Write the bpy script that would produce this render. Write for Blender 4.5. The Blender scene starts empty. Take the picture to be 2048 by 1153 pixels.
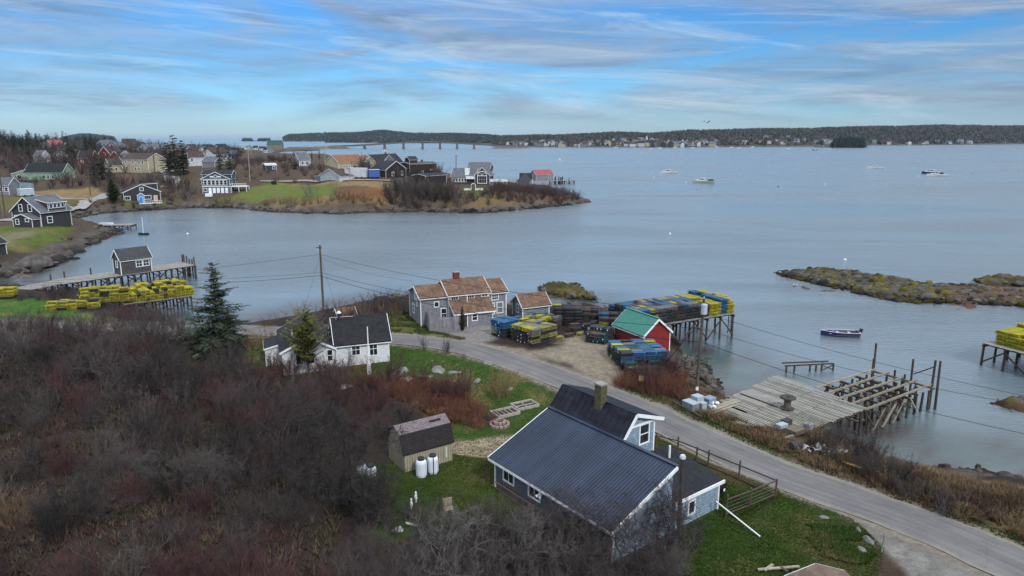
import bpy, math, random
import numpy as np
from mathutils import Vector, Matrix
R = math.radians
rng = np.random.default_rng(7)
random.seed(7)
sc = bpy.context.scene
C = sc.collection
# ------------------------------------------------------------------ camera, world, sun, exposure
F, H = 1400.0, 25.0
TH = math.atan(299.5 / F)
cam_d = bpy.data.cameras.new("camera")
cam_d.sensor_width = 36.0
cam_d.lens = 36.0 * F / 2048
cam_d.clip_end = 90000
cam_d.clip_start = 0.5
cam = bpy.data.objects.new("camera", cam_d)
C.objects.link(cam)
cam.location = (0, 0, H)
cam.rotation_euler = (math.pi / 2 - TH, 0, 0)
sc.camera = cam
sc.view_settings.view_transform = 'Standard'
sc.view_settings.look = 'None'
sc.view_settings.exposure = 0.7
sc.view_settings.gamma = 1
sc.cycles.max_bounces = 6
sc.cycles.transparent_max_bounces = 8
SUN_EL, SUN_AZ = R(40), R(150)      # sun high behind the viewer's right shoulder, behind thin cloud

def N(nt, t, **kw):
    n = nt.nodes.new('ShaderNode' + t)
    for k, v in kw.items():
        if hasattr(n, k): setattr(n, k, v)
    return n
def LK(nt, a, b): nt.links.new(a, b)
def ramp(nt, fac, stops):
    r = N(nt, 'ValToRGB'); LK(nt, fac, r.inputs[0])
    e = r.color_ramp.elements
    while len(e) < len(stops): e.new(0.5)
    for el, (p, c) in zip(e, stops):
        el.position = p; el.color = (*c, 1) if len(c) == 3 else c
    return r.outputs[0]
def math_(nt, op, a, b=None, clamp=False):
    m = N(nt, 'Math', operation=op); m.use_clamp = clamp
    for i, v in enumerate((a, b)):
        if v is None: continue
        if isinstance(v, (int, float)): m.inputs[i].default_value = v
        else: LK(nt, v, m.inputs[i])
    return m.outputs[0]
def mixc(nt, fac, a, b, mode='MIX'):
    m = N(nt, 'Mix', data_type='RGBA', blend_type=mode)
    for i, v in ((0, fac), (6, a), (7, b)):
        if isinstance(v, (int, float)): m.inputs[i].default_value = v
        elif isinstance(v, tuple): m.inputs[i].default_value = (*v, 1)
        else: LK(nt, v, m.inputs[i])
    return m.outputs[2]
def noise(nt, vec, scale, detail=4, rough=.55, dist=0, ntype='FBM'):
    n = N(nt, 'TexNoise'); n.inputs['Scale'].default_value = scale
    n.inputs['Detail'].default_value = detail; n.inputs['Roughness'].default_value = rough
    n.inputs['Distortion'].default_value = dist
    if vec is not None: LK(nt, vec, n.inputs['Vector'])
    return n.outputs[0]

world = bpy.data.worlds.new("World"); sc.world = world; world.use_nodes = True
nt = world.node_tree; nt.nodes.clear()
sky = N(nt, 'TexSky', sky_type='NISHITA'); sky.sun_disc = False
sky.sun_elevation = SUN_EL; sky.sun_rotation = SUN_AZ
sky.air_density = 1.0; sky.dust_density = 0.3; sky.ozone_density = 3.0
tc = N(nt, 'TexCoord'); sep = N(nt, 'SeparateXYZ'); LK(nt, tc.outputs['Generated'], sep.inputs[0])
def skyvec(ax, az, tilt, off):
    cx = N(nt, 'CombineXYZ')
    LK(nt, math_(nt, 'MULTIPLY', sep.outputs[0], ax), cx.inputs[0])
    LK(nt, math_(nt, 'ADD', math_(nt, 'MULTIPLY', sep.outputs[1], ax), off), cx.inputs[1])
    zz = math_(nt, 'ADD', math_(nt, 'MULTIPLY', sep.outputs[2], az), math_(nt, 'MULTIPLY', sep.outputs[0], tilt))
    LK(nt, zz, cx.inputs[2]); return cx.outputs[0]
elev = math_(nt, 'MAXIMUM', sep.outputs[2], 0.0)
blue = ramp(nt, math_(nt, 'MULTIPLY', elev, 4.0), [(0.0, (.25, .34, .49)), (.12, (.23, .35, .51)), (.35, (.175, .345, .51)), (.7, (.15, .335, .52)), (1, (.14, .32, .53))])
skyc = mixc(nt, 1.0, sky.outputs[0], blue, 'MULTIPLY')
# grey-lilac sheets, heavier overhead and to the sides
n1 = noise(nt, skyvec(2.6, 14, .5, 5.2), 1.0, 8, .64, .7)
mass = ramp(nt, n1, [(.38, (0, 0, 0)), (.58, (1, 1, 1))])
n2 = noise(nt, skyvec(3.4, 40, 2.6, 1.2), 1.0, 8, .65, .9)
wisp = ramp(nt, n2, [(.52, (0, 0, 0)), (.72, (1, 1, 1))])
n3 = ramp(nt, noise(nt, skyvec(4.5, 42, 1.2, .2), 1.0, 7, .62, .5), [(.34, (0, 0, 0)), (.66, (1, 1, 1))])
gcol = mixc(nt, n3, (.25, .34, .48), (.58, .68, .83))
up = math_(nt, 'MULTIPLY', elev, 22.0, True)
c1 = mixc(nt, math_(nt, 'MULTIPLY', mass, math_(nt, 'MULTIPLY', up, .76)), skyc, mixc(nt, 1.0, gcol, (3.0, 3.0, 3.0), 'MULTIPLY'))
c2 = mixc(nt, math_(nt, 'MULTIPLY', wisp, math_(nt, 'MULTIPLY', up, .6)), c1, (2.5, 3.05, 3.5))
# the bright even cloud deck overhead, above the frame
hi = ramp(nt, elev, [(.16, (0,) * 3), (.42, (.9,) * 3)])
c2 = mixc(nt, hi, c2, (4.9, 5.35, 5.9))
bg = N(nt, 'Background'); LK(nt, c2, bg.inputs[0]); bg.inputs[1].default_value = 0.15
ow = N(nt, 'OutputWorld'); LK(nt, bg.outputs[0], ow.inputs[0])

sun_d = bpy.data.lights.new("sun", 'SUN'); sun_d.energy = 1.5; sun_d.angle = R(10); sun_d.color = (1, .96, .9)
sun = bpy.data.objects.new("sun", sun_d); C.objects.link(sun)
sv = Vector((math.sin(SUN_AZ) * math.cos(SUN_EL), math.cos(SUN_AZ) * math.cos(SUN_EL), math.sin(SUN_EL)))
sun.rotation_euler = sv.to_track_quat('Z', 'Y').to_euler()
sun.location = (0, 0, 60)

# ------------------------------------------------------------------ image-plane survey: pixel of the photo -> point of the place
cT, sT = math.cos(TH), math.sin(TH)
def G(px, py, z=2.5):
    a = (px - 1024) / F; b = -(py - 576.5) / F
    d = (a, cT + b * sT, -sT + b * cT); t = (z - H) / d[2]
    return np.array([d[0] * t, d[1] * t, z])
def PW(px, Y): return ((px - 1024) / F * (Y * cT + 20 * sT), Y)

# ------------------------------------------------------------------ numpy noise
def _hash(ix, iy, s):
    h = (ix.astype(np.int64) * 374761393 + iy.astype(np.int64) * 668265263 + s * 2147483647) & 0xffffffff
    h = ((h ^ (h >> 13)) * 1274126177) & 0xffffffff
    return ((h ^ (h >> 16)) & 0xffff) / 65535.0
def vnoise(x, y, s=0):
    ix = np.floor(x); iy = np.floor(y); fx = x - ix; fy = y - iy
    fx = fx * fx * (3 - 2 * fx); fy = fy * fy * (3 - 2 * fy)
    a = _hash(ix, iy, s); b = _hash(ix + 1, iy, s); c = _hash(ix, iy + 1, s); d = _hash(ix + 1, iy + 1, s)
    return (a * (1 - fx) + b * fx) * (1 - fy) + (c * (1 - fx) + d * fx) * fy
def fbm(x, y, oct=4, s=0):
    v = 0; a = .5; t = 0
    for i in range(oct):
        v = v + a * vnoise(x, y, s + i); t += a; a *= .5; x = x * 2.03 + 5.1; y = y * 2.03 + 1.7
    return v / t
def sstep(a, b, x):
    t = np.clip((x - a) / (b - a), 0, 1); return t * t * (3 - 2 * t)
def sdf(px, py, poly):
    """signed distance, positive inside"""
    P = np.asarray(poly, float)[:, :2]; Q = np.roll(P, -1, 0)
    if px.size <= 100:
        x, y = px.ravel()[:, None], py.ravel()[:, None]; ex, ey = (Q - P).T; wx, wy = x - P[:, 0], y - P[:, 1]
        t = np.clip((wx * ex + wy * ey) / (ex * ex + ey * ey + 1e-12), 0, 1)
        d = np.sqrt(((wx - ex * t) ** 2 + (wy - ey * t) ** 2).min(1))
        c = (P[:, 1] > y) != (Q[:, 1] > y); xi = ex * (y - P[:, 1]) / (ey + 1e-18) + P[:, 0]
        return np.where((c & (x < xi)).sum(1) % 2 == 1, d, -d).reshape(px.shape)
    d2 = np.full(px.shape, 1e18); ins = np.zeros(px.shape, bool)
    for (ax, ay), (bx, by) in zip(P, Q):
        ex, ey = bx - ax, by - ay; wx, wy = px - ax, py - ay
        t = np.clip((wx * ex + wy * ey) / (ex * ex + ey * ey + 1e-12), 0, 1)
        dx, dy = wx - ex * t, wy - ey * t
        d2 = np.minimum(d2, dx * dx + dy * dy)
        c = (ay > py) != (by > py)
        with np.errstate(divide='ignore', invalid='ignore'):
            xi = (bx - ax) * (py - ay) / (by - ay + 1e-18) + ax
        ins ^= c & (px < xi)
    d = np.sqrt(d2); return np.where(ins, d, -d)

# ------------------------------------------------------------------ land outline (waterline) and heights
shore_px = [(2600, 1130), (2300, 1010), (2200, 985), (2048, 955), (1960, 937), (1850, 935), (1770, 915), (1715, 885), (1640, 868),
 (1560, 850), (1470, 812), (1442, 790), (1442, 770), (1415, 738), (1380, 712), (1352, 690), (1330, 662), (1285, 642), (1240, 625), (1195, 612),
 (1130, 612), (1100, 622), (1030, 616), (960, 606), (860, 594), (800, 598), (740, 608), (690, 618), (640, 628), (570, 643),
 (500, 655), (450, 664), (395, 660), (352, 648), (300, 632), (255, 606), (205, 599), (130, 590), (60, 582), (0, 574), (-80, 568), (-85, 562),
 (0, 556), (70, 545), (120, 527), (148, 507), (195, 487), (228, 470), (238, 461), (190, 452), (138, 443), (150, 437), (200, 428),
 (260, 424), (330, 419), (400, 416), (470, 417), (530, 424), (600, 427), (680, 428), (760, 426), (850, 424), (960, 427), (990, 425),
 (1060, 418), (1120, 413), (1186, 405)]
MAIN = [tuple(G(x, y, 0)[:2]) for x, y in shore_px]
MAIN += [PW(1165, 300), PW(1120, 340), PW(1060, 372), PW(1000, 385), PW(940, 395), PW(880, 405), PW(800, 425), PW(740, 450), PW(705, 500),
 PW(695, 620), PW(690, 760), PW(640, 800), PW(560, 850), PW(480, 1000), PW(520, 1250), PW(560, 1330), PW(640, 1480), PW(640, 1560), PW(540, 1600), PW(430, 1650), PW(300, 1800), PW(100, 1900), (-2600, 1900), (-2600, -300), (300, -300)]
CTRL = []
def ctrl(px, py, z): p = G(px, py, z); CTRL.append((p[0], p[1], z))
for x, y in ((0, 45), (0, 90), (25, 45), (-25, 70), (-60, 90), (15, 70), (12, 30), (30, 30), (-25, 95), (0, 25), (50, 25), (-75, 100)): CTRL.append((x, y, 2.5))
CTRL += [(-30, 40, 3.0), (-60, 45, 4), (-18, 28, 3.0), (-45, 60, 3)]
for a in ((65, 447, 4), (0, 470, 4), (285, 403, 3.5), (200, 395, 3.5), (432, 397, 4), (540, 390, 4.5), (600, 372, 6), (660, 362, 7), (712, 340, 12), (640, 338, 12),
 (800, 352, 9), (850, 350, 9), (935, 372, 6), (1060, 368, 2.2), (1100, 388, 2.2), (900, 400, 4), (800, 410, 4), (240, 345, 10), (330, 322, 13), (100, 358, 8), (40, 384, 5.5), (400, 330, 12.5),
 (500, 330, 13), (560, 322, 14.5), (100, 310, 15)): ctrl(*a)
CTRL += [(*PW(30, 480), 19), (*PW(-100, 480), 23), (*PW(150, 600), 13), (*PW(300, 700), 11), (*PW(450, 600), 10), (*PW(560, 900), 3), (*PW(600, 1450), 3), (*PW(-100, 900), 22), (*PW(100, 1200), 9), (*PW(690, 450), 8), (*PW(400, 1000), 6)]
CT = np.array(CTRL)
NB = []          # flattening pads (x, y, r, z)
def target(x, y):
    r = np.hypot(x, y) + 1; lx = np.log(r); an = np.arctan2(x, y)
    if np.size(r) <= 100:
        ll = np.log(np.hypot(CT[:, 0], CT[:, 1]) + 1); aa = np.arctan2(CT[:, 0], CT[:, 1])
        w = ((lx.ravel()[:, None] - ll) ** 2 + (an.ravel()[:, None] - aa) ** 2 + 2e-4) ** -1.6
        return ((w * CT[:, 2]).sum(1) / w.sum(1)).reshape(np.shape(r))
    num = 0; den = 0
    for cx, cy, cz in CT:
        d2 = ((lx - math.log(math.hypot(cx, cy) + 1)) ** 2 + (an - math.atan2(cx, cy)) ** 2) + 2e-4
        w = d2 ** -1.6; num = num + w * cz; den = den + w
    return num / den
def height(x, y, d=None):
    x = np.asarray(x, float); y = np.asarray(y, float)
    if d is None: d = sdf(x, y, MAIN)
    jag = (fbm(x * .35, y * .35, 3, 11) - .5) * np.clip(np.hypot(x, y) / 50, 1, 3)
    d2 = d + jag * 1.5
    T = target(x, y)
    z = T * sstep(-.3, 4.0 + 2.0 * T, d2) ** .75
    z = np.where(d2 < 0.3, np.maximum(-3.5, (d2 - .3) * .28 - .02), z)
    rocky = np.exp(-((d2 - 1.5) / 2.2) ** 2)
    z = z + rocky * (fbm(x * .8, y * .8, 4, 3) - .45) * .9 * (d2 > -2)
    z = z + (fbm(x * .12, y * .12, 3, 5) - .5) * .30 * sstep(6, 16, d2)
    return z
def hz(x, y): return float(height(np.array([x]), np.array([y]))[0])
_GP = {}
def gp(px, py):
    """first point where the pixel ray meets the ground (or the water's edge)"""
    if (px, py) in _GP: return _GP[(px, py)].copy()
    dz = G(px, py, 24.0); e = G(px, py, -.2)
    if not (0 < e[1] < 4000): e = dz + (e - dz) * 0 + np.array([dz[0] * 40, dz[1] * 40, 0])
    r0, r1 = max(dz[1], 18), max(e[1], 20)
    if r1 < 140: r0 = max(r0, G(px, py, 6.5)[1])
    for it in range(2):
        rr = np.geomspace(r0, r1, 96); k = (px - 1024) / F; b = -(py - 576.5) / F; dy = cT + b * sT; t = rr / dy
        x = k * t; z = H + (-sT + b * cT) * t; h = np.maximum(height(x, rr), -.2); i = np.argmax(z <= h) if (z <= h).any() else 95
        r0, r1 = rr[max(i - 1, 0)], rr[i]
    p = np.array([x[i], rr[i], h[i]]); _GP[(px, py)] = p; return p.copy()

# ------------------------------------------------------------------ object helpers
def tag(o, label=None, cat=None, group=None, kind=None):
    if label: o['label'] = label
    if cat: o['category'] = cat
    if group: o['group'] = group
    if kind: o['kind'] = kind
    return o
def empty(name, loc, rz=0, label=None, cat=None, group=None):
    o = bpy.data.objects.new(name, None); C.objects.link(o); o.location = loc; o.rotation_euler = (0, 0, rz)
    o.empty_display_size = .3
    return tag(o, label, cat, group)
def link(name, me, parent=None):
    o = bpy.data.objects.new(name, me); C.objects.link(o)
    if parent is not None: o.parent = parent
    return o
def copy_tree(o, parent=None):
    c = o.copy(); C.objects.link(c)
    if parent is not None: c.parent = parent
    for ch in list(o.children): copy_tree(ch, c)
    return c
class MB:
    def __init__(s): s.v = []; s.f = []; s.m = []; s.k = 0
    def face(s, pts, k=None):
        b = len(s.v); s.v += [tuple(map(float, p)) for p in pts]; s.f.append(tuple(range(b, b + len(pts)))); s.m.append(s.k if k is None else k)
    def hexa(s, p):      # 8 points: bottom 4 ccw, top 4 ccw
        b = len(s.v); s.v += [tuple(map(float, q)) for q in p]
        for f in ((3, 2, 1, 0), (4, 5, 6, 7), (0, 1, 5, 4), (1, 2, 6, 5), (2, 3, 7, 6), (3, 0, 4, 7)):
            s.f.append(tuple(b + i for i in f)); s.m.append(s.k)
    def box(s, x0, x1, y0, y1, z0, z1):
        s.hexa([(x0, y0, z0), (x1, y0, z0), (x1, y1, z0), (x0, y1, z0), (x0, y0, z1), (x1, y0, z1), (x1, y1, z1), (x0, y1, z1)])
    def obox(s, c, sx, sy, sz, rz=0, tilt=None):
        M = Matrix.Translation(c) @ Matrix.Rotation(rz, 4, 'Z')
        if tilt: M = M @ Matrix.Rotation(tilt[0], 4, 'X') @ Matrix.Rotation(tilt[1], 4, 'Y')
        s.hexa([M @ Vector((a * sx / 2, b * sy / 2, d * sz / 2)) for d in (-1, 1) for a, b in ((-1, -1), (1, -1), (1, 1), (-1, 1))])
    def bar(s, p, q, w, h=None, n=4):
        p = Vector(p); q = Vector(q); h = h or w; d = (q - p)
        if d.length < 1e-6: return
        d.normalize(); up = Vector((0, 0, 1)) if abs(d.z) < .95 else Vector((1, 0, 0))
        a = d.cross(up).normalized() * (w / 2); b = a.cross(d).normalized() * (h / 2)
        s.hexa([p - a - b, p + a - b, q + a - b, q - a - b, p - a + b, p + a + b, q + a + b, q - a + b])
    def tube(s, p, q, r0, r1=None, n=8, cap=True):
        r1 = r0 if r1 is None else r1; p = Vector(p); q = Vector(q); d = (q - p).normalized()
        up = Vector((0, 0, 1)) if abs(d.z) < .95 else Vector((1, 0, 0))
        a = d.cross(up).normalized(); b2 = a.cross(d).normalized(); b = len(s.v)
        for c, r in ((p, r0), (q, r1)):
            for i in range(n):
                t = 2 * math.pi * i / n; s.v.append(tuple(c + a * (r * math.cos(t)) + b2 * (r * math.sin(t))))
        for i in range(n):
            j = (i + 1) % n; s.f.append((b + i, b + j, b + n + j, b + n + i)); s.m.append(s.k)
        if cap:
            s.f.append(tuple(b + n + i for i in range(n))); s.f.append(tuple(b + i for i in reversed(range(n)))); s.m += [s.k, s.k]
    def poly_tube(s, pts, r, n=6):
        for a, b in zip(pts, pts[1:]): s.tube(a, b, r, r, n, True)
    def lathe(s, prof, c=(0, 0, 0), n=16):
        b = len(s.v)
        for r, z in prof:
            for i in range(n):
                t = 2 * math.pi * i / n; s.v.append((c[0] + r * math.cos(t), c[1] + r * math.sin(t), c[2] + z))
        for k in range(len(prof) - 1):
            for i in range(n):
                j = (i + 1) % n; o = b + k * n; s.f.append((o + i, o + j, o + n + j, o + n + i)); s.m.append(s.k)
        s.f.append(tuple(b + i for i in reversed(range(n)))); s.m.append(s.k)
        o = b + (len(prof) - 1) * n; s.f.append(tuple(o + i for i in range(n))); s.m.append(s.k)
    def prism(s, poly, z0, z1):
        n = len(poly); b = len(s.v)
        s.v += [(p[0], p[1], z0) for p in poly] + [(p[0], p[1], z1) for p in poly]
        s.f.append(tuple(b + i for i in reversed(range(n)))); s.f.append(tuple(b + n + i for i in range(n))); s.m += [s.k] * 2
        for i in range(n):
            j = (i + 1) % n; s.f.append((b + i, b + j, b + n + j, b + n + i)); s.m.append(s.k)
    def mesh(s, name, mats):
        me = bpy.data.meshes.new(name); me.from_pydata(s.v, [], s.f)
        for m in (mats if isinstance(mats, (list, tuple)) else [mats]): me.materials.append(m)
        if any(s.m): me.polygons.foreach_set('material_index', s.m)
        uv = me.uv_layers.new(name='uv'); dat = np.zeros(len(me.loops) * 2, np.float32)
        V = s.v
        for p in me.polygons:
            n = p.normal
            if abs(n.z) > .985: t = Vector((1, 0, 0)); w = Vector((0, 1, 0))
            else:
                t = Vector((-n.y, n.x, 0)).normalized(); w = n.cross(t)
            for li in p.loop_indices:
                v = Vector(V[me.loops[li].vertex_index]); dat[2 * li] = t.dot(v); dat[2 * li + 1] = w.dot(v)
        uv.data.foreach_set('uv', dat); me.update(); return me
    def build(s, name, mats, parent=None): return link(name, s.mesh(name, mats), parent)
def npmesh(name, V, Fc, mats, mi=None, col=None, smooth=False):
    V = np.asarray(V, np.float32); Fc = np.asarray(Fc, np.int32); k = Fc.shape[1]
    me = bpy.data.meshes.new(name); me.vertices.add(len(V)); me.vertices.foreach_set('co', V.ravel())
    me.loops.add(Fc.size); me.loops.foreach_set('vertex_index', Fc.ravel())
    me.polygons.add(len(Fc)); me.polygons.foreach_set('loop_start', np.arange(0, Fc.size, k, dtype=np.int32))
    me.polygons.foreach_set('loop_total', np.full(len(Fc), k, np.int32))
    for m in (mats if isinstance(mats, (list, tuple)) else [mats]): me.materials.append(m)
    if mi is not None: me.polygons.foreach_set('material_index', np.asarray(mi, np.int32))
    if col is not None:
        a = me.color_attributes.new('tint', 'FLOAT_COLOR', 'POINT')
        a.data.foreach_set('color', np.c_[col, np.ones(len(col))].astype(np.float32).ravel())
    if smooth: me.polygons.foreach_set('use_smooth', np.ones(len(Fc), bool))
    me.update(); me.validate(); return me

# ------------------------------------------------------------------ materials
def M(name, col, rough=.85, var=.3, sc_=3.0, bump=.0, bs=20, metal=0, objvar=0.0, attr=False, spec=.3, pattern=None, col2=None, pw=.3, ph=.12, gap=.02, streak=None):
    m = bpy.data.materials.new(name); m.use_nodes = True; nt = m.node_tree; b = nt.nodes['Principled BSDF']
    b.inputs['Roughness'].default_value = rough; b.inputs['Metallic'].default_value = metal
    b.inputs['Specular IOR Level'].default_value = spec
    t = N(nt, 'TexCoord'); ob = t.outputs['Object']
    if attr:
        a = N(nt, 'Attribute'); a.attribute_name = 'tint'; base = a.outputs['Color']
    else:
        base = N(nt, 'RGB'); base.outputs[0].default_value = (*col, 1); base = base.outputs[0]
    bh = None
    if pattern in ('shingle', 'clap', 'plank'):
        mp = N(nt, 'Mapping'); LK(nt, t.outputs['UV'], mp.inputs['Vector'])
        br = N(nt, 'TexBrick'); LK(nt, mp.outputs[0], br.inputs['Vector'])
        br.inputs['Scale'].default_value = 1.0
        br.inputs['Brick Width'].default_value = pw; br.inputs['Row Height'].default_value = ph
        br.inputs['Mortar Size'].default_value = gap; br.inputs['Mortar Smooth'].default_value = .1
        br.inputs['Bias'].default_value = 0.0
        c2_ = col2 or tuple(c * .6 for c in col)
        br.inputs['Color1'].default_value = (*col, 1); br.inputs['Color2'].default_value = (*c2_, 1)
        br.inputs['Mortar'].default_value = (*[min(col[i], c2_[i]) * .45 for i in range(3)], 1)
        base = br.outputs['Color']; bh = br.outputs['Fac']
    n = noise(nt, ob, sc_, 5, .6)
    f = ramp(nt, n, [(.28, (1 - var,) * 3), (.72, (1 + var,) * 3)])
    base = mixc(nt, 1.0, base, f, 'MULTIPLY')
    if streak:
        mp2 = N(nt, 'Mapping'); LK(nt, ob, mp2.inputs['Vector']); mp2.inputs['Scale'].default_value = streak[:3]
        f2 = ramp(nt, noise(nt, mp2.outputs[0], 1, 4, .6), [(.35, (1 - streak[3],) * 3), (.65, (1 + streak[3],) * 3)])
        base = mixc(nt, 1.0, base, f2, 'MULTIPLY')
    if objvar:
        oi = N(nt, 'ObjectInfo'); f = ramp(nt, oi.outputs['Random'], [(0, (1 - objvar,) * 3), (1, (1 + objvar,) * 3)])
        base = mixc(nt, 1.0, base, f, 'MULTIPLY')
    LK(nt, base, b.inputs['Base Color'])
    if bump or bh is not None:
        bp = N(nt, 'Bump'); bp.inputs['Strength'].default_value = bump or .4; bp.inputs['Distance'].default_value = .05
        hsrc = noise(nt, ob, bs, 4, .6)
        if bh is not None: hsrc = math_(nt, 'SUBTRACT', math_(nt, 'MULTIPLY', hsrc, .4), bh)
        LK(nt, hsrc, bp.inputs['Height']); LK(nt, bp.outputs[0], b.inputs['Normal'])
    return m
MT = {}
def mt(name, *a, **k):
    if name not in MT: MT[name] = M(name, *a, **k)
    return MT[name]
# ------------------------------------------------------------------ ground zones (the real colours of turf, soil, gravel, scrub floor)
LAWN = (.042, .082, .016); DEAD = (.21, .15, .075); RUST = (.15, .072, .035); DIRT = (.235, .20, .155); SCRUB = (.040, .030, .026)
PALE = (.15, .14, .13); MUD = (.075, .05, .038); LAWN2 = (.085, .115, .028); TAN = (.30, .24, .17)
ZONES = [
 ([(470, 690), (520, 668), (620, 662), (780, 668), (860, 690), (960, 720), (1060, 760), (1120, 780), (1105, 850), (1000, 930), (970, 1060), (760, 1060), (740, 960), (830, 930), (900, 850), (830, 770), (740, 760), (560, 745), (470, 735)], LAWN, .8),
 ([(740, 935), (860, 905), (1000, 925), (1080, 1040), (900, 1060), (740, 1010)], LAWN, .8),
 ([(1420, 1000), (1560, 985), (1700, 1040), (1760, 1090), (1740, 1180), (1360, 1200), (1380, 1050)], LAWN, .7),
 ([(1300, 870), (1420, 930), (1560, 985), (1480, 1040), (1400, 960)], LAWN, .5),
 ([(1330, 905), (1440, 965), (1530, 1000), (1460, 1040), (1430, 960)], (.20, .16, .075), .7),
 ([(1600, 1050), (1720, 1060), (1760, 1095), (1720, 1130), (1640, 1110)], (.11, .105, .035), 1.2),
 ([(1690, 1035), (1790, 1062), (1900, 1110), (2060, 1190), (1850, 1200), (1775, 1110)], (.20, .19, .175), .8),
 ([(1750, 1100), (1785, 1125), (1830, 1180), (1720, 1200)], (.06, .04, .03), .5),
 ([(735, 765), (900, 770), (960, 830), (900, 850), (800, 800)], RUST, .8),
 ([(1150, 740), (1105, 720), (985, 715), (940, 692), (1010, 690), (1060, 700), (1110, 690), (1190, 655), (1230, 690), (1250, 760), (1235, 780)], DIRT, .8),
 ([(885, 672), (950, 635), (1000, 645), (1010, 672), (960, 690)], (.22, .205, .2), .6),
 ([(785, 625), (830, 625), (850, 660), (930, 678), (900, 684), (780, 670)], (.085, .088, .028), .7),
 ([(1230, 770), (1330, 775), (1400, 830), (1480, 870), (1590, 915), (1700, 965), (1900, 1050), (2100, 1130), (2100, 1100), (1900, 1000), (1750, 930), (1560, 860), (1440, 790), (1370, 745), (1250, 750)], (.12, .085, .05), 1.0),
 ([(1700, 930), (1780, 925), (2048, 985), (2200, 1060), (2100, 1100), (1900, 1020)], (.20, .15, .075), 1.0),
 ([(905, 885), (960, 880), (1030, 868), (1060, 880), (980, 915), (906, 920)], TAN, .35),
 ([(-60, 600), (60, 598), (145, 604), (150, 628), (100, 640), (-60, 634)], (.05, .115, .02), .8),
 ([(100, 648), (170, 628), (260, 640), (180, 660)], (.09, .12, .04), .8),
 ([(-60, 640), (60, 638), (120, 642), (200, 648), (340, 650), (450, 658), (560, 664), (560, 672), (430, 672), (330, 668), (180, 662), (60, 655), (-60, 655)], PALE, .7),
 # far side of the cove
 ([(-60, 462), (30, 450), (120, 448), (150, 455), (120, 485), (60, 505), (-60, 530)], LAWN2, 1.5),
 ([(0, 470), (80, 462), (60, 475), (0, 492)], (.17, .15, .09), 1.5),
 ([(40, 385), (180, 375), (210, 385), (160, 402), (100, 400)], DEAD, 2),
 ([(-60, 395), (30, 392), (150, 400), (150, 415), (110, 425), (-60, 435)], (.11, .10, .04), 2),
 ([(245, 404), (320, 402), (350, 404), (350, 412), (250, 414)], LAWN2, 1.5),
 ([(410, 402), (470, 395), (530, 368), (560, 364), (650, 364), (672, 374), (668, 392), (600, 404), (480, 407)], (.10, .135, .03), 2),
 ([(400, 405), (600, 406), (680, 390), (770, 372), (820, 396), (780, 412), (600, 418), (420, 413)], DEAD, 2),
 ([(680, 375), (770, 378), (775, 400), (680, 400)], RUST, 2),
 ([(530, 360), (670, 361), (780, 366), (770, 376), (680, 372), (560, 366)], DEAD, 2),
 ([(925, 380), (990, 382), (995, 392), (945, 396)], (.10, .13, .03), 1.5),
 ([(1000, 395), (1180, 400), (1100, 410), (960, 418), (780, 418)], (.15, .10, .05), 1.5),
]
ZW = [(np.array([gp(*q)[:2] for q in z[0]]), z[1], z[2]) for z in ZONES]
ROADS = {
 'road': ([(250, 650), (330, 652), (430, 659), (540, 664), (660, 667), (780, 677), (858, 684), (940, 698), (1053, 733), (1114, 755), (1250, 808), (1400, 878), (1558, 948), (1716, 1003), (1875, 1062), (2033, 1130), (2200, 1205)], 4.1),
 'far_road': ([(-80, 452), (0, 441), (70, 437), (120, 428), (160, 411), (195, 398), (215, 389), (250, 380)], 5.0),
 'hill_road': ([(336, 375), (344, 362), (336, 345), (318, 330), (295, 322)], 6.0),
 'far_track': ([(60, 391), (110, 396), (160, 399), (205, 395)], 3.0),
 'peninsula_track': ([(520, 363), (620, 362), (690, 361), (780, 362)], 3.0)}
RW = {}
for k, (pts, w) in ROADS.items():
    P = np.array([gp(*q)[:2] for q in pts])
    Q = []
    for i in range(len(P) - 1):     # Catmull-Rom
        p0 = P[max(i - 1, 0)]; p1 = P[i]; p2 = P[i + 1]; p3 = P[min(i + 2, len(P) - 1)]
        n = max(3, int(np.linalg.norm(p2 - p1) / 1.2))
        for t in np.linspace(0, 1, n, endpoint=False):
            Q.append(.5 * (2 * p1 + (p2 - p0) * t + (2 * p0 - 5 * p1 + 4 * p2 - p3) * t * t + (3 * p1 - p0 - 3 * p2 + p3) * t ** 3))
    Q.append(P[-1]); RW[k] = (np.array(Q), w)
def road_dist(x, y, key):
    Q, w = RW[key]; d2 = np.full(np.shape(x), 1e18)
    lo = Q.min(0) - 15; hi = Q.max(0) + 15
    m = (x > lo[0]) & (x < hi[0]) & (y > lo[1]) & (y < hi[1])
    xs, ys = x[m], y[m]; dd = np.full(xs.shape, 1e18)
    for (ax, ay), (bx, by) in zip(Q, Q[1:]):
        ex, ey = bx - ax, by - ay; wx, wy = xs - ax, ys - ay
        t = np.clip((wx * ex + wy * ey) / (ex * ex + ey * ey + 1e-12), 0, 1)
        dd = np.minimum(dd, (wx - ex * t) ** 2 + (wy - ey * t) ** 2)
    d2[m] = dd; return np.sqrt(d2)
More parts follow.
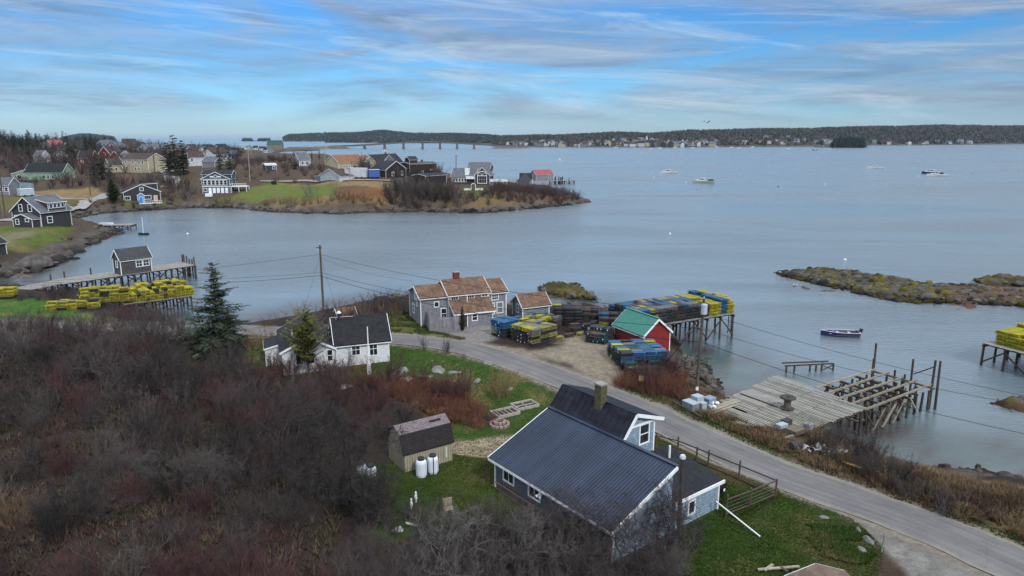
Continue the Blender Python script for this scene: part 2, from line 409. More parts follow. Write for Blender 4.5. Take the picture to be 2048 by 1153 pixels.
# terrain sheet: fine near the shore road, coarser with distance, out under the water to the horizon
na, nr = 470, 560
rad = np.concatenate([np.geomspace(18, 1900, nr - 6), [3000, 6000, 12000, 25000, 45000, 70000]])
ang = np.linspace(R(-62), R(56), na)
gx = (rad[:, None] * np.sin(ang)[None, :]); gy = (rad[:, None] * np.cos(ang)[None, :])
X = gx.ravel(); Y = gy.ravel()
D = sdf(X, Y, MAIN); D = np.where(np.hypot(X, Y) > 2000, np.minimum(D, -20), D)
Z = height(X, Y, D)
col = np.empty((len(X), 3)); col[:] = SCRUB
fn = fbm(X * .5, Y * .5, 4, 21); fn2 = fbm(X * .08, Y * .08, 3, 31); fn3 = fbm(X * 1.7, Y * 1.7, 3, 41)
far = sstep(110, 220, np.hypot(X, Y))[:, None]
col = col * (1 - far) + np.array((.085, .062, .045)) * far
col = col * (.7 + .6 * fn2[:, None])
for P, c, s in ZW:
    lo = P.min(0) - 12; hi = P.max(0) + 12
    m = (X > lo[0]) & (X < hi[0]) & (Y > lo[1]) & (Y < hi[1])
    if not m.any(): continue
    w = sstep(-s, s, sdf(X[m], Y[m], P) + (fn[m] - .5) * 3.5 * s)[:, None]
    cc = np.array(c)[None, :] * (.72 + .56 * fn3[m][:, None])
    if c[1] > c[0]:   # turf carries straw-coloured and mossy patches
        q = sstep(.50, .68, fbm(X[m] * .33 + 9, Y[m] * .33, 4, 61))[:, None] * .7
        cc = cc * (1 - q) + np.array((.15, .12, .05)) * q
    col[m] = col[m] * (1 - w) + cc * w
# shore: rock, then wrack and weed at the waterline
dj = D + (fbm(X * .3, Y * .3, 3, 77) - .5) * 4
rk = (sstep(5.5, 3.0, dj) * .95)[:, None]
rockc = np.array((.092, .083, .075))[None, :] * (.5 + 1.0 * fbm(X * 1.3, Y * 1.3, 4, 13)[:, None])
col = col * (1 - rk) + rockc * rk
wd = (sstep(2.2, .6, dj))[:, None]; col = col * (1 - wd) + np.array((.045, .026, .019)) * (.5 + fn[:, None]) * wd
for k in RW:
    rd = road_dist(X, Y, k); w = RW[k][1] / 2
    if k == 'road': 
        e = (sstep(w + 1.0, w + .1, rd + (fn - .5) * 1.2))[:, None]; col = col * (1 - e) + np.array((.23, .20, .165)) * e
    Z = np.where(rd < w + .2, Z - .10 * sstep(w + .2, w - .5, rd), Z)
I = np.arange(nr * na).reshape(nr, na)
Fq = np.stack([I[:-1, :-1], I[:-1, 1:], I[1:, 1:], I[1:, :-1]], -1).reshape(-1, 4)
def ground_mat(name, fine=(14, 2.5), b=.7):
    m = bpy.data.materials.new(name); m.use_nodes = True; nt = m.node_tree; bs = nt.nodes['Principled BSDF']
    bs.inputs['Roughness'].default_value = .95; bs.inputs['Specular IOR Level'].default_value = .1
    a = N(nt, 'Attribute'); a.attribute_name = 'tint'; t = N(nt, 'TexCoord')
    n1 = noise(nt, t.outputs['Object'], fine[0], 4, .7); n2 = noise(nt, t.outputs['Object'], fine[1], 5, .65)
    f = math_(nt, 'MULTIPLY', math_(nt, 'ADD', math_(nt, 'MULTIPLY', n1, 1.5), .25), math_(nt, 'ADD', math_(nt, 'MULTIPLY', n2, 1.4), .3))
    LK(nt, mixc(nt, 1.0, a.outputs['Color'], f, 'MULTIPLY'), bs.inputs['Base Color'])
    bp = N(nt, 'Bump'); bp.inputs['Strength'].default_value = b; bp.inputs['Distance'].default_value = .15
    LK(nt, math_(nt, 'ADD', n1, n2), bp.inputs['Height']); LK(nt, bp.outputs[0], bs.inputs['Normal']); return m
MT['ground'] = ground_mat('ground')
g = link('ground', npmesh('ground', np.c_[X, Y, Z], Fq, MT['ground'], col=col, smooth=True))
tag(g, 'low coastal ground of turf, scrub and rock around the cove', kind='structure')
# ------------------------------------------------------------------ water
def water_mat():
    m = bpy.data.materials.new('water'); m.use_nodes = True; nt = m.node_tree; b = nt.nodes['Principled BSDF']
    a = N(nt, 'Attribute'); a.attribute_name = 'tint'
    b.inputs['IOR'].default_value = 1.6; b.inputs['Specular IOR Level'].default_value = .5
    t = N(nt, 'TexCoord')
    mp = N(nt, 'Mapping'); LK(nt, t.outputs['Object'], mp.inputs['Vector']); mp.inputs['Rotation'].default_value = (0, 0, R(25)); mp.inputs['Scale'].default_value = (1, 2.2, 1)
    n1 = noise(nt, mp.outputs[0], .9, 5, .62, .4); n0 = noise(nt, mp.outputs[0], .16, 3, .5)
    mp2 = N(nt, 'Mapping'); LK(nt, t.outputs['Object'], mp2.inputs['Vector']); mp2.inputs['Scale'].default_value = (.006, .022, 1); mp2.inputs['Rotation'].default_value = (0, 0, R(8))
    n2 = noise(nt, mp2.outputs[0], 1, 5, .6, .8)          # slicks and cat's-paws
    LK(nt, mixc(nt, 1.0, a.outputs['Color'], ramp(nt, n2, [(.34, (1.3,) * 3), (.62, (.82,) * 3)]), 'MULTIPLY'), b.inputs['Base Color'])
    st = ramp(nt, n2, [(.36, (.25,) * 3), (.60, (1,) * 3)])
    LK(nt, ramp(nt, n2, [(.35, (.12,) * 3), (.65, (.30,) * 3)]), b.inputs['Roughness'])
    bp = N(nt, 'Bump'); bp.inputs['Distance'].default_value = .30; nf = noise(nt, mp.outputs[0], 3.2, 3, .6); LK(nt, math_(nt, 'ADD', math_(nt, 'ADD', n1, n0), math_(nt, 'MULTIPLY', nf, .3)), bp.inputs['Height'])
    calm = N(nt, 'Attribute'); calm.attribute_name = 'calm'
    LK(nt, math_(nt, 'MULTIPLY', math_(nt, 'MULTIPLY', st, .75), calm.outputs['Fac']), bp.inputs['Strength']); LK(nt, bp.outputs[0], b.inputs['Normal'])
    return m
wa, wr = 150, 230
rad2 = np.geomspace(16, 75000, wr); ang2 = np.linspace(R(-64), R(58), wa)
wx = (rad2[:, None] * np.sin(ang2)).ravel(); wy = (rad2[:, None] * np.cos(ang2)).ravel()
wd_ = sdf(wx, wy, MAIN)
shal = (sstep(-16, -1, wd_) * sstep(260, 130, np.hypot(wx, wy)))[:, None]
wf = fbm(wx * .25, wy * .25, 4, 90)[:, None]
wc = np.array((.112, .150, .178))[None, :] * (1 - shal) + (np.array((.060, .088, .084))[None, :] * (.45 + 1.1 * wf)) * shal
wd2 = sstep(.46, .58, fbm(wx * .35 + 3, wy * .35, 4, 95))[:, None] * (sstep(-12, -1, wd_) * sstep(200, 120, np.hypot(wx, wy)))[:, None]
wc = wc * (1 - wd2 * .9) + np.array((.045, .022, .024)) * wd2 * .9
I = np.arange(wr * wa).reshape(wr, wa)
Fw = np.stack([I[:-1, :-1], I[:-1, 1:], I[1:, 1:], I[1:, :-1]], -1).reshape(-1, 4)
MT['water'] = water_mat()
w = link('water', npmesh('water', np.c_[wx, wy, wx * 0], Fw, MT['water'], col=wc))
at_ = w.data.attributes.new('calm', 'FLOAT', 'POINT'); at_.data.foreach_set('value', (1 - .80 * sstep(-34, -6, wd_) * sstep(320, 180, np.hypot(wx, wy))).astype(np.float32))
tag(w, 'grey-blue harbour water with light ripples', kind='structure')
# ------------------------------------------------------------------ roads: strips laid just over the ground
def road_strip(key, name, label, m, nx=9, lift=.03):
    Q, w = RW[key]; T = np.gradient(Q, axis=0); T /= np.linalg.norm(T, axis=1)[:, None]; Nn = np.c_[-T[:, 1], T[:, 0]]
    V = []; 
    us = np.linspace(-1, 1, nx)
    for i, u in enumerate(us):
        wob = (fbm(Q[:, 0] * .8, Q[:, 1] * .8, 3, 5) - .5) * .5 if abs(u) == 1 else 0
        o = Q + Nn * ((u * w / 2 + wob * np.sign(u)) if abs(u) == 1 else np.full(len(Q), u * w / 2))[:, None]
        V.append(o)
    V = np.stack(V, 1); n = len(Q)
    hh = height(V[..., 0].ravel(), V[..., 1].ravel()).reshape(n, nx)
    hh = np.repeat(hh.mean(1)[:, None], nx, 1) * .6 + hh * .4 + .05 * (1 - us[None, :] ** 2)
    VV = np.c_[V.reshape(-1, 2), hh.ravel() + lift]
    I = np.arange(n * nx).reshape(n, nx)
    Fr = np.stack([I[:-1, :-1], I[:-1, 1:], I[1:, 1:], I[1:, :-1]], -1).reshape(-1, 4)
    o = link(name, npmesh(name, VV, Fr[:, ::-1], m, smooth=True)); tag(o, label, kind='structure')
    if o.data.polygons[0].normal.z < 0: o.data.flip_normals()
    uv = o.data.uv_layers.new(name='uv'); s_ = np.r_[0, np.cumsum(np.linalg.norm(np.diff(Q, axis=0), axis=1))]
    U = np.stack([np.repeat(us[None, :] * w / 2, n, 0), np.repeat(s_[:, None], nx, 1)], -1).reshape(-1, 2)
    li = np.empty(len(o.data.loops), np.int32); o.data.loops.foreach_get('vertex_index', li); uv.data.foreach_set('uv', U[li].astype(np.float32).ravel())
    return o
def asphalt():
    m = bpy.data.materials.new('asphalt'); m.use_nodes = True; nt = m.node_tree; b = nt.nodes['Principled BSDF']
    b.inputs['Roughness'].default_value = .9; b.inputs['Specular IOR Level'].default_value = .15
    t = N(nt, 'TexCoord'); uv = t.outputs['UV']; sp = N(nt, 'SeparateXYZ'); LK(nt, uv, sp.inputs[0])
    fine = noise(nt, t.outputs['Object'], 25, 3, .7); big = noise(nt, t.outputs['Object'], .35, 5, .6)
    mp = N(nt, 'Mapping'); LK(nt, uv, mp.inputs['Vector']); mp.inputs['Scale'].default_value = (2.2, .12, 1)
    lanes = noise(nt, mp.outputs[0], 1, 4, .6)
    base = ramp(nt, big, [(.3, (.135, .13, .132)), (.7, (.175, .168, .17))])
    base = mixc(nt, 1.0, base, ramp(nt, lanes, [(.3, (.72,) * 3), (.7, (1.22,) * 3)]), 'MULTIPLY')
    base = mixc(nt, 1.0, base, ramp(nt, fine, [(.3, (.75,) * 3), (.7, (1.25,) * 3)]), 'MULTIPLY')
    edge = math_(nt, 'ABSOLUTE', sp.outputs[0])          # sandy, worn edges
    en = math_(nt, 'ADD', edge, math_(nt, 'MULTIPLY', noise(nt, t.outputs['Object'], 1.3, 4, .65), .9))
    base = mixc(nt, ramp(nt, math_(nt, 'MULTIPLY', en, .4), [(.83, (0,) * 3), (.98, (.85,) * 3)]), base, (.235, .215, .185))
    mpc = N(nt, 'Mapping'); LK(nt, uv, mpc.inputs['Vector']); mpc.inputs['Scale'].default_value = (.5, .35, 1)
    v = N(nt, 'TexVoronoi', feature='DISTANCE_TO_EDGE'); v.inputs['Scale'].default_value = .55
    mm = N(nt, 'Mix', data_type='RGBA'); mm.inputs[0].default_value = .25; LK(nt, uv, mm.inputs[6]); nn = N(nt, 'TexNoise'); nn.inputs['Scale'].default_value = .8; LK(nt, uv, nn.inputs['Vector']); LK(nt, nn.outputs['Color'], mm.inputs[7]); LK(nt, mm.outputs[2], v.inputs['Vector'])
    crack = ramp(nt, v.outputs['Distance'], [(0, (.86,) * 3), (.012, (1,) * 3)])
    base = mixc(nt, 1.0, base, crack, 'MULTIPLY')
    stain = ramp(nt, noise(nt, t.outputs['Object'], .22, 6, .7, .6), [(.66, (0,) * 3), (.74, (.5,) * 3)])
    base = mixc(nt, stain, base, (.36, .38, .39))
    LK(nt, base, b.inputs['Base Color'])
    bp = N(nt, 'Bump'); bp.inputs['Strength'].default_value = .25; bp.inputs['Distance'].default_value = .03; LK(nt, fine, bp.inputs['Height']); LK(nt, bp.outputs[0], b.inputs['Normal'])
    return m
MT['asphalt'] = asphalt()
road_strip('road', 'road', 'worn grey shore road with sandy edges running past the houses', MT['asphalt'])
gv = mt('gravel', (.27, .26, .25), .95, .3, .8, .5, 8)
road_strip('far_road', 'far_road', 'pale gravel road round the head of the cove', gv, 5, .10)
road_strip('hill_road', 'hill_road', 'grey road climbing between the village houses', gv, 5, .18)
road_strip('far_track', 'far_track', 'pale track across dead grass beside the white trailer', gv, 5, .12)
road_strip('peninsula_track', 'peninsula_track', 'pale track along the top of the green field', gv, 5, .15)
# ------------------------------------------------------------------ building kit
white = mt('white_trim', (.72, .74, .75), .6, .12, 4)
glass = bpy.data.materials.new('window_glass'); glass.use_nodes = True
_b = glass.node_tree.nodes['Principled BSDF']; _b.inputs['Base Color'].default_value = (.018, .022, .028, 1); _b.inputs['Roughness'].default_value = .07
curtain = mt('curtain_glass', (.16, .17, .18), .2, .3, 3)
class House:
    def __init__(s, name, label, cat, o, a, group=None):
        z = o[2] if len(o) > 2 else hz(o[0], o[1])
        s.root = empty(name, (o[0], o[1], z), R(a), label, cat, group)
        s.W = {}; s.Rf = {}; s.T = MB()
    def w(s, m): return s.W.setdefault(m.name, (MB(), m))[0]
    def r(s, m): return s.Rf.setdefault(m.name, (MB(), m))[0]
    def gable(s, x0, x1, y0, y1, z0, ze, zr, wm, rm, axis='x', over=.3, ridge=None, th=.14, trim=True, ends=(1, 1), ze2=None, rakeover=None):
        """walls + two roof slopes; ridge along axis; ze/ze2 eave heights on the low and high side"""
        ro = over * .8 if rakeover is None else rakeover
        sw = (lambda p: p) if axis == 'x' else (lambda p: (p[1], p[0], p[2]))
        if axis == 'y': x0, x1, y0, y1 = y0, y1, x0, x1
        yr = (y0 + y1) / 2 if ridge is None else ridge; ze2 = ze if ze2 is None else ze2
        W = s.w(wm)
        def q(pts):
            pts = [sw(p) for p in pts]; W.face(pts if axis == 'x' else pts[::-1])
        q([(x0, y0, z0), (x1, y0, z0), (x1, y0, ze), (x0, y0, ze)])
        q([(x1, y1, z0), (x0, y1, z0), (x0, y1, ze2), (x1, y1, ze2)])
        q([(x1, y0, z0), (x1, y1, z0), (x1, y1, ze2), (x1, yr, zr), (x1, y0, ze)])
        q([(x0, y1, z0), (x0, y0, z0), (x0, y0, ze), (x0, yr, zr), (x0, y1, ze2)])
        Rm = s.r(rm); xa, xb = x0 - (ro if ends[0] else 0), x1 + (ro if ends[1] else 0)
        for (ya, za, sg) in ((y0, ze, -1), (y1, ze2, 1)):
            sl = (zr - za) / abs(yr - ya); yo = ya + sg * over; zo = za - over * sl; e = .006 + .004 * (sg > 0)
            lo = [sw((xa, yo, zo + e)), sw((xb, yo, zo + e)), sw((xb, yr, zr + e)), sw((xa, yr, zr + e))]
            hi = [(p[0], p[1], p[2] + th) for p in lo]
            if (sg > 0) == (axis == 'x'): lo = lo[::-1]; hi = hi[::-1]
            Rm.hexa(lo + hi)
            if trim:
                s.T.bar(sw((xa, yo - sg * .03, zo + e)), sw((xb, yo - sg * .03, zo + e)), .05, .2)
                for xx, on, dd in ((xa, ends[0], -.025), (xb, ends[1], .025)):
                    if on: s.T.bar(sw((xx + dd, yo, zo + .03)), sw((xx + dd, yr, zr + .03)), .05, .2)
        if trim:
            for xx in (x0, x1):
                for yy, zt in ((y0, ze), (y1, ze2)): 
                    c = sw((xx, yy, 0)); s.T.box(c[0] - .055, c[0] + .055, c[1] - .055, c[1] + .055, z0 + .02, zt - .02)
    def shed(s, x0, x1, y0, y1, z0, za, zb, wm, rm, axis='y', over=.25, th=.12, trim=True):
        """mono-pitch: roof height za at the low coordinate of axis, zb at the high one"""
        W = s.w(wm)
        hgt = (lambda x, y: za + (zb - za) * (y - y0) / (y1 - y0)) if axis == 'y' else (lambda x, y: za + (zb - za) * (x - x0) / (x1 - x0))
        c = [(x0, y0), (x1, y0), (x1, y1), (x0, y1)]
        for i in range(4):
            a, b = c[i], c[(i + 1) % 4]
            W.face([(*a, z0), (*b, z0), (*b, hgt(*b)), (*a, hgt(*a))])
        e = [(x0 - over, y0 - over), (x1 + over, y0 - over), (x1 + over, y1 + over), (x0 - over, y1 + over)]
        lo = [(*p, hgt(*p) + .008) for p in e]; hi = [(p[0], p[1], p[2] + th) for p in lo]
        s.r(rm).hexa(lo + hi)
        if trim:
            for i in range(4): s.T.bar(lo[i], lo[(i + 1) % 4], .05, .16)
            for p in c: s.T.box(p[0] - .05, p[0] + .05, p[1] - .05, p[1] + .05, z0 + .02, hgt(*p) - .03)
    def window(s, face, u, z, w, h, at, grid=(1, 2), name='window', fm=None, pm=None, fw=.1):
        """face '-y','+y','-x','+x'; u = centre along the wall, z = sill height"""
        T = {'-y': lambda a, d, zz: (a, at - d, zz), '+y': lambda a, d, zz: (a, at + d, zz), '-x': lambda a, d, zz: (at - d, a, zz), '+x': lambda a, d, zz: (at + d, a, zz)}[face]
        f = MB()
        def bx(a0, a1, z0, z1, d0, d1):
            P = [T(a, d, zz) for zz in (z0, z1) for a, d in ((a0, d0), (a1, d0), (a1, d1), (a0, d1))]
            f.hexa(P)
        bx(u - w / 2 - fw, u - w / 2, z - fw, z + h + fw, .004, .06); bx(u + w / 2, u + w / 2 + fw, z - fw, z + h + fw, .004, .06)
        bx(u - w / 2, u + w / 2, z - fw, z, .004, .07); bx(u - w / 2, u + w / 2, z + h, z + h + fw, .004, .06)
        for i in range(1, grid[0]): a = u - w / 2 + w * i / grid[0]; bx(a - .02, a + .02, z, z + h, .01, .045)
        for i in range(1, grid[1]): a = z + h * i / grid[1]; bx(u - w / 2, u + w / 2, a - .025, a + .025, .01, .05)
        fo = f.build(name, fm or white, s.root)
        p = MB(); p.face([T(u - w / 2, .016, z), T(u + w / 2, .016, z), T(u + w / 2, .016, z + h), T(u - w / 2, .016, z + h)])
        p.build('pane', pm or glass, fo); return fo
    def door(s, face, u, z, w, h, at, m, fm=None):
        T = {'-y': lambda a, d, zz: (a, at - d, zz), '+y': lambda a, d, zz: (a, at + d, zz), '-x': lambda a, d, zz: (at - d, a, zz), '+x': lambda a, d, zz: (at + d, a, zz)}[face]
        f = MB()
        def bx(a0, a1, z0, z1, d0, d1): f.hexa([T(a, d, zz) for zz in (z0, z1) for a, d in ((a0, d0), (a1, d0), (a1, d1), (a0, d1))])
        bx(u - w / 2, u + w / 2, z, z + h, .004, .05); o = f.build('door', m, s.root)
        f = MB(); 
        def bx(a0, a1, z0, z1, d0, d1): f.hexa([T(a, d, zz) for zz in (z0, z1) for a, d in ((a0, d0), (a1, d0), (a1, d1), (a0, d1))])
        bx(u - w / 2 - .1, u - w / 2, z, z + h + .1, .004, .07); bx(u + w / 2, u + w / 2 + .1, z, z + h + .1, .004, .07); bx(u - w / 2, u + w / 2, z + h, z + h + .1, .004, .07)
        f.build('door_frame', fm or white, o); return o
    def part(s, name, mb, m): return mb.build(name, m, s.root)
    def finish(s, tm=None):
        for mb, m in s.W.values():
            if mb.f: mb.build('wall', m, s.root)
        for mb, m in s.Rf.values():
            if mb.f: mb.build('roof', m, s.root)
        if s.T.f: s.T.build('trim', tm or white, s.root)
        return s.root

# ------------------------------------------------------------------ the blue-grey house with the metal roof
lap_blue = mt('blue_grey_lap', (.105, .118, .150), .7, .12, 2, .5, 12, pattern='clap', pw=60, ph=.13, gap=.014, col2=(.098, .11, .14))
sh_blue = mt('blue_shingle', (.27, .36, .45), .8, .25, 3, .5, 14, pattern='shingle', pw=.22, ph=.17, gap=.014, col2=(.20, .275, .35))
metal = mt('slate_blue_metal', (.026, .038, .068), .45, .22, .5, 0, 10, spec=.4, streak=(1.6, .25, .25, .16))
metal_old = mt('weathered_dark_metal', (.017, .018, .028), .6, .45, 1.2, .15, 6, spec=.12, streak=(.6, 5, .6, .25))
sh_dark = mt('dark_asphalt_shingle', (.014, .016, .022), .85, .35, 2.5, .4, 15, pattern='shingle', pw=.32, ph=.16, gap=.015, col2=(.024, .026, .034))
Hn = House('blue_house', 'nearest house, blue-grey with a long ribbed metal roof and a taller dark gable', 'house', (-1.54, 42.5, 0), -52.5)
b0 = 2.2
W = Hn.w(lap_blue)
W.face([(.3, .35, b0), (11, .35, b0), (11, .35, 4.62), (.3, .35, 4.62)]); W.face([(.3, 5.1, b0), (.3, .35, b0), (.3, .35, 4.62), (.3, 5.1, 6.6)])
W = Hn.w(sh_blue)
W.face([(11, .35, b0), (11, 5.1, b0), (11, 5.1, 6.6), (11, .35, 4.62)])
# low-pitched ell on the road side
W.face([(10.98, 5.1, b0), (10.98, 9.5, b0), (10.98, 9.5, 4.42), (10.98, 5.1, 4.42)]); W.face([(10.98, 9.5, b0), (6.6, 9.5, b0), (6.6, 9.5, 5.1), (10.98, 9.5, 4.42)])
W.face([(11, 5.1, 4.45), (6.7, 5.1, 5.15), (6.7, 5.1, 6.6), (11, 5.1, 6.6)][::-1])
# taller gable
gw = [(6.68, 4.6, b0), (6.68, 8.3, b0), (6.68, 8.3, 7.42), (6.68, 6.4, 8.1), (6.68, 5.25, 6.85), (6.68, 4.6, 6.2)]
W.face(gw); W.face([(.0 + .3, p[1], p[2]) for p in gw[::-1]]); W.face([(6.68, 8.3, b0), (.3, 8.3, b0), (.3, 8.3, 7.42), (6.68, 8.3, 7.42)])
rm = Hn.r(metal)
def slab(mb, pts, th):
    n = (Vector(pts[1]) - Vector(pts[0])).cross(Vector(pts[3]) - Vector(pts[0])).normalized() * th
    mb.hexa([Vector(p) for p in pts] + [Vector(p) + n for p in pts])
slab(rm, [(0, 0, 4.47), (11.25, 0, 4.47), (11.25, 5.15, 6.68), (0, 5.15, 6.68)], .09)
ny = Vector((0, -2.21, 5.15)).normalized()
for i in range(51):
    x = .04 + i * (11.17 / 50); o = ny * .105
    rm.bar(Vector((x, 0, 4.47)) + o, Vector((x, 5.15, 6.68)) + o, .035, .045)
for tt in (.36, .70): rm.bar(Vector((0, 5.15 * tt, 4.47 + 2.21 * tt)) + ny * .095, Vector((11.25, 5.15 * tt, 4.47 + 2.21 * tt)) + ny * .095, .018, .02)
rm.bar((0, 5.17, 6.83), (11.25, 5.17, 6.83), .26, .06)
ro = Hn.r(metal_old)
slab(ro, [(-.05, 4.8, 6.25), (6.95, 4.8, 6.25), (6.95, 5.45, 6.95), (-.05, 5.45, 6.95)], .07)
slab(ro, [(-.05, 5.45, 6.952), (6.95, 5.45, 6.952), (6.95, 6.42, 8.14), (-.05, 6.42, 8.14)], .07)
slab(ro, [(-.05, 6.42, 8.145), (6.95, 6.42, 8.145), (6.95, 8.95, 7.30), (-.05, 8.95, 7.30)], .07)
nv = Vector((0, -1.19, .97)).normalized() * .085
for i in range(14):
    x = .1 + i * .52; ro.bar(Vector((x, 5.47, 6.97)) + nv, Vector((x, 6.40, 8.12)) + nv, .03, .03)
rd_ = Hn.r(sh_dark)
slab(rd_, [(6.70, 5.12, 5.12), (11.2, 5.12, 4.42), (11.2, 9.75, 4.42), (6.70, 9.75, 5.12)], .09)
tr = MB()
tr.bar((11.28, -.02, 4.50), (11.28, 5.15, 6.72), .06, .22); tr.bar((-.03, -.02, 4.50), (-.03, 5.15, 6.72), .06, .18); tr.bar((0, -.03, 4.46), (11.25, -.03, 4.46), .05, .16)
tr.bar((6.98, 4.82, 6.27), (6.98, 5.45, 6.95), .06, .16); tr.bar((6.98, 5.45, 6.95), (6.98, 6.42, 8.16), .06, .2); tr.bar((6.98, 6.42, 8.15), (6.98, 8.95, 7.30), .06, .22)
tr.box(6.69, 6.80, 6.5, 8.6, 7.36, 7.66) if False else tr.bar((6.76, 5.75, 7.33), (6.76, 8.3, 7.33), .08, .14)
tr.bar((11.24, 5.15, 4.42), (11.24, 9.78, 4.42), .06, .2); tr.box(6.64, 6.76, 8.24, 8.36, 4.9, 7.4); tr.box(.24, .36, .29, .41, b0, 4.5); tr.box(10.93, 11.06, 9.44, 9.56, b0, 4.36); tr.box(10.94, 11.05, .29, .41, b0, 4.5)
Hn.part('trim', tr, white)
Hn.window('+x', 7.42, 5.98, .78, 1.22, 6.68, (1, 2)); Hn.window('+x', 6.95, 3.15, .5, .75, 10.98, (1, 1))
for u in (1.75, 4.35): Hn.window('-y', u, 3.45, 1.0, .72, .35, (2, 1))
c = MB(); c.box(3.62, 4.22, 5.95, 6.5, 7.6, 9.35); c.k = 1; c.box(3.57, 4.27, 5.90, 6.55, 9.35, 9.45); c.k = 0
Hn.part('chimney', c, [mt('mossy_brick', (.13, .105, .07), .9, .4, 4, .5, 20, pattern='shingle', pw=.22, ph=.08, gap=.012, col2=(.10, .10, .05)), mt('chimney_cap', (.25, .24, .22), .9, .3)])
c = MB(); c.tube((11.42, 5.35, b0), (11.42, 5.35, 7.3), .11, n=12); c.k = 1; c.tube((11.42, 5.35, 7.3), (11.42, 5.35, 7.42), .17, n=14); c.tube((11.42, 5.35, 7.42), (11.42, 5.35, 7.5), .13, n=12)
Hn.part('stove_pipe', c, [mt('sooty_pipe', (.05, .045, .04), .5, .3, 3, 0, 5), mt('galvanised', (.55, .57, .58), .35, .15, 3)])
c = MB(); c.tube((7.85, 8.6, 4.9), (7.85, 8.6, 5.85), .07, n=10); Hn.part('vent_pipe', c, white)
c = MB(); c.obox((8.6, 8.3, 4.98), .3, .3, .2); Hn.part('roof_vent', c, sh_dark)
c = MB(); c.obox((5.05, .26, 4.02), .25, .14, .2); c.tube((5.0, .2, 4.0), (4.9, 0, 3.9), .07, .1); c.tube((5.1, .2, 4.0), (5.25, .02, 3.9), .07, .1); Hn.part('floodlight', c, white)
Hn.finish()
# local frame of that house for the things around it
def near(x, y, z=None):
    a = R(-52.5); X_ = -1.54 + x * math.cos(a) - y * math.sin(a); Y_ = 42.5 + x * math.sin(a) + y * math.cos(a)
    return Vector((X_, Y_, hz(X_, Y_) if z is None else z))
# ladder against the foot of the wall
t = empty('ladder', near(3, .1), R(-52.5), 'rusty brown ladder lying on edge along the blue-grey side wall', 'ladder')
lm = mt('weathered_wood_red', (.16, .09, .075), .9, .3)
for dz in (.08, .58):
    c = MB(); c.bar((-2.3, 0 - dz * .12, dz), (2.4, -dz * .12, dz), .05, .08); c.build('rail', lm, t)
for i in range(12):
    c = MB(); x = -2.1 + i * .39; c.tube((x, 0, .08), (x, -.07, .58), .022, n=6); c.build('rung', lm, t)
# oil tank on legs
blk = mt('black_tank_paint', (.012, .012, .014), .4, .3, 2, spec=.5)
t = empty('oil_tank', near(10.0, 10.45), R(-52.5), 'black cylindrical oil tank on short legs behind the shingled ell', 'oil tank')
c = MB(); c.k = 0; 
pr = [(.02, -.78), (.3, -.74), (.42, -.66), (.46, -.55), (.46, .55), (.42, .66), (.3, .74), (.02, .78)]
m_ = MB(); m_.lathe(pr, n=18); m_.v = [(z, x, y + 1.0) for x, y, z in m_.v]; m_.build('shell', blk, t)
for x in (-.5, .5):
    for y in (-.25, .25): c = MB(); c.tube((x, y, -.1), (x, y, .68), .03, n=6); c.build('leg', blk, t)
c = MB(); c.tube((.79, 0, .85), (.8, 0, .85), .1, n=10); c.build('tank_label', white, t)
# fence: posts, rail, wire
wood_dk = mt('fence_wood', (.085, .062, .045), .9, .35, 5, .3, 30)
ft = empty('rail_fence', near(7, 13.4), 0, 'brown post and rail fence between the near house and the road', 'fence')
FP = [(2.7, 12.9), (2.95, 13.05), (4.56, 13.55), (6.2, 13.6), (7.2, 13.6), (9.68, 13.62), (12.34, 13.72), (12.15, 11.2), (11.87, 9.2)]
for i, (x, y) in enumerate(FP):
    p = near(x, y) - ft.location; h_ = 1.2 + .12 * (i % 3)
    c = MB(); c.tube((p.x, p.y, p.z - .2), (p.x + .03, p.y, p.z + h_), .07, .06, 7); c.build('post', wood_dk, ft)
for hh, wd in ((1.1, .06), (.15, .05)):
    for a, b in zip(FP[1:], FP[2:]):
        p = near(*a) - ft.location; q = near(*b) - ft.location; c = MB(); c.bar(p + Vector((0, 0, hh)), q + Vector((0, 0, hh)), wd, wd * 1.3); c.build('rail', wood_dk, ft)
c = MB()
for hh in (.35, .6, .85):
    for a, b in zip(FP[1:], FP[2:]):
        p = near(*a) - ft.location; q = near(*b) - ft.location; c.tube(p + Vector((0, 0, hh)), q + Vector((0, 0, hh)), .006, n=4)
c.build('fence_wire', mt('wire_grey', (.2, .2, .2), .5, .1), ft)
a_ = gp(1430, 1030); b_ = gp(1520, 1076)
c = MB(); c.tube((0, 0, .9), (b_[0] - a_[0], b_[1] - a_[1], b_[2] - a_[2] + .08), .045, n=8)
o = c.build('plastic_pipe', white); o.location = a_; tag(o, 'long white plastic pipe leaning out over the front lawn', 'pipe')

# ------------------------------------------------------------------ gambrel garden shed and gas cylinders
tanw = mt('tan_board', (.31, .28, .205), .85, .15, 2, .4, 12, pattern='plank', pw=.2, ph=40, gap=.02, col2=(.28, .255, .19))
shed_up = mt('pale_shingle', (.20, .165, .175), .9, .25, 3, .4, 16, pattern='shingle', pw=.4, ph=.16, gap=.015, col2=(.155, .125, .135))  # upper slopes get a paler shingle than the lower ones
shed_lo = mt('dark_shingle_brown', (.020, .017, .018), .9, .3, 3, .4, 16, pattern='shingle', pw=.4, ph=.16, gap=.015, col2=(.028, .024, .024))
Hs = House('gambrel_shed', 'tan board garden shed with a brown gambrel roof half hidden by a bare tree', 'shed', (-4.25, 46.2, 2.5), 214.0)
L_, W_ = 3.7, 2.6
prof = [(0, 1.6), (.42, 2.65), (1.3, 3.08), (2.18, 2.65), (2.6, 1.6)]
w_ = Hs.w(tanw)
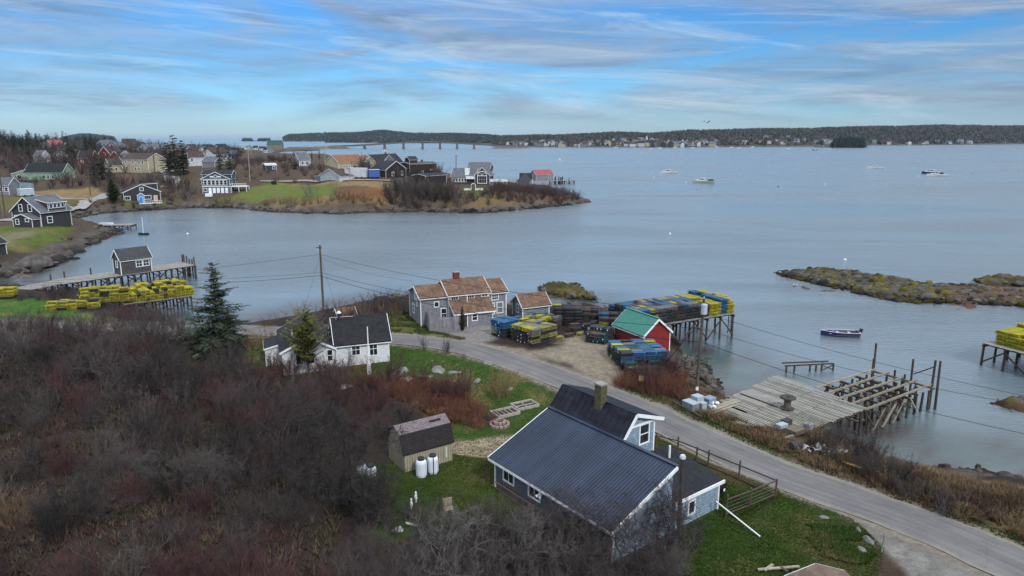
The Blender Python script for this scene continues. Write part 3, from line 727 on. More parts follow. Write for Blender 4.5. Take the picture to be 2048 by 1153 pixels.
w_.face([(0, 0, -.1), (0, 0, 1.6), *[(0, -y, z) for y, z in prof[1:]], (0, -2.6, -.1)][::-1]); w_.face([(L_, 0, -.1), (L_, 0, 1.6), *[(L_, -y, z) for y, z in prof[1:]], (L_, -2.6, -.1)])
w_.face([(0, 0, -.1), (L_, 0, -.1), (L_, 0, 1.6), (0, 0, 1.6)][::-1]); w_.face([(0, -2.6, -.1), (L_, -2.6, -.1), (L_, -2.6, 1.6), (0, -2.6, 1.6)])
for i, mm in ((0, shed_lo), (1, shed_up), (2, shed_up), (3, shed_lo)):
    (ya, za), (yb, zb) = prof[i], prof[i + 1]
    if i == 0: ya, za = -.1, 1.42
    if i == 3: yb, zb = 2.7, 1.42
    e = .004 * i
    pts = [(-.15, -ya, za + e), (-.15, -yb, zb + e), (L_ + .15, -yb, zb + e), (L_ + .15, -ya, za + e)]
    slab(Hs.r(mm), pts[::-1] if False else pts, .06) if False else Hs.r(mm).hexa(pts + [(p[0], p[1], p[2] + .09) for p in pts])
c = MB(); c.bar((.5, .03, .45), (.5, .03, 1.2), .06, .05); Hs.part('handle', c, white)
c = MB(); c.obox((.85, -.9, 2.98), .9, .2, .05, 0, (-.45, 0)); Hs.part('roof_patch', c, shed_lo)
Hs.finish()
tank_w = mt('white_tank', (.60, .66, .74), .4, .08, 2, spec=.5)
def gas(loc, label, h=1.25, r=.38):
    t = empty('gas_cylinder', loc, 0, label, 'gas tank', 'white propane cylinders')
    c = MB(); c.lathe([(r * .8, 0), (r * .8, .1), (r * .98, .14), (r, .22), (r, h - .25), (r * .9, h - .12), (r * .6, h - .03), (.05, h)], n=20); c.build('body', tank_w, t)
    c = MB(); c.lathe([(r * .62, h - .06), (r * .62, h + .1), (r * .55, h + .13), (.02, h + .15)], n=16); c.build('valve_cover', mt('dark_cap', (.03, .03, .035), .6, .2), t); return t
p = gp(843, 953); gas(p, 'left one of the two tall white propane cylinders beside the tan shed')
p2 = gp(866, 946); t = gas(p2, 'right one of the two tall white propane cylinders, dark hose on its side')
c = MB(); c.tube((.1, -.40, .02), (.1, -.40, 1.3), .03, n=6); c.build('hose', blk, t)
p = gp(722, 948); gas(p, 'low white propane cylinder on the left under the bare tree', .75); p = gp(742, 952); gas(p, 'low white propane cylinder on the right under the bare tree', .7)

# ------------------------------------------------------------------ white cottage
lap_w = mt('white_clapboard', (.68, .70, .73), .7, .08, 2, .5, 12, pattern='clap', pw=60, ph=.13, gap=.014, col2=(.65, .67, .70))
sh_black = mt('black_shingle', (.016, .017, .021), .85, .4, 2.2, .5, 16, pattern='shingle', pw=.34, ph=.17, gap=.018, col2=(.026, .027, .032))
teal = mt('teal_wrap', (.02, .34, .26), .7, .15)
Hc = House('white_cottage', 'white clapboard cottage with black shingle roofs between the pine and the road', 'house', (-12.59, 68.62, 2.35), 20)
Hc.gable(-5.2, 0, 0, 4.4, 0, 2.75, 4.75, lap_w, sh_black, 'x', .32, 2.1)
Hc.w(teal).face([(-5.215, 4.4, 2.5), (-5.215, .6, 3.2), (-5.215, 2.1, 4.66)])
Hc.gable(-10.3, -5.6, -.6, 7.8, 0, 2.55, 3.75, lap_w, sh_black, 'y', .3)
Hc.shed(-11.85, -10.32, 2.9, 6.2, 0, 2.0, 2.35, lap_w, sh_black, 'x', .15)
Hc.shed(-5.58, -5.22, .2, 4.0, 0, 2.7, 3.1, lap_w, sh_black, 'y', .05, trim=False)
Hc.window('-y', -1.55, 1.15, .72, 1.3, 0, (2, 2)); Hc.window('-y', -3.3, 1.35, .75, 1.05, 0, (2, 2)); Hc.window('-y', -5.9, 1.2, .45, 1.1, -.6, (1, 2))
Hc.window('-y', -8.8, 1.15, .6, 1.0, -.6, (1, 1)); Hc.window('-y', -7.7, 1.15, .6, 1.0, -.6, (1, 1)); Hc.window('+x', 2.2, 1.1, .8, 1.2, 0, (2, 2))
c = MB(); c.tube((-4.6, 1.75, 3.9), (-4.6, 1.75, 5.35), .1, n=12); c.k = 1; c.tube((-4.6, 1.75, 5.35), (-4.6, 1.75, 5.43), .24, n=14); c.tube((-4.6, 1.75, 5.43), (-4.6, 1.75, 5.55), .15, n=12); Hc.part('stove_pipe', c, [mt('dark_pipe', (.03, .03, .035), .5, .2), white])
c = MB(); c.tube((-9.2, 2.6, 2.9), (-9.2, 2.6, 3.85), .06, n=8); Hc.part('vent_pipe', c, white)
c = MB(); c.tube((-5.4, 2.0, 4.9), (-3.2, 1.8, 4.9), .03, n=6); c.tube((-4.9, 1.9, 4.4), (-4.9, 1.9, 4.95), .03, n=6); Hc.part('antenna', c, mt('aluminium', (.4, .41, .43), .4, .1))
Hc.finish()
p = gp(739, 753); t = empty('flagpole', p, 0, 'bare white flagpole in a thick white base beside the cottage', 'flagpole')
c = MB(); c.box(-.16, .16, -.16, .16, -.1, 1.25); c.build('base', mt('flaking_white', (.5, .5, .5), .8, .35, 6), t)
c = MB(); c.tube((0, 0, 1.25), (0, 0, 4.9), .065, .045, 10); c.build('pole', white, t)
for px, py, h_, lab in ((809, 757, .7, 'short dark post standing on the pale rock outcrop'), (864, 737, .75, 'short mossy post left of the gap in the lawn row'), (886, 738, .75, 'short mossy post in the middle of the lawn row'), (914, 742, .6, 'short mossy post at the right end of the lawn row')):
    c = MB(); c.tube((0, 0, -.1), (.04, 0, h_), .12, .10, 8); c.k = 1; c.tube((.04, 0, h_), (.04, 0, h_ + .07), .12, .09, 8)
    o = c.build('old_post', [wood_dk, mt('moss_top', (.13, .13, .11), .9, .3)]); o.location = gp(px, py); tag(o, lab, 'post', 'old posts on the lawn')
# far off shingled hut behind the bushes
sh_brown = mt('brown_cedar_roof', (.20, .125, .085), .9, .38, 3.0, .5, 14, pattern='shingle', pw=.3, ph=.17, gap=.018, col2=(.145, .085, .058), streak=(1, 1, 1, .25))
sh_grey = mt('grey_cedar_wall', (.245, .255, .285), .85, .22, 2.0, .5, 14, pattern='shingle', pw=.2, ph=.16, gap=.014, col2=(.19, .20, .225))
q = gp(678, 640)
Hh = House('shingled_hut', 'small hut with a brown shingled roof sunk in bushes by the utility pole', 'shed', (q[0] - .2, q[1] + .8, q[2] - 1.15), 30)
Hh.gable(0, 2.2, 0, 2.0, 0, 1.3, 2.1, sh_grey, sh_brown, 'x', .25); Hh.finish()

# ------------------------------------------------------------------ grey shingled waterside house
Hg = House('shingled_house', 'long weathered grey shingle house with brown roofs and a red brick chimney at the water', 'house', (-11.08, 82.56, 2.3), 23)
Hg.gable(0, 3.45, 0, 5.1, 0, 3.8, 4.75, sh_grey, sh_brown, 'x', .3, 2.3, ends=(1, 0))
Hg.gable(3.5, 8.75, -.25, 5.1, 0, 3.95, 5.25, sh_grey, sh_brown, 'x', .3, 2.3)
Hg.gable(8.8, 11.2, 0, 5.0, 0, 3.75, 4.85, sh_grey, sh_brown, 'x', .3, 2.3, ends=(0, 1))
Hg.shed(3.7, 8.5, -2.2, -.27, 0, 2.05, 3.2, sh_grey, sh_brown, 'y', .3)
for u, z, w, h, at, gd in ((2.0, 2.55, .5, .55, 0, (1, 1)), (2.9, .95, .62, 1.25, 0, (1, 2)), (4.25, 2.7, .85, .9, -.25, (3, 2)), (6.35, 2.9, .8, .8, -.25, (3, 2)), (8.2, 2.95, .72, .8, -.25, (2, 2)), (9.7, 2.75, .8, .65, 0, (3, 2)), (9.25, .95, .6, 1.3, 0, (1, 2)), (10.35, 1.0, .72, 1.3, 0, (1, 2))):
    Hg.window('-y', u, z, w, h, at, gd, pm=curtain if gd == (1, 2) and u > 9 else None)
Hg.window('-y', 6.15, .95, .6, .85, -2.2, (1, 2)); Hg.door('-y', 4.75, .1, .8, 1.75, -2.2, mt('dark_door', (.05, .04, .04), .6, .2)); 
Hg.window('-x', 1.6, 2.5, .35, .9, 0, (1, 2)); Hg.window('-x', 3.2, 1.3, .6, 1.0, 0, (1, 2)); Hg.window('-x', 2.4, 3.2, .3, .7, 0, (1, 2))
c = MB(); c.box(5.0, 5.75, 2.1, 2.7, 4.3, 6.15); c.k = 1; c.box(4.94, 5.81, 2.04, 2.76, 6.15, 6.24)
Hg.part('chimney', c, [mt('red_brick', (.20, .055, .032), .9, .3, 4, .4, 20, pattern='shingle', pw=.22, ph=.08, gap=.01, col2=(.15, .042, .028)), mt('chimney_cap', (.25, .24, .22), .9, .3)])
c = MB(); c.tube((5.7, -.75, 2.8), (5.7, -.75, 3.75), .055, n=8); Hg.part('vent_pipe', c, white)
c = MB(); c.box(8.85, 11.15, -1.0, -.02, .5, .62); c.box(8.85, 8.95, -1.0, -.9, 0, .5); c.box(11.05, 11.15, -1.0, -.9, 0, .5); Hg.part('doorstep', c, mt('grey_board', (.24, .24, .25), .9, .25, 4))
Hg.finish()
# stockade fence
stock = mt('grey_stockade', (.215, .205, .225), .9, .3, 2, .3, 20, streak=(9, 9, .4, .25))
SF = [gp(854, 652), gp(860, 663), gp(888, 665.5), gp(920, 663)]
t = empty('stockade_fence', SF[1], 0, 'curved grey board privacy fence in front of the shingled house', 'fence')
for k in range(3):
    a, b = Vector(SF[k]) - t.location, Vector(SF[k + 1]) - t.location; n_ = max(3, int((b - a).length / .15)); c = MB()
    for i in range(n_):
        q = a.lerp(b, (i + .5) / n_); dd = (b - a).normalized(); hh = 1.95 + random.uniform(-.06, .04)
        c.obox((q.x, q.y, q.z + hh / 2 - .1), .135, .025, hh, math.atan2(dd.y, dd.x))
    c.build('board_panel', stock, t)
    c = MB(); c.box(a.x - .06, a.x + .06, a.y - .02, a.y + .10, a.z - .2, a.z + 2.05); c.build('post', stock, t)
# small shingled shed
Hd = House('shingled_shed', 'small grey shingle shed with a brown roof beside the stacked traps', 'shed', (1.35, 86.0, 2.2), 25)
Hd.gable(0, 3.75, 0, 3.0, 0, 2.05, 3.2, sh_grey, sh_brown, 'x', .28); Hd.window('-x', 1.5, 1.0, .6, .95, 0, (1, 2)); Hd.finish()
# red shed with green metal roof
redw = mt('barn_red', (.23, .022, .022), .8, .18, 2, .35, 12, pattern='plank', pw=.16, ph=30, gap=.012, col2=(.20, .02, .02))
green = mt('green_metal', (.042, .20, .165), .42, .14, 1.5, spec=.5)
redge = mt('white_edge', (.6, .62, .66), .5, .1)
Hr = House('red_shed', 'red board shed with a green ribbed metal roof among the stacked traps', 'shed', (14.25, 72.75, 2.2), 28.5)
Hr.gable(0, 3.6, 0, 5.25, -.3, 2.05, 3.55, redw, green, 'y', .25, trim=True)
g_ = MB()
for sd in (-1, 1):
    for i in range(27):
        y = -.18 + i * .215; x0 = 1.8 + sd * 2.05; z0 = 2.05 - .25 * 1.5 / 1.8 + .16
        g_.bar((x0, y, z0), (1.8, y, 3.72), .035, .05)
g_.box(1.68, 1.92, -.22, 5.45, 3.70, 3.76); Hr.part('roof_rib', g_, green); Hr.finish()
# ------------------------------------------------------------------ lobster traps
def trap_mesh(name, colr, inner, buoy=False):
    L_, W_, H_ = 1.16, .54, .35; m = MB(); t = .03
    mw = mt('wire_' + name, colr, .55, .22, 6, objvar=.18); mi_ = mt('shaded_netting_' + name, inner, .9, .5, 14, objvar=.3)
    m.k = 1; m.box(-L_ / 2 + .09, L_ / 2 - .09, -W_ / 2 + .05, W_ / 2 - .05, .03, H_ - .06); m.k = 0  # solid core for the netting, shade of the trap's inside put into its colour
    for y in (-W_ / 2, W_ / 2):
        for z in (0, H_): m.bar((-L_ / 2, y, z), (L_ / 2, y, z), t)
        for x in (-L_ / 2, L_ / 2): m.bar((x, y, 0), (x, y, H_), t)
    for x in (-L_ / 2, 0, L_ / 2):
        for z in (0, H_): m.bar((x, -W_ / 2, z), (x, W_ / 2, z), t)
    for i in range(1, 4): y = -W_ / 2 + W_ * i / 4; m.bar((-L_ / 2, y, H_), (L_ / 2, y, H_), .045, .014)
    for i in range(1, 8): x = -L_ / 2 + L_ * i / 8; m.bar((x, -W_ / 2, H_), (x, W_ / 2, H_), .062, .014)
    for y in (-W_ / 2, W_ / 2):
        m.bar((-L_ / 2, y, H_ * .5), (L_ / 2, y, H_ * .5), .02)
        for i in range(1, 8): x = -L_ / 2 + L_ * i / 8; m.bar((x, y, 0), (x, y, H_), .018)
    for x in (-L_ / 2, L_ / 2):
        for i in (1, 2): y = -W_ / 2 + W_ * i / 3; m.bar((x, y, 0), (x, y, H_), .02)
        m.bar((x, -W_ / 2, H_ / 2), (x, W_ / 2, H_ / 2), .02)
    m.k = 2
    if buoy:
        m.lathe([(.02, 0), (.05, .04), (.055, .12), (.02, .16)], (L_ / 2 - .02, .1, H_ * .3), 8); m.lathe([(.02, 0), (.05, .04), (.055, .12), (.02, .16)], (-L_ / 2 + .02, -.1, H_ * .35), 8)
    return m.mesh('lobster_trap', [mw, mi_, white])
TC = {'yellow': ((.46, .41, .03), (.075, .062, .014)), 'blue': ((.045, .15, .30), (.010, .030, .065)), 'dark': ((.050, .050, .058), (.016, .016, .019)), 'green': ((.03, .085, .085), (.012, .032, .034)),
      'brown': ((.12, .085, .075), (.040, .028, .026)), 'grey': ((.14, .15, .175), (.06, .063, .075)), 'straw': ((.34, .31, .10), (.06, .05, .022))}
TM = {(k, b): trap_mesh(k, *TC[k], buoy=b) for k in TC for b in (False, True)}
COLW = {'yellow': 'bright yellow', 'blue': 'blue', 'dark': 'black', 'green': 'dark green', 'brown': 'rusty brown', 'grey': 'pale grey', 'straw': 'faded yellow'}
TRAPS = []
def stack(o, a, nx, ny, nz, colf, where, group, z0=None, along='x', jit=.05, rot=0.05, hgt=None):
    """rows of traps from corner o: x along a, y to its left; each trap lies along x or y"""
    sx, sy = (1.23, .59) if along == 'x' else (.59, 1.23); ca, sa = math.cos(R(a)), math.sin(R(a))
    zb = (min(hz(o[0], o[1]), 9) if z0 is None else z0)
    for i in range(nx):
        for j in range(ny):
            top = (hgt(i, j) if hgt else nz) - (1 if random.random() < .09 else 0)
            for k in range(top):
                if not (k == top - 1 or i in (0, nx - 1) or j in (0, ny - 1) or (hgt and min(hgt(max(i - 1, 0), j), hgt(min(i + 1, nx - 1), j), hgt(i, max(j - 1, 0)), hgt(i, min(j + 1, ny - 1))) <= k)): continue
                x = (i + .5) * sx + random.gauss(0, jit); y = (j + .5) * sy + random.gauss(0, jit)
                c = colf(i, j, k, top)
                rz = R(a) + (math.pi / 2 if along == 'y' else 0) + random.gauss(0, rot)
                lay = 'top' if k == top - 1 else ('bottom' if k == 0 else 'middle')
                TRAPS.append((o[0] + x * ca - y * sa, o[1] + x * sa + y * ca, zb + .02 + k * .385, rz, c, random.random() < .22, '%s trap, %s layer, %s' % (COLW[c], lay, where), group))
def pick(*pairs):
    ks = [p[0] for p in pairs]; ws = [p[1] for p in pairs]
    return random.choices(ks, ws)[0]
def blk(i, j, seed, n, m_=2): # patchy runs of one colour
    random_ = random.Random(hash((i // m_, j // m_, seed)) & 0xffff); return random_.random()
# A: big stack at the road corner of the dirt lot
o = G(1064.7, 698)
stack((o[0], o[1]), 40, 3, 6, 5, lambda i, j, k, t: pick(('straw', 2), ('grey', 3), ('brown', 2), ('yellow', 1)) if k == t - 1 else pick(('dark', 4), ('brown', 3), ('straw', 2 if j < 1 else .5)), 'the big stack at the corner of the dirt lot', 'traps stacked at the corner of the dirt lot')
o = G(1011, 684)
stack((o[0] - .3, o[1] + .6), 40, 2, 4, 5, lambda i, j, k, t: ('blue' if k > 1 else pick(('straw', 2), ('dark', 2))) if j > 0 or k > 2 else pick(('dark', 1), ('straw', 1)), 'the blue topped stack beside the gravel drive', 'traps stacked beside the gravel drive')
o = G(1053, 683)
stack((o[0] + .6, o[1] + 1.9), 40, 4, 6, 4, lambda i, j, k, t: pick(('yellow', 3), ('blue', 2), ('grey', 3), ('straw', 1), ('green', 1)) if k == t - 1 else pick(('dark', 3), ('brown', 2)), 'the low mixed stack in front of the shingled shed', 'traps stacked in front of the shingled shed', hgt=lambda i, j: 3 + (i + j) % 2)
# B: black walls of traps toward the water
stack((4.9, 82.3), 0, 3, 4, 6, lambda i, j, k, t: pick(('dark', 7), ('green', 1), ('brown', 1), ('yellow', .15)), 'the black stack right of the shingled shed', 'black traps by the water')
stack((8.2, 82.6), -8, 2, 4, 5, lambda i, j, k, t: pick(('brown', 5), ('dark', 3)), 'the rusty stack between the shed and the pier', 'rusty traps by the water', hgt=lambda i, j: 4 + (j % 2))
stack((10.2, 80.2), -8, 3, 4, 5, lambda i, j, k, t: pick(('dark', 6), ('brown', 1), ('yellow', .4), ('blue', .4)), 'the black stack behind the red shed', 'black traps behind the red shed', hgt=lambda i, j: 4 + (j > 1))
stack((7.2, 78.4), 24, 3, 2, 3, lambda i, j, k, t: pick(('dark', 5), ('grey', 1), ('brown', 2), ('straw', .7)), 'the low heap at the back of the dirt lot', 'traps heaped at the back of the dirt lot', hgt=lambda i, j: 2 + (i + j) % 2, jit=.1, rot=.2)
stack((10.2, 74.6), 60, 3, 4, 4, lambda i, j, k, t: pick(('dark', 6), ('brown', 1), ('green', 1)), 'the black stack on the lot side of the red shed', 'black traps beside the red shed', hgt=lambda i, j: 3 + (i % 2))
# C: blue and yellow block in front of the red shed
a_ = 28
stack((10.9, 66.5), 10, 4, 8, 5, lambda i, j, k, t: (pick(('blue', 5), ('yellow', 2.5 if i == 0 else .8), ('green', 1.5), ('grey', 1.2), ('dark', 1)) if k == t - 1 else ('blue' if k == t - 2 and j == 0 else pick(('dark', 5), ('green', 1), ('straw', .8 if i == 0 else .2)))), 'the blue and yellow block in front of the red shed', 'blue and yellow traps in front of the red shed', z0=2.2)
stack((11.3, 65.1), 10, 3, 2, 3, lambda i, j, k, t: pick(('dark', 4), ('green', 2), ('straw', 1)), 'the low end of the block above the rusty bushes', 'dark traps above the rusty bushes', z0=2.2, hgt=lambda i, j: 2 + j)
# D: the long trap pier
PA = 28
pc, ps = math.cos(R(PA)), math.sin(R(PA)); PO = (16.9, 81.0)
def pier(u, v, z): return Vector((PO[0] + u * pc - v * ps, PO[1] + u * ps + v * pc, z))
def pcol(i, j, k, t):
    q = random.Random((i // 2) * 77 + j * 13 + 5).random()
    if k == t - 1: c = 'blue' if q < .32 else ('yellow' if q < .46 else ('grey' if q < .68 else ('straw' if q < .80 else 'brown'))); c = pick((c, 6), ('grey', 1), ('dark', 1), ('brown', 1))
    else: c = 'dark'
    if i >= 20 and (j < 2 or k == t - 1): c = 'yellow' if i in (20, 21, 22) or i >= 25 else 'blue'
    if k < t - 1 and i < 20 and random.random() < .25: c = pick(('brown', 3), ('green', 1), ('yellow', .2))
    return c
stack((PO[0] - 2.2 * pc, PO[1] - 2.2 * ps), PA, 26, 5, 5, lambda i, j, k, t: pcol(i + 1, j, k, t), 'the long stack on the timber pier', 'traps stacked on the long timber pier', z0=3.15, along='y', hgt=lambda i, j: 4 + (1 if (i < 16 and j < 4) or i > 21 else 0) - (1 if j == 2 and 14 < i < 20 else 0))
stack((12.2, 83.2), 28, 8, 2, 4, lambda i, j, k, t: pick(('blue', 2), ('yellow', 2), ('brown', 2), ('dark', 2)), 'the stack at the landward end of the timber pier', 'traps at the landward end of the pier', z0=2.4, along='y')
# loose traps
for px, py, c, lab in ((1138, 674, 'brown', 'single rusty brown trap lying loose on the dirt lot'), (1116, 680, 'straw', 'single faded yellow trap leaning at the end of the corner stack'), (1160, 671, 'straw', 'tan trap with open end at the left of the low heap')):
    p = gp(px, py); TRAPS.append((p[0], p[1], p[2] + .03, random.uniform(0, 3), c, False, lab, 'loose traps on the dirt lot'))
# E: right edge pier, left dock platform and yard stacks
rp = lambda u, v, z: Vector((53.0 + u * math.cos(R(-66)) + v * math.cos(R(24)), 75.5 + u * math.sin(R(-66)) + v * math.sin(R(24)), z))
q = rp(.6, .7, 0); stack((q.x, q.y), -66, 5, 14, 4, lambda i, j, k, t: 'yellow' if j < 9 or k < 3 else 'dark', 'the yellow stack on the pier at the right edge', 'yellow traps on the right edge pier', z0=2.6, along='x', hgt=lambda i, j: 4 + (j > 5 and i < 3))
LY = lambda i, j, k, t: pick(('yellow', 6), ('straw', 1), ('dark', .7))
stack((-54.6, 96.9), 38, 15, 4, 5, lambda i, j, k, t: pick(('yellow', 8), ('straw', 2), ('brown', 1.2)) if k < t - 1 else pick(('yellow', 5), ('dark', 1), ('straw', 1)), 'the yellow wall on the timber platform by the dock', 'yellow traps on the dock platform', z0=2.05, along='y', hgt=lambda i, j: 4 + (j > 1) - (i > 12) - ((i * 7 + j) % 5 == 0) - (i < 3))
stack((-60.0, 94.6), 20, 5, 3, 5, LY, 'the yellow heap landward of the dock platform', 'yellow traps heaped by the dock', z0=2.5, hgt=lambda i, j: 3 + (i * 2 + j) % 3, rot=.1)
stack((-62.0, 97.6), 20, 4, 3, 5, LY, 'the yellow heap beside the dock ramp', 'yellow traps beside the dock ramp', z0=2.4, hgt=lambda i, j: 3 + (i + j) % 2, rot=.1)
stack((-62.0, 90.4), 15, 5, 3, 3, LY, 'the low yellow heap at the edge of the grass', 'yellow traps at the edge of the grass', z0=2.5, hgt=lambda i, j: 2 + (i + j) % 2, rot=.12)
stack((-77.5, 96.5), 10, 5, 3, 4, lambda i, j, k, t: 'yellow' if k > 0 else 'dark', 'the yellow stack at the left edge of the photo', 'yellow traps at the left edge', z0=2.5)
NEARN = 300
TRAPS.sort(key=lambda q: math.hypot(q[0], q[1]))
inds = [i for i, q in enumerate(TRAPS)]
for q in TRAPS[:NEARN]:
    o = link('lobster_trap', TM[(q[4], q[5])]); o.location = q[:3]; o.rotation_euler = (random.gauss(0, .015), random.gauss(0, .015), q[3]); tag(o, q[6], 'lobster trap', q[7])
rest = TRAPS[NEARN:]
if rest:
    mats = []; Vs = []; Fs = []; Ms = []; off = 0; cache = {}
    for key, me in TM.items():
        v = np.empty(len(me.vertices) * 3, np.float32); me.vertices.foreach_get('co', v); f = np.empty(len(me.loops), np.int32); 
        me.loops.foreach_get('vertex_index', f); mi = np.empty(len(me.polygons), np.int32); me.polygons.foreach_get('material_index', mi); cnt = np.empty(len(me.polygons), np.int32); me.polygons.foreach_get('loop_total', cnt)
        quad = np.repeat(cnt == 4, cnt); f = f[quad].reshape(-1, 4); cache[key] = (v.reshape(-1, 3), f, mi[cnt == 4], len(mats)); mats += list(me.materials)
    for q in rest:
        v, f, mi, mo = cache[(q[4], False)]; c, s = math.cos(q[3]), math.sin(q[3])
        Vs.append(np.c_[v[:, 0] * c - v[:, 1] * s + q[0], v[:, 0] * s + v[:, 1] * c + q[1], v[:, 2] + q[2]]); Fs.append(f + off); Ms.append(mi + mo); off += len(v)
    o = link('lobster_traps', npmesh('lobster_traps', np.concatenate(Vs), np.concatenate(Fs), mats, np.concatenate(Ms)))
    tag(o, 'wire lobster traps, mostly yellow, in the farther stacks by the dock and pier', 'lobster traps', kind='stuff')
print('traps', len(TRAPS))
# ------------------------------------------------------------------ timber piers
pile_m = mt('wet_pile', (.055, .043, .034), .8, .4, 3, .4, 12, streak=(6, 6, .5, .3))
plank_g = mt('silvered_plank', (.26, .245, .225), .9, .35, 2.0, .4, 25, streak=(.7, 8, 8, .35))
beam_g = mt('weathered_beam', (.235, .20, .15), .9, .35, 3, .3, 25, objvar=.25)
def pier_thing(name, label, P, u0, u1, v0, v1, zd, du, dv, planks=True, brace=True, h_extra=0, pm=pile_m):
    t = empty(name, P(u0, v0, 0), 0, label, 'pier'); o = t.location
    nu = max(1, round((u1 - u0) / du)); nv = max(1, round((v1 - v0) / dv))
    for i in range(nu + 1):
        for j in range(nv + 1):
            p = P(u0 + (u1 - u0) * i / nu, v0 + (v1 - v0) * j / nv, 0) - o; c = MB()
            c.tube((p.x + random.gauss(0, .06), p.y, -1.6), (p.x, p.y, zd - .25 + (h_extra if j in (0, nv) and random.random() < .3 else 0)), .15, .12, 8); c.build('pile', pm, t)
    for i in range(nu + 1):
        u = u0 + (u1 - u0) * i / nu; c = MB(); c.bar(P(u, v0 - .2, zd - .22) - o, P(u, v1 + .2, zd - .22) - o, .22, .24); c.build('cross_beam', pm, t)
    c = MB(); n = int((v1 - v0) / .8)
    for j in range(n + 1): v = v0 + (v1 - v0) * j / n; c.bar(P(u0 - .1, v, zd - .04) - o, P(u1 + .1, v, zd - .04) - o, .1, .14)
    c.build('joists', pm, t)
    if brace:
        for i in range(nu):
            for v in (v0, v1):
                a = P(u0 + (u1 - u0) * i / nu, v - .16, .3); b = P(u0 + (u1 - u0) * (i + 1) / nu, v - .16, zd - .4)
                if i % 2: a, b = Vector((a.x, a.y, b.z)), Vector((b.x, b.y, .3))
                c = MB(); c.bar(a - o, b - o, .08, .16); c.build('brace', pm, t)
    if planks:
        c = MB(); u = u0 - .15
        while u < u1 + .1: c.obox(P(u + .09, (v0 + v1) / 2, zd + .065 + random.uniform(-.006, .006)) - o, .165, v1 - v0 + .3 + random.uniform(-.15, .15), .05, math.atan2((P(1, 0, 0) - P(0, 0, 0)).y, (P(1, 0, 0) - P(0, 0, 0)).x)); u += .19
        c.build('planking', plank_g, t)
    return t
t = pier_thing('timber_pier', 'long timber pier loaded with stacked lobster traps behind the red shed', pier, -.2, 12.9, -.1, 6.2, 3.0, 2.2, 3.1)
c = MB(); o = t.location
for s in (-.25, .25): c.bar(pier(13.1, .6 + s, .2) - o, pier(13.1, .6 + s, 3.1) - o, .08, .08)
for i in range(9): c.bar(pier(13.1, .35, .5 + i * .3) - o, pier(13.1, .85, .5 + i * .3) - o, .05, .05)
c.build('ladder', pile_m, t)
pier_thing('trap_pier', 'timber pier piled with yellow traps cut by the right edge of the photo', rp, 0, 7, 0, 9, 2.45, 2.3, 2.2)

# ------------------------------------------------------------------ half decked wharf
WO = (19.8, 49.3); wu = (math.cos(R(33.5)), math.sin(R(33.5)))
def wh(u, v, z): return Vector((WO[0] + u * wu[0] - v * wu[1], WO[1] + u * wu[1] + v * wu[0], z))
ZD = 2.45
t = empty('wharf', wh(6, 3, 0), 0, 'old silvery plank wharf beside the road, its outer half stripped to bare beams', 'wharf'); o = t.location
# deck boards run along v in three bays, the pitch and the board ends uneven
deck_m = [mt('wharf_board', (.30, .285, .26), .92, .18, .8, .3, 30), mt('wharf_board_dark', (.20, .19, .165), .92, .18, .8, .3, 30), mt('wharf_board_green', (.21, .21, .16), .92, .2, .8, .3, 30)]
for bay, (v0, v1) in enumerate(((0, 2.6), (2.6, 5.1), (5.1, 99))):
    c = MB(); u = .0 if bay else -.1
    while u < 12.5 + .2 * min(v1, 9):
        ve = min(v1 - .03, 7.5 + .16 * u) + random.uniform(-.05, .05) + (random.uniform(-.25, .2) if v1 > 50 else 0); vs = v0 + random.uniform(-.05, .05)
        if bay == 0: vs += random.uniform(-.15, .1)
        um = 12.6 + .2 * vs
        c.k = random.choices((0, 1, 2), (5, 2.5, 1.5))[0]
        if u < um + .1 and random.random() > .012: c.bar(wh(u, vs, ZD + random.uniform(-.012, .012)) - o, wh(u, ve, ZD + random.uniform(-.012, .012)) - o, .195 + random.uniform(-.02, .02), .028)
        u += .295
    c.build('deck_boards', deck_m, t)
c = MB()
for v in (.15, 1.3, 2.6, 3.9, 5.1, 6.4, 7.3): c.bar(wh(-.1, v, ZD - .14) - o, wh(12.7, v, ZD - .14) - o, .15, .2)
c.build('deck_joists', pile_m, t)
for u in (3.4, 6.4, 9.4, 12.3):
    for v in (.3, 3.9, 7.3):
        p = wh(u, v, 0) - o; c = MB(); c.tube((p.x, p.y, -1.4), (p.x, p.y, ZD - .2), .15, .13, 8); c.build('pile', pile_m, t)
for v in (0, 1.4, 2.75, 4.1, 5.5):
    c = MB(); c.bar(wh(12.4 + .2 * v, v, ZD - .04) - o, wh(23.4, v + random.uniform(-.1, .1), ZD - .04 + random.uniform(-.05, .1)) - o, .17, .15); c.build('long_beam', beam_g, t)
for u in (15.2, 17.6, 20.2, 23.2):
    c = MB(); c.bar(wh(u, -.4, ZD - .27) - o, wh(u + .1, 5.9, ZD - .25) - o, .16, .18); c.build('cross_beam', beam_g if u > 23 else pile_m, t)
for i, u in enumerate((13.2, 14.6, 15.6, 17.0, 18.2, 19.6, 20.9, 22.1, 23.2)):
    for j, v in enumerate((.05, 1.2, 2.6, 4.1, 5.5)):
        hh = ZD - .2 - random.uniform(0, .5); du, dv = random.uniform(-.25, .25), random.uniform(-.2, .2)
        p = wh(u + du, v + dv, 0) - o; q = wh(u, v, 0) - o; c = MB(); c.tube((p.x, p.y, -1.4), (q.x, q.y, hh), .13, .11, 7); c.build('pile', pile_m, t)
for k in range(26):
    u = random.uniform(12.8, 22); v = random.choice((-.1, 1.3, 2.7, 4.2, 5.6)); c = MB()
    c.bar(wh(u, v, .15) - o, wh(u + random.choice((-1.8, 1.8)), v + random.uniform(-.1, .1), 2.0) - o, .08, .15); c.build('brace', beam_g if random.random() < .35 else pile_m, t)
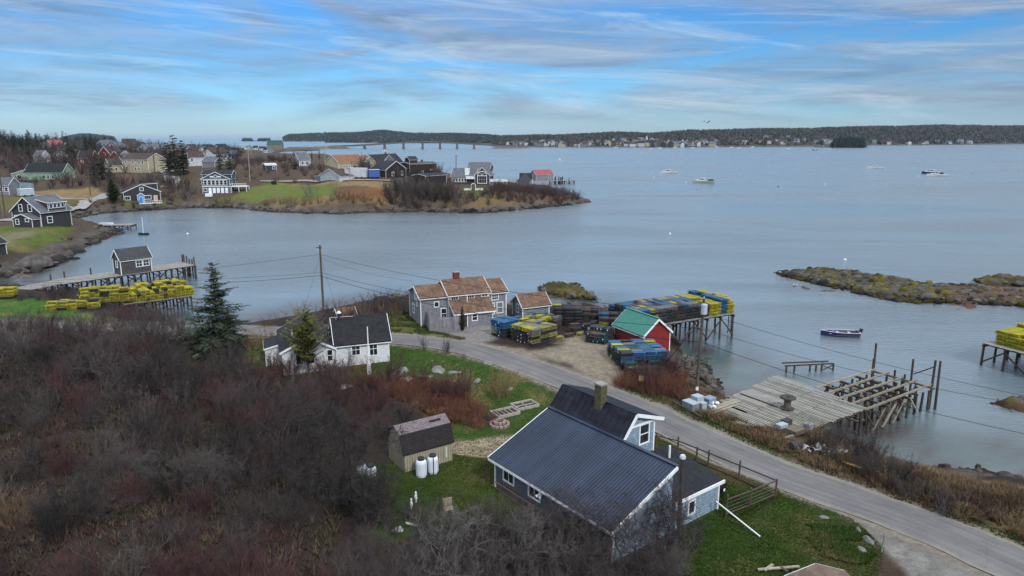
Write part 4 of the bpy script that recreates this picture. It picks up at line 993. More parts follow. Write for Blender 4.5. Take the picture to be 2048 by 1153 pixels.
for k in range(14):
    u = random.uniform(13, 23); c = MB(); z = random.uniform(.7, 1.9)
    c.bar(wh(u, random.uniform(-.2, 1), z) - o, wh(u + random.uniform(-.4, .4), random.uniform(4, 5.8), z + random.uniform(-.1, .1)) - o, .1, .14); c.build('tie_beam', beam_g if random.random() < .4 else pile_m, t)
for u, v, z, b in ((23.7, 5.7, 5.0, -1), (23.0, 5.5, 3.6, -1), (23.2, 1.75, 4.5, -1), (23.6, .1, 4.75, -1.4), (23.9, -.35, 4.75, -1.4), (23.4, 3.4, 2.9, -1), (23.4, 2.6, 2.7, -1)):
    c = MB(); p = wh(u, v, 0) - o; c.tube((p.x, p.y, b), (p.x + random.uniform(-.1, .1), p.y, z), .13 if b < -1.2 else .1, .1, 8); c.build('tall_post', pile_m, t)
c = MB(); c.bar(wh(23.3, 1.7, 3.0) - o, wh(23.6, .1, 4.1) - o, .09, .1); c.build('brace', pile_m, t)
# broken outlying crib
q0, q1 = gp(1572, 742), gp(1668, 738)
t = empty('crib_frame', (q0[0], q0[1], 0), 0, 'low broken pile frame standing alone in the water behind the wharf', 'pile frame'); o = t.location
A0, A1 = Vector(G(1572, 746, 0)), Vector(G(1666, 741, 0)); A0.z = A1.z = 0
for f in (0, .17, .5, .63, .75, 1):
    p = A0.lerp(A1, f) - o; c = MB(); c.tube((p.x, p.y, -1), (p.x, p.y, .75), .11, .1, 7); c.build('pile', pile_m, t)
for dz, dy in ((.78, 0), (.85, .8)): c = MB(); c.bar(A0 - o + Vector((-.2, dy, dz)), A1 - o + Vector((-.3 * dy, dy, dz - .1 * dy)), .12, .14); c.build('cap_beam', pile_m, t)
for s in (0, 1): c = MB(); c.bar(A0.lerp(A1, .75) - o + Vector((0, -.08, .1 + .55 * s)), A1 - o + Vector((0, -.08, .65 - .55 * s)), .07, .1); c.build('brace', pile_m, t)
# things lying on the wharf
def on(u, v): return wh(u, v, ZD + .025)
def wpx(px, py): p = G(px, py, ZD + .03); return Vector(p)
rust = mt('rusty_black', (.05, .045, .042), .8, .4, 4)
p = wpx(1574, 818); t = empty('cable_spool', p, .2, 'dark empty cable spool standing on end in the middle of the wharf', 'cable spool')
c = MB(); c.lathe([(.55, 0), (.57, .03), (.57, .10), (.55, .12)], n=24); c.build('lower_flange', rust, t)
c = MB(); c.lathe([(.3, .12), (.3, .95)], n=18); c.build('drum', mt('spool_wood', (.10, .085, .07), .9, .35, 5), t)
c = MB(); c.lathe([(.62, .95), (.66, .98), (.66, 1.06), (.60, 1.09), (.12, 1.07), (.1, .98)], n=24); c.build('upper_flange', rust, t)
cool = mt('white_enamel', (.34, .39, .44), .5, .15, 2); coold = mt('grey_enamel', (.17, .19, .21), .5, .2, 2)
for px, py, sx, sy, sz, rz, lab, m_, nm in ((1381, 818, .8, 1.2, .78, .55, 'grey-white chest box with a lid at the roadside corner of the wharf', coold, 'chest_box'), (1394, 812, .75, .75, 1.05, .55, 'taller white box standing behind the lidded chest on the wharf', cool, 'chest_box'),
      (1404, 819, .5, .55, .75, .5, 'narrow white box with a dark open side on the wharf corner', cool, 'chest_box'), (1418, 806, .9, .7, .62, .6, 'pale blue tote at the back of the wharf corner pile', mt('blue_tote', (.20, .26, .34), .5, .15), 'tote'),
      (1563, 853, .85, .5, .32, .55, 'pale tote left of the brown crate on the wharf', cool, 'tote'), (1573, 845, .75, .5, .42, .58, 'black open crate behind the pale tote on the wharf', rust, 'crate'),
      (1590, 861, 1.3, 1.0, .35, .6, 'low brown board crate in front of the other boxes on the wharf', mt('brown_crate', (.15, .125, .095), .9, .3, 5), 'crate'), (1617, 853, .6, .5, .35, .55, 'blue-white tote at the right end of the wharf boxes', mt('blue_tote', (.20, .26, .34), .5, .15), 'tote')):
    p = wpx(px, py + 4); t = empty(nm, p, rz, lab, nm.replace('_', ' '), 'boxes on the wharf')
    c = MB()
    c.box(-sx / 2, sx / 2, -sy / 2, -sy / 2 + .04, 0, sz); c.box(-sx / 2, sx / 2, sy / 2 - .04, sy / 2, 0, sz); c.box(-sx / 2, -sx / 2 + .04, -sy / 2 + .04, sy / 2 - .04, 0, sz); c.box(sx / 2 - .04, sx / 2, -sy / 2 + .04, sy / 2 - .04, 0, sz); c.box(-sx / 2 + .04, sx / 2 - .04, -sy / 2 + .04, sy / 2 - .04, 0, .03)
    for zz in (.12, sz * .6): c.box(-sx / 2 - .012, sx / 2 + .012, -sy / 2 - .012, sy / 2 + .012, zz, zz + .025) if False else [c.box(-sx / 2 - .012, sx / 2 + .012, s * (sy / 2 + .006) - .006, s * (sy / 2 + .006) + .006, zz, zz + .03) for s in (-1, 1)]
    c.build('body', m_, t)
    c = MB(); c.box(-sx / 2 - .03, sx / 2 + .03, -sy / 2 - .03, sy / 2 + .03, sz + (.0 if nm != 'crate' else -.06), sz + (.06 if nm != 'crate' else -.02)); c.box(-sx / 2 + .06, sx / 2 - .06, -sy / 2 + .06, sy / 2 - .06, sz + .06, sz + .075) if nm != 'crate' else None; c.build('lid', m_ if nm != 'chest_box' else cool, t)
for k, (px, py) in enumerate(((1418, 816), (1424, 812), (1430, 809), (1421, 820), (1428, 817), (1434, 812), (1426, 806))):
    p = wpx(px, py); c = MB(); c.lathe([(.02, -.2), (.12, -.14), (.15, 0), (.12, .14), (.02, .2)], n=10); o2 = c.build('float', white if k % 3 else cool); o2.location = p + Vector((0, 0, .16 + .1 * (k % 2))); o2.rotation_euler = (1.3, 0, k); tag(o2, 'white plastic float tumbled beside the boxes on the wharf corner', 'float', 'white floats on the wharf')
lum = mt('pale_lumber', (.30, .27, .21), .9, .25, 3, streak=(1, 8, 8, .2))
for k, (a, b, w_, lab) in enumerate((((1406, 822), (1474, 800), .26, 'longest pale plank lying behind the others at the wharf corner'), ((1412, 827), (1479, 804), .3, 'middle pale plank of the three lying at the wharf corner'), ((1418, 830), (1477, 809), .22, 'nearest pale plank of the three lying at the wharf corner'), ((1481, 788), (1556, 816), .14, 'single dark plank lying across the deck boards left of the spool'), ((1546, 886), (1624, 858), .16, 'pale timber along the near right edge of the wharf deck'), ((1500, 883), (1405, 848), .1, 'thin kerb timber along the road edge of the wharf'))):
    A_, B_ = wpx(*a), wpx(*b); c = MB(); c.bar((0, 0, .04 + .05 * (k == 1)), B_ - A_ + Vector((0, 0, .04 + .05 * (k == 1))), w_, .06); o2 = c.build('plank', pile_m if k == 3 else lum); o2.location = A_; tag(o2, lab, 'plank', 'timbers lying on the wharf')
for k, (a, b, lab) in enumerate((((1575, 888), (1650, 862), 'grey pole slanting down off the near edge of the wharf'), ((1612, 884), (1650, 866), 'short grey timber propped under the near edge of the wharf'), ((1630, 874), (1668, 893), 'broken timber lying in the reeds below the wharf'), ((1600, 890), (1640, 880), 'flat board lying on the bank below the wharf'))):
    A_, B_ = Vector(gp(*a)), Vector(gp(*b)); A_.z += .15; B_.z += .5 if k < 2 else .2; c = MB(); c.bar((0, 0, 0), B_ - A_, .12, .09); o2 = c.build('timber', beam_g); o2.location = A_; tag(o2, lab, 'timber', 'broken timbers below the wharf')
p0, p1 = gp(1348, 808), gp(1404, 838); c = MB(); c.bar((0, 0, .1), Vector(p1 - p0) + Vector((0, 0, .1)), .22, .2); o2 = c.build('kerb_log', pile_m); o2.location = p0; tag(o2, 'old dark squared log along the verge by the white boxes', 'log')
# dumped drum with netting, plank, culvert rubbish on the bank
p = gp(1590, 898); t = empty('drum', p, R(30), 'black plastic drum lying on its side in the dead grass below the wharf', 'drum')
m_ = MB(); m_.lathe([(.05, -.45), (.28, -.45), (.3, -.40), (.3, 0), (.315, .02), (.3, .04), (.3, .40), (.28, .45), (.05, .45)], n=16); m_.v = [(z, x, y + .3) for x, y, z in m_.v]; m_.build('shell', rust, t)
rr = np.random.default_rng(3); c = MB()
for k in range(46):
    a = rr.uniform(0, 1); p_ = np.array([a * 3.0 + rr.normal(0, .2), rr.normal(0, .35) - a * .5, abs(rr.normal(0, .10)) + .15]); c.obox(p_, rr.uniform(.12, .4), rr.uniform(.1, .3), rr.uniform(.02, .08), rr.uniform(0, 6), (rr.normal(0, .5), rr.normal(0, .5)))
o2 = c.build('tarpaulin', mt('white_rag', (.42, .44, .48), .8, .3, 5)); o2.location = gp(1602, 902); tag(o2, 'torn white plastic sheeting heaped beside the black drum', 'plastic sheeting')
A_, B_ = Vector(gp(1685, 931)), Vector(gp(1722, 945)); c = MB(); c.bar((0, 0, .3), B_ - A_ + Vector((0, 0, .3)), .3, .06); o2 = c.build('plank', mt('yellow_board', (.35, .22, .06), .8, .2)); o2.location = A_; tag(o2, 'yellow-brown board lying in the dry brush beside the road', 'plank')

# ------------------------------------------------------------------ utility poles and wires
pole_w = mt('utility_pole_wood', (.085, .070, .055), .9, .3, 3, .2, 20, streak=(8, 8, .4, .25)); wire_m = mt('black_wire', (.01, .01, .012), .6, .1)
def upole(base, top, label, transf):
    t = empty('utility_pole', base, 0, label, 'utility pole'); lean = Vector(top) - Vector(base)
    c = MB(); c.tube((0, 0, -.3), lean, .17, .12, 12); c.build('pole', pole_w, t)
    c = MB(); c.lathe([(.05, 0), (.07, .06), (.05, .12), (.06, .18), (.02, .22)], lean, 8); c.build('insulator', mt('porcelain', (.4, .42, .45), .4, .1), t)
    c = MB(); c.bar(lean * .96 + Vector((-.5, -.15, 0)), lean * .96 + Vector((.3, -.15, 0)), .1, .12); c.build('crossarm', pole_w, t)
    if transf:
        c = MB(); q = lean * .86; c.lathe([(.26, 0), (.28, .05), (.28, .85), (.24, .93), (.05, .97)], (q.x - .02, q.y - .42, q.z), 16); c.build('transformer', mt('transformer_grey', (.38, .43, .48), .5, .12), t)
        c = MB(); c.obox((.0, -.17, 1.0), .25, .02, .35); c.build('notice', white, t)
    else:
        c = MB(); c.lathe([(.07, 0), (.09, .1), (.06, .5)], (lean.x * .94 - .25, lean.y * .94 - .1, lean.z * .9), 8); c.build('cutout', mt('porcelain', (.4, .42, .45), .4, .1), t)
    return t
b1 = gp(641, 650); b2 = gp(1392, 797)
P1b = np.array([-26.1, 93.0, 2.4]); 
def at_depth(px, py, like):     # point on the pixel ray at the same range as a surveyed base
    d = np.array([(px - 1024) / F, cT - (py - 576.5) / F * sT, -sT - (py - 576.5) / F * cT]); t = (like[1]) / d[1]; return Vector((d[0] * t, d[1] * t, H + d[2] * t))
T1 = at_depth(639.5, 490, P1b); T2 = at_depth(1408, 598, b2)
P1b[2] = hz(P1b[0], P1b[1]); P1b[0] = T1.x
upole(P1b, T1, 'tall dark utility pole standing in the bushes behind the white cottage', False)
upole(b2, T2, 'weathered utility pole with a grey transformer beside the wharf', True)
def wire(a, b, sag, r, label, n=22):
    a, b = Vector(a), Vector(b); c = MB(); pts = [a.lerp(b, i / n) - Vector((0, 0, 4 * sag * (i / n) * (1 - i / n))) - a for i in range(n + 1)]
    for p, q in zip(pts, pts[1:]): c.tube(p, q, r, r, 5, False)
    o = c.build('power_line', wire_m); o.location = a; tag(o, label, 'power line', 'wires between the utility poles')
A1 = [at_depth(640, y, P1b) for y in (509, 545, 552)]; A2 = [at_depth(1405, y, b2) for y in (625, 658, 685)]
for k, (w_, r_) in enumerate((('highest', .022), ('middle', .022), ('lowest', .03))):
    wire(A1[k], A2[k], 1.0 + .1 * k, r_, '%s of the three wires between the cottage pole and the wharf pole' % w_)
    P0 = at_depth(-60, (566, 560, 570)[k], (0, 112, 0)); wire(P0, A1[k], .9, r_ * .8, '%s of the three wires running left from the pole by the cottage' % w_)
    P3 = at_depth(2130, (808, 824, 884)[k], (0, 50, 0)); wire(A2[k], P3, .5 + .1 * k, r_ * .8, '%s of the three wires running right over the wharf' % w_)
wire(at_depth(640, 515, P1b), Vector(gp(828, 640)) + Vector((0, .5, 4.9)), .5, .012, 'thin service wire from the pole to the shingled house gable')
for k, (px, py) in enumerate(((605, 630), (680, 640))):
    wire(at_depth(640, 512, P1b), gp(px, py), 0, .012, '%s guy wire staying the pole behind the cottage' % ('left' if k == 0 else 'right'), 2)
wire(at_depth(1404, 640, b2), gp(1318, 742), 0, .03, 'guy wire slanting from the transformer pole to the trap block', 2)
# ------------------------------------------------------------------ small boats and moorings
def hull(m, L_, B_, D_, n=13, sheer=.25, flare=.75, stern=.85):
    prof = []
    for i in range(n):
        t = i / (n - 1); x = -L_ / 2 + L_ * t; w = B_ / 2 * (stern + (1 - stern) * min(1, t * 3)) * (1 - max(0, (t - .45) / .55) ** 2.1); zt = D_ * (1 + sheer * max(0, t - .3) ** 1.6 * 1.6)
        keel = -.25 + (max(0, t - .82) / .18) ** 2 * .25
        prof.append([(x, -max(w, .02), zt), (x, -max(w, .02) * flare, 0.0), (x, 0, keel), (x, max(w, .02) * flare, 0.0), (x, max(w, .02), zt)])
    for a, b in zip(prof, prof[1:]):
        for k in range(4): m.face([a[k], a[k + 1], b[k + 1], b[k]])
    m.face(prof[0]); return prof
navy = mt('navy_hull', (.012, .018, .075), .35, .12, 1, spec=.5); hullw = mt('white_hull', (.58, .60, .62), .4, .1, 1, spec=.5); inner = mt('boat_inner', (.42, .43, .44), .7, .2, 3)
p = G(1679, 672, 0); t = empty('skiff', (p[0], p[1], .05), R(172), 'navy blue open skiff with an outboard motor moored off the wharf', 'skiff')
m_ = MB(); pr = hull(m_, 4.7, 1.7, .55); m_.build('hull', navy, t)
m_ = MB()
for a, b in zip(pr, pr[1:]): m_.face([(a[0][0], a[0][1] * .9, .16), (a[4][0], a[4][1] * .9, .16), (b[4][0], b[4][1] * .9, .16), (b[0][0], b[0][1] * .9, .16)]); 
m_.build('floor_boards', inner, t)
m_ = MB()
for k in (0, 4):
    for a, b in zip(pr, pr[1:]): m_.bar(a[k], b[k], .09, .06)
m_.bar(pr[0][0], pr[0][4], .09, .06); m_.build('gunwale', mt('gunwale_white', (.55, .5, .52), .5, .1), t)
for x in (-1.2, .2, 1.3): m_ = MB(); m_.box(x - .14, x + .14, -.72 + .12 * (x > 1), .72 - .12 * (x > 1), .34, .39); m_.build('thwart', inner, t)
m_ = MB(); m_.lathe([(.05, .2), (.3, .25), (.34, .5), (.28, .66), (.05, .7)], (.95, .0, 0), 14); m_.build('blue_tub', mt('blue_plastic', (.02, .08, .35), .4, .1), t)
m_ = MB(); m_.obox((-2.55, 0, .75), .34, .3, .5, 0, (0, -.3)); m_.obox((-2.5, 0, .25), .14, .12, .7, 0, (0, -.3)); m_.obox((-2.1, 0, .72), .5, .05, .05); m_.build('outboard_motor', blk_m if 'blk_m' in globals() else mt('black_tank_paint', (.012, .012, .014)), t)
def lobster_boat(px, py, heading, L_, label, hm, roof=True, dark=False, blue=None, canopy=False):
    p = G(px, py, 0); t = empty('lobster_boat', (p[0], p[1], .05), heading, label, 'lobster boat', 'moored lobster boats')
    m_ = MB(); pr = hull(m_, L_, L_ * .3, L_ * .085, sheer=.55); m_.build('hull', hm, t)
    m_ = MB()
    for a, b in zip(pr, pr[1:]):
        z = a[0][2] if a[0][0] > .05 * L_ else L_ * .05; z2 = b[0][2] if b[0][0] > .05 * L_ else L_ * .05
        m_.face([(a[0][0], a[0][1] * .97, z - .02), (a[4][0], a[4][1] * .97, z - .02), (b[4][0], b[4][1] * .97, z2 - .02), (b[0][0], b[0][1] * .97, z2 - .02)])
    m_.build('deck', hullw, t)
    m_ = MB()
    for k in (0, 4):
        for a, b in zip(pr, pr[1:]): m_.bar(a[k], b[k], .1, .1)
    m_.build('gunwale', hullw, t)
    h0 = L_ * .09; h1 = L_ * .205; w_ = L_ * .105; m_ = MB()
    m_.hexa([(-.02 * L_, -w_, h0 * .8), (.2 * L_, -w_ * .9, h0), (.2 * L_, w_ * .9, h0), (-.02 * L_, w_, h0 * .8), (-.02 * L_, -w_ * .95, h1), (.155 * L_, -w_ * .85, h1), (.155 * L_, w_ * .85, h1), (-.02 * L_, w_ * .95, h1)])
    m_.hexa([(.2 * L_, -w_ * .8, h0), (.36 * L_, -w_ * .4, h0 * 1.15), (.36 * L_, w_ * .4, h0 * 1.15), (.2 * L_, w_ * .8, h0), (.2 * L_, -w_ * .75, h1 * .68), (.33 * L_, -w_ * .35, h1 * .66), (.33 * L_, w_ * .35, h1 * .66), (.2 * L_, w_ * .75, h1 * .68)])
    m_.build('wheelhouse', hullw, t)
    m_ = MB(); m_.box(-.10 * L_, .175 * L_, -w_ * 1.05, w_ * 1.05, h1, h1 + .12); m_.build('cabin_roof', hullw, t)
    for s in (-1, 1):
        m_ = MB(); m_.box(.0, .07 * L_, s * w_ * 1.0 - .02, s * w_ * 1.0 + .02, h1 * .68, h1 * .9); m_.build('side_window', glass, t)
        m_ = MB(); m_.box(.08 * L_, .14 * L_, s * w_ * .97 - .02, s * w_ * .97 + .02, h1 * .68, h1 * .9); m_.build('side_window', glass, t)
    m_ = MB(); m_.face([(.192 * L_, -w_ * .8, h1 * .7), (.192 * L_, w_ * .8, h1 * .7), (.166 * L_, w_ * .8, h1 * .93), (.166 * L_, -w_ * .8, h1 * .93)]); m_.build('windscreen', glass, t)
    m_ = MB(); m_.tube((.03 * L_, 0, h1), (.03 * L_, 0, h1 + .16 * L_), .04, n=6); m_.bar((.03 * L_, -.5, h1 + .1 * L_), (.03 * L_, .5, h1 + .1 * L_), .05); m_.build('mast', mt('mast_grey', (.25, .26, .27), .5, .1), t)
    if canopy: m_ = MB(); m_.box(-.46 * L_, -.24 * L_, -.1 * L_, .1 * L_, .09 * L_, .15 * L_); m_.build('trap_load', mt('dark_load', (.03, .03, .035), .9, .4, 5), t)
    return t
lobster_boat(1338, 347, R(178), 12.5, 'cream lobster boat, left of the two moored in mid harbour', hullw)
lobster_boat(1406, 366, R(176), 12.5, 'pale green lobster boat with traps on its stern in mid harbour', mt('green_hull', (.30, .38, .30), .4, .1), canopy=True)
lobster_boat(1750, 338, R(174), 14, 'white lobster boat moored alone in the right of the harbour', hullw)
lobster_boat(1864, 348, R(172), 14, 'navy hulled lobster boat moored just behind a white one', navy)
lobster_boat(1875, 353, R(174), 14, 'long white lobster boat moored in front of the navy one', hullw, canopy=False)
for px, py, a in ((770, 303, 175), (1016, 296, 10), (1232, 296, 170), (1303, 299, 175), (1320, 297, 5), (1350, 296, 178), (1386, 297, 172), (1434, 295, 176), (1462, 296, 4), (1478, 297, 176), (1496, 293, 178), (1505, 295, 5), (1577, 299, 176), (1630, 301, 174), (1646, 294, 3), (1120, 322, 178), (842, 292, 4)):
    p = G(px, py, 0); L_ = 11 if py < 305 else 6; t = empty('distant_boat', (p[0], p[1], 0), R(a), 'small pale boat at anchor far across the harbour', 'boat', 'small boats far across the harbour')
    m_ = MB(); hull(m_, L_, L_ * .3, L_ * .11, 7, .6); m_.build('hull', hullw if a % 3 else navy, t); m_ = MB(); m_.hexa([(-.1 * L_, -1.2, .7), (.22 * L_, -1, .7), (.22 * L_, 1, .7), (-.1 * L_, 1.2, .7), (-.1 * L_, -1.1, 2.6), (.16 * L_, -.9, 2.6), (.16 * L_, .9, 2.6), (-.1 * L_, 1.1, 2.6)]); m_.build('cabin', hullw, t)
for px, py, k in ((1303, 346, 0), (1308, 355, 0), (1372, 364, 0), (1650, 369, 0), (1837, 353, 0), (1249, 328, 1), (1419, 345, 1), (1556, 374, 2), (1499, 363, 1), (1394, 379, 1), (1712, 338, 1), (1945, 348, 2), (1621, 346, 1), (1160, 345, 0), (1690, 520, 0), (375, 468, 0), (1130, 318, 0), (1612, 346, 1), (1340, 468, 0), (1020, 412, 1)):
    p = G(px, py, 0); r_ = max(.28, p[1] * .00042) * (1.4 if k == 2 else 1); m_ = MB(); m_.lathe([(r_ * .4, -r_ * .4), (r_, 0), (r_ * .9, r_ * .5), (r_ * .5, r_ * .9), (.03, r_)], n=12)
    o2 = m_.build('mooring_buoy', white if k == 0 else mt('black_buoy', (.02, .02, .025), .6, .2)); o2.location = p; tag(o2, '%s mooring ball floating in the harbour' % ('white' if k == 0 else 'black'), 'mooring buoy', '%s mooring buoys' % ('white' if k == 0 else 'black'))
# dark tender with a bare mast in the cove, low dark skiff on the mud
p = G(287, 470, 0); t = empty('dinghy', (p[0], p[1], 0), R(185), 'small black dinghy with a bare white mast in the cove', 'dinghy')
m_ = MB(); hull(m_, 2.6, 1.3, .45, 9); m_.build('hull', blk_m if 'blk_m' in globals() else mt('black_tank_paint', (.012, .012, .014)), t); m_ = MB(); m_.tube((0, 0, .2), (-.1, 0, 4.6), .06, n=6); m_.build('mast', white, t)
m_ = MB(); m_.box(-1.1, .6, -.5, .5, .3, .42); m_.build('cover', rust, t)
# gulls
gw_ = mt('gull_white', (.6, .6, .6), .8, .1); gg = mt('gull_grey', (.25, .26, .28), .8, .1)
def gull(loc, rz, label, fly=False):
    t = empty('gull', loc, rz, label, 'gull', None if fly else 'gulls standing on the ledges'); m_ = MB(); m_.lathe([(.02, -.25), (.07, -.15), (.10, 0), (.09, .12), (.05, .2), (.06, .26), (.05, .32), (.01, .37)], n=10)
    m_.v = [(z, x, y * .9 + .22 + (z * .25 if z > .1 else 0)) for x, y, z in m_.v]; s_ = 1.0; m_.build('body', gw_, t)
    m_ = MB()
    for s in (-1, 1):
        if fly: m_.hexa([(-.1, s * .05, .25), (.12, s * .05, .25), (.14, s * .5, .42), (-.02, s * .5, .42), (-.1, s * .05, .28), (.12, s * .05, .28), (.14, s * .5, .45), (-.02, s * .5, .45)]); m_.hexa([(-.02, s * .5, .42), (.14, s * .5, .42), (.02, s * 1.0, .30), (-.02, s * 1.0, .30), (-.02, s * .5, .45), (.14, s * .5, .45), (.02, s * 1.0, .32), (-.02, s * 1.0, .32)])
        else: m_.hexa([(-.3, s * .05, .2), (.1, s * .08, .18), (.1, s * .11, .22), (-.3, s * .08, .22), (-.3, s * .03, .25), (.1, s * .05, .31), (.1, s * .08, .31), (-.3, s * .05, .26)])
    m_.build('wings', gg, t)
    if not fly:
        m_ = MB(); m_.tube((0, .03, 0), (0, .03, .16), .01, n=5); m_.tube((0, -.03, 0), (0, -.03, .16), .01, n=5); m_.build('legs', mt('gull_leg', (.35, .2, .15)), t)
    return t
p = at_depth(1415, 249, (0, 120, 0)); gull(p, R(200), 'single gull flying above the far shore', True).scale = (1.3, 1.3, 1.3)
# ------------------------------------------------------------------ houses round the cove and on the hill
def colm(n, c, kind='wall', **k):
    if kind == 'wall': return mt(n, c, .8, .15, .8, .3, 6, pattern='clap', pw=80, ph=.22, gap=.02, col2=tuple(x * .93 for x in c))
    return mt(n, c, .85, .3, .8, .3, 6, pattern='shingle', pw=.5, ph=.3, gap=.02, col2=tuple(x * .75 for x in c))
drkr = colm('charcoal_roof', (.028, .031, .038), 'r'); gryr = colm('grey_roof', (.13, .145, .17), 'r'); brnr = colm('brown_roof', (.075, .055, .05), 'r'); orgr = colm('orange_roof', (.27, .13, .07), 'r')
redr = colm('red_roof', (.36, .10, .105), 'r'); whw = colm('white_wall', (.50, .52, .56)); tanw2 = colm('cream_wall', (.42, .37, .26)); dkw = colm('dark_wall', (.042, .042, .047)); brw = colm('brown_black_wall', (.03, .024, .026))
grw = colm('green_wall', (.25, .38, .27)); rdw = colm('red_wall', (.20, .03, .035)); blw = colm('slate_wall', (.055, .085, .125)); gyw = colm('grey_wall', (.20, .215, .245)); nvw = colm('navy_wall', (.025, .04, .10)); ltw = colm('pale_blue_wall', (.30, .38, .47)); olw = colm('olive_wall', (.17, .17, .11))
def fh(pl, pr, dep, wh_, rh, wm, rm, label, axis='x', wins=(), name='house', cat='house', over=.35, group=None, flip=False, zb=-.6, ridge=None):
    a = gp(*pl); b = gp(*pr); ang = math.degrees(math.atan2(b[1] - a[1], b[0] - a[0])); L_ = math.hypot(b[0] - a[0], b[1] - a[1]); z = min(a[2], b[2])
    h = House(name, label, cat, (a[0], a[1], z), ang, group); h.L = L_; h.D = dep
    h.gable(0, L_, 0, dep, zb, wh_, wh_ + rh, wm, rm, axis, over, ridge)
    for (u, zz, w, hh, *g) in wins: h.window('-y', u * L_, zz, w, hh, 0, g[0] if g else (1, 2), fw=.16)
    return h
# dark cottage at the head of the cove
h = fh((28, 452), (84, 454), 8.5, 3.7, 3.3, dkw, gryr, 'dark shingled cottage with white trim, gable to the cove, at the left', 'y', ((.33, 3.7, .9, 1.5), (.66, 3.7, .9, 1.5), (.14, .9, 1.0, 1.6)), over=.5)
L = h.L; h.gable(.3 * L, .97 * L, -2.2, -.02, -.6, 2.1, 3.2, dkw, gryr, 'y', .3); h.window('-y', .45 * L, .8, .9, 1.1, -2.2, fw=.15); h.window('-y', .8 * L, 1.5, .9, .6, -2.2, (1, 1), fw=.15)
h.shed(.66 * L, L + .2, 2.2, 7.2, 3.0, 6.3, 5.6, dkw, gryr, 'x', .3); 
for v in (3.0, 4.1, 5.2, 6.3): h.window('+x', v, 4.3, .7, .9, L + .2, (1, 1), fw=.12)
h.window('+x', 2.4, .8, 1.2, 1.4, L, fw=.15); h.finish()
# house with the blue door
h = fh((248, 401), (322, 403), 9, 3.6, 2.7, dkw, drkr, 'low dark house with a bright blue door and white windows above the shore', 'y', ((.5, 4.1, 1.0, 1.1), (.1, 1.0, 1.5, 1.2, (2, 1)), (.63, 1.0, 2.4, 1.2, (3, 1))), over=.4)
L = h.L; bdoor = mt('blue_door', (.05, .22, .55), .5, .1); h.gable(.36 * L, .54 * L, -1.2, -.02, -.5, 2.5, 3.3, mt('porch_blue', (.10, .25, .5), .6, .1), drkr, 'y', .2); h.door('-y', .45 * L, -.3, 1.1, 2.2, -1.2, bdoor); h.door('-y', .86 * L, .0, 1.0, 2.1, 0, mt('salmon_door', (.5, .28, .22), .6, .1))
c = MB(); c.box(.36 * L, .98 * L, -2.4, -.03, -.5, -.3)
for i in range(8): c.box(.55 * L + i * .75, .55 * L + i * .75 + .1, -2.4, -2.3, -1.2, .5)
c.box(.55 * L, .98 * L, -2.42, -2.32, .42, .52); h.part('deck', c, white); h.shed(.62 * L, .98 * L, 4, 9, 3, 6.1, 6.3, dkw, drkr, 'x', .2); h.finish()
# big blue-grey house with deck
h = fh((406, 388), (461, 387), 8, 5.6, 2.5, blw, drkr, 'tall slate blue house with two rows of windows and a white deck above the lawn', 'y', tuple((.12 + .145 * i, 3.3, 1.0, 1.7) for i in range(6)) + ((.1, .9, 1.0, 1.1),), over=.5)
L = h.L; h.gable(-.5, L + .2, 2.5, 7.5, 3, 7.3, 8.4, blw, drkr, 'x', .4)
for i in range(1, 6): c = MB(); c.box((.12 + .15 * i) * L - .55, (.12 + .15 * i) * L + .55, -.05, -.004, .2, 2.2); h.part('panel', c, white)
h.window('-y', .5 * L, 6.0, .6, .9, 0, (1, 1), fw=.16); c = MB()
c.box(.3 * L, .43 * L, -.06, -.004, 6.1, 6.6); c.box(.57 * L, .7 * L, -.06, -.004, 6.1, 6.6); c.box(0, L, -.08, -.004, 2.6, 2.85); c.box(0, L, -.08, -.004, 5.3, 5.5); h.part('ornament', c, white)
c = MB(); c.box(L + .1, L + 6, .2, 4.5, 2.5, 2.7)
for i in range(9): c.box(L + .2 + i * .7, L + .28 + i * .7, .2, .28, 2.7, 3.7)
c.box(L + .1, L + 6, .2, .3, 3.65, 3.75); c.box(L + .1, L + 6, .22, .28, 3.1, 3.16)
for x in (L + .3, L + 3, L + 5.8):
    for y in (.3, 4.3): c.box(x, x + .18, y, y + .18, -.8, 2.5)
h.part('deck', c, white); c = MB(); c.box(.12 * L, .36 * L, -1.6, -.1, -1.0, .2); c.k = 0; h.part('entry_porch', c, white); h.finish()
h = fh((642, 365), (680, 364), 6, 3.2, 2.4, whw, brnr, 'small white garage with a brown gable roof on the green field', 'y', ((.52, 1.6, .8, .9, (1, 1)), (.85, 1.6, .8, .9, (1, 1))), 'garage', 'garage')
h.shed(-6.5, -.02, .5, 5, -.5, 2.2, 2.6, gyw, mt('white_roof', (.5, .5, .5), .6, .1), 'x', .2); h.finish()
h = fh((677, 338), (731, 338), 9, 3.6, 3.2, tanw2, orgr, 'cream house with an orange shingled roof on the rise', 'x', tuple((.2 + .2 * i, 1.0, .8, .9, (1, 1)) for i in range(4))); L = h.L
h.gable(L - 1.5, L + 5.5, -.8, 7, -.5, 3.4, 6.0, tanw2, orgr, 'y', .4); h.window('-y', L + 2, .9, 2.0, 1.0, -.8, (3, 1), fw=.15); h.finish()
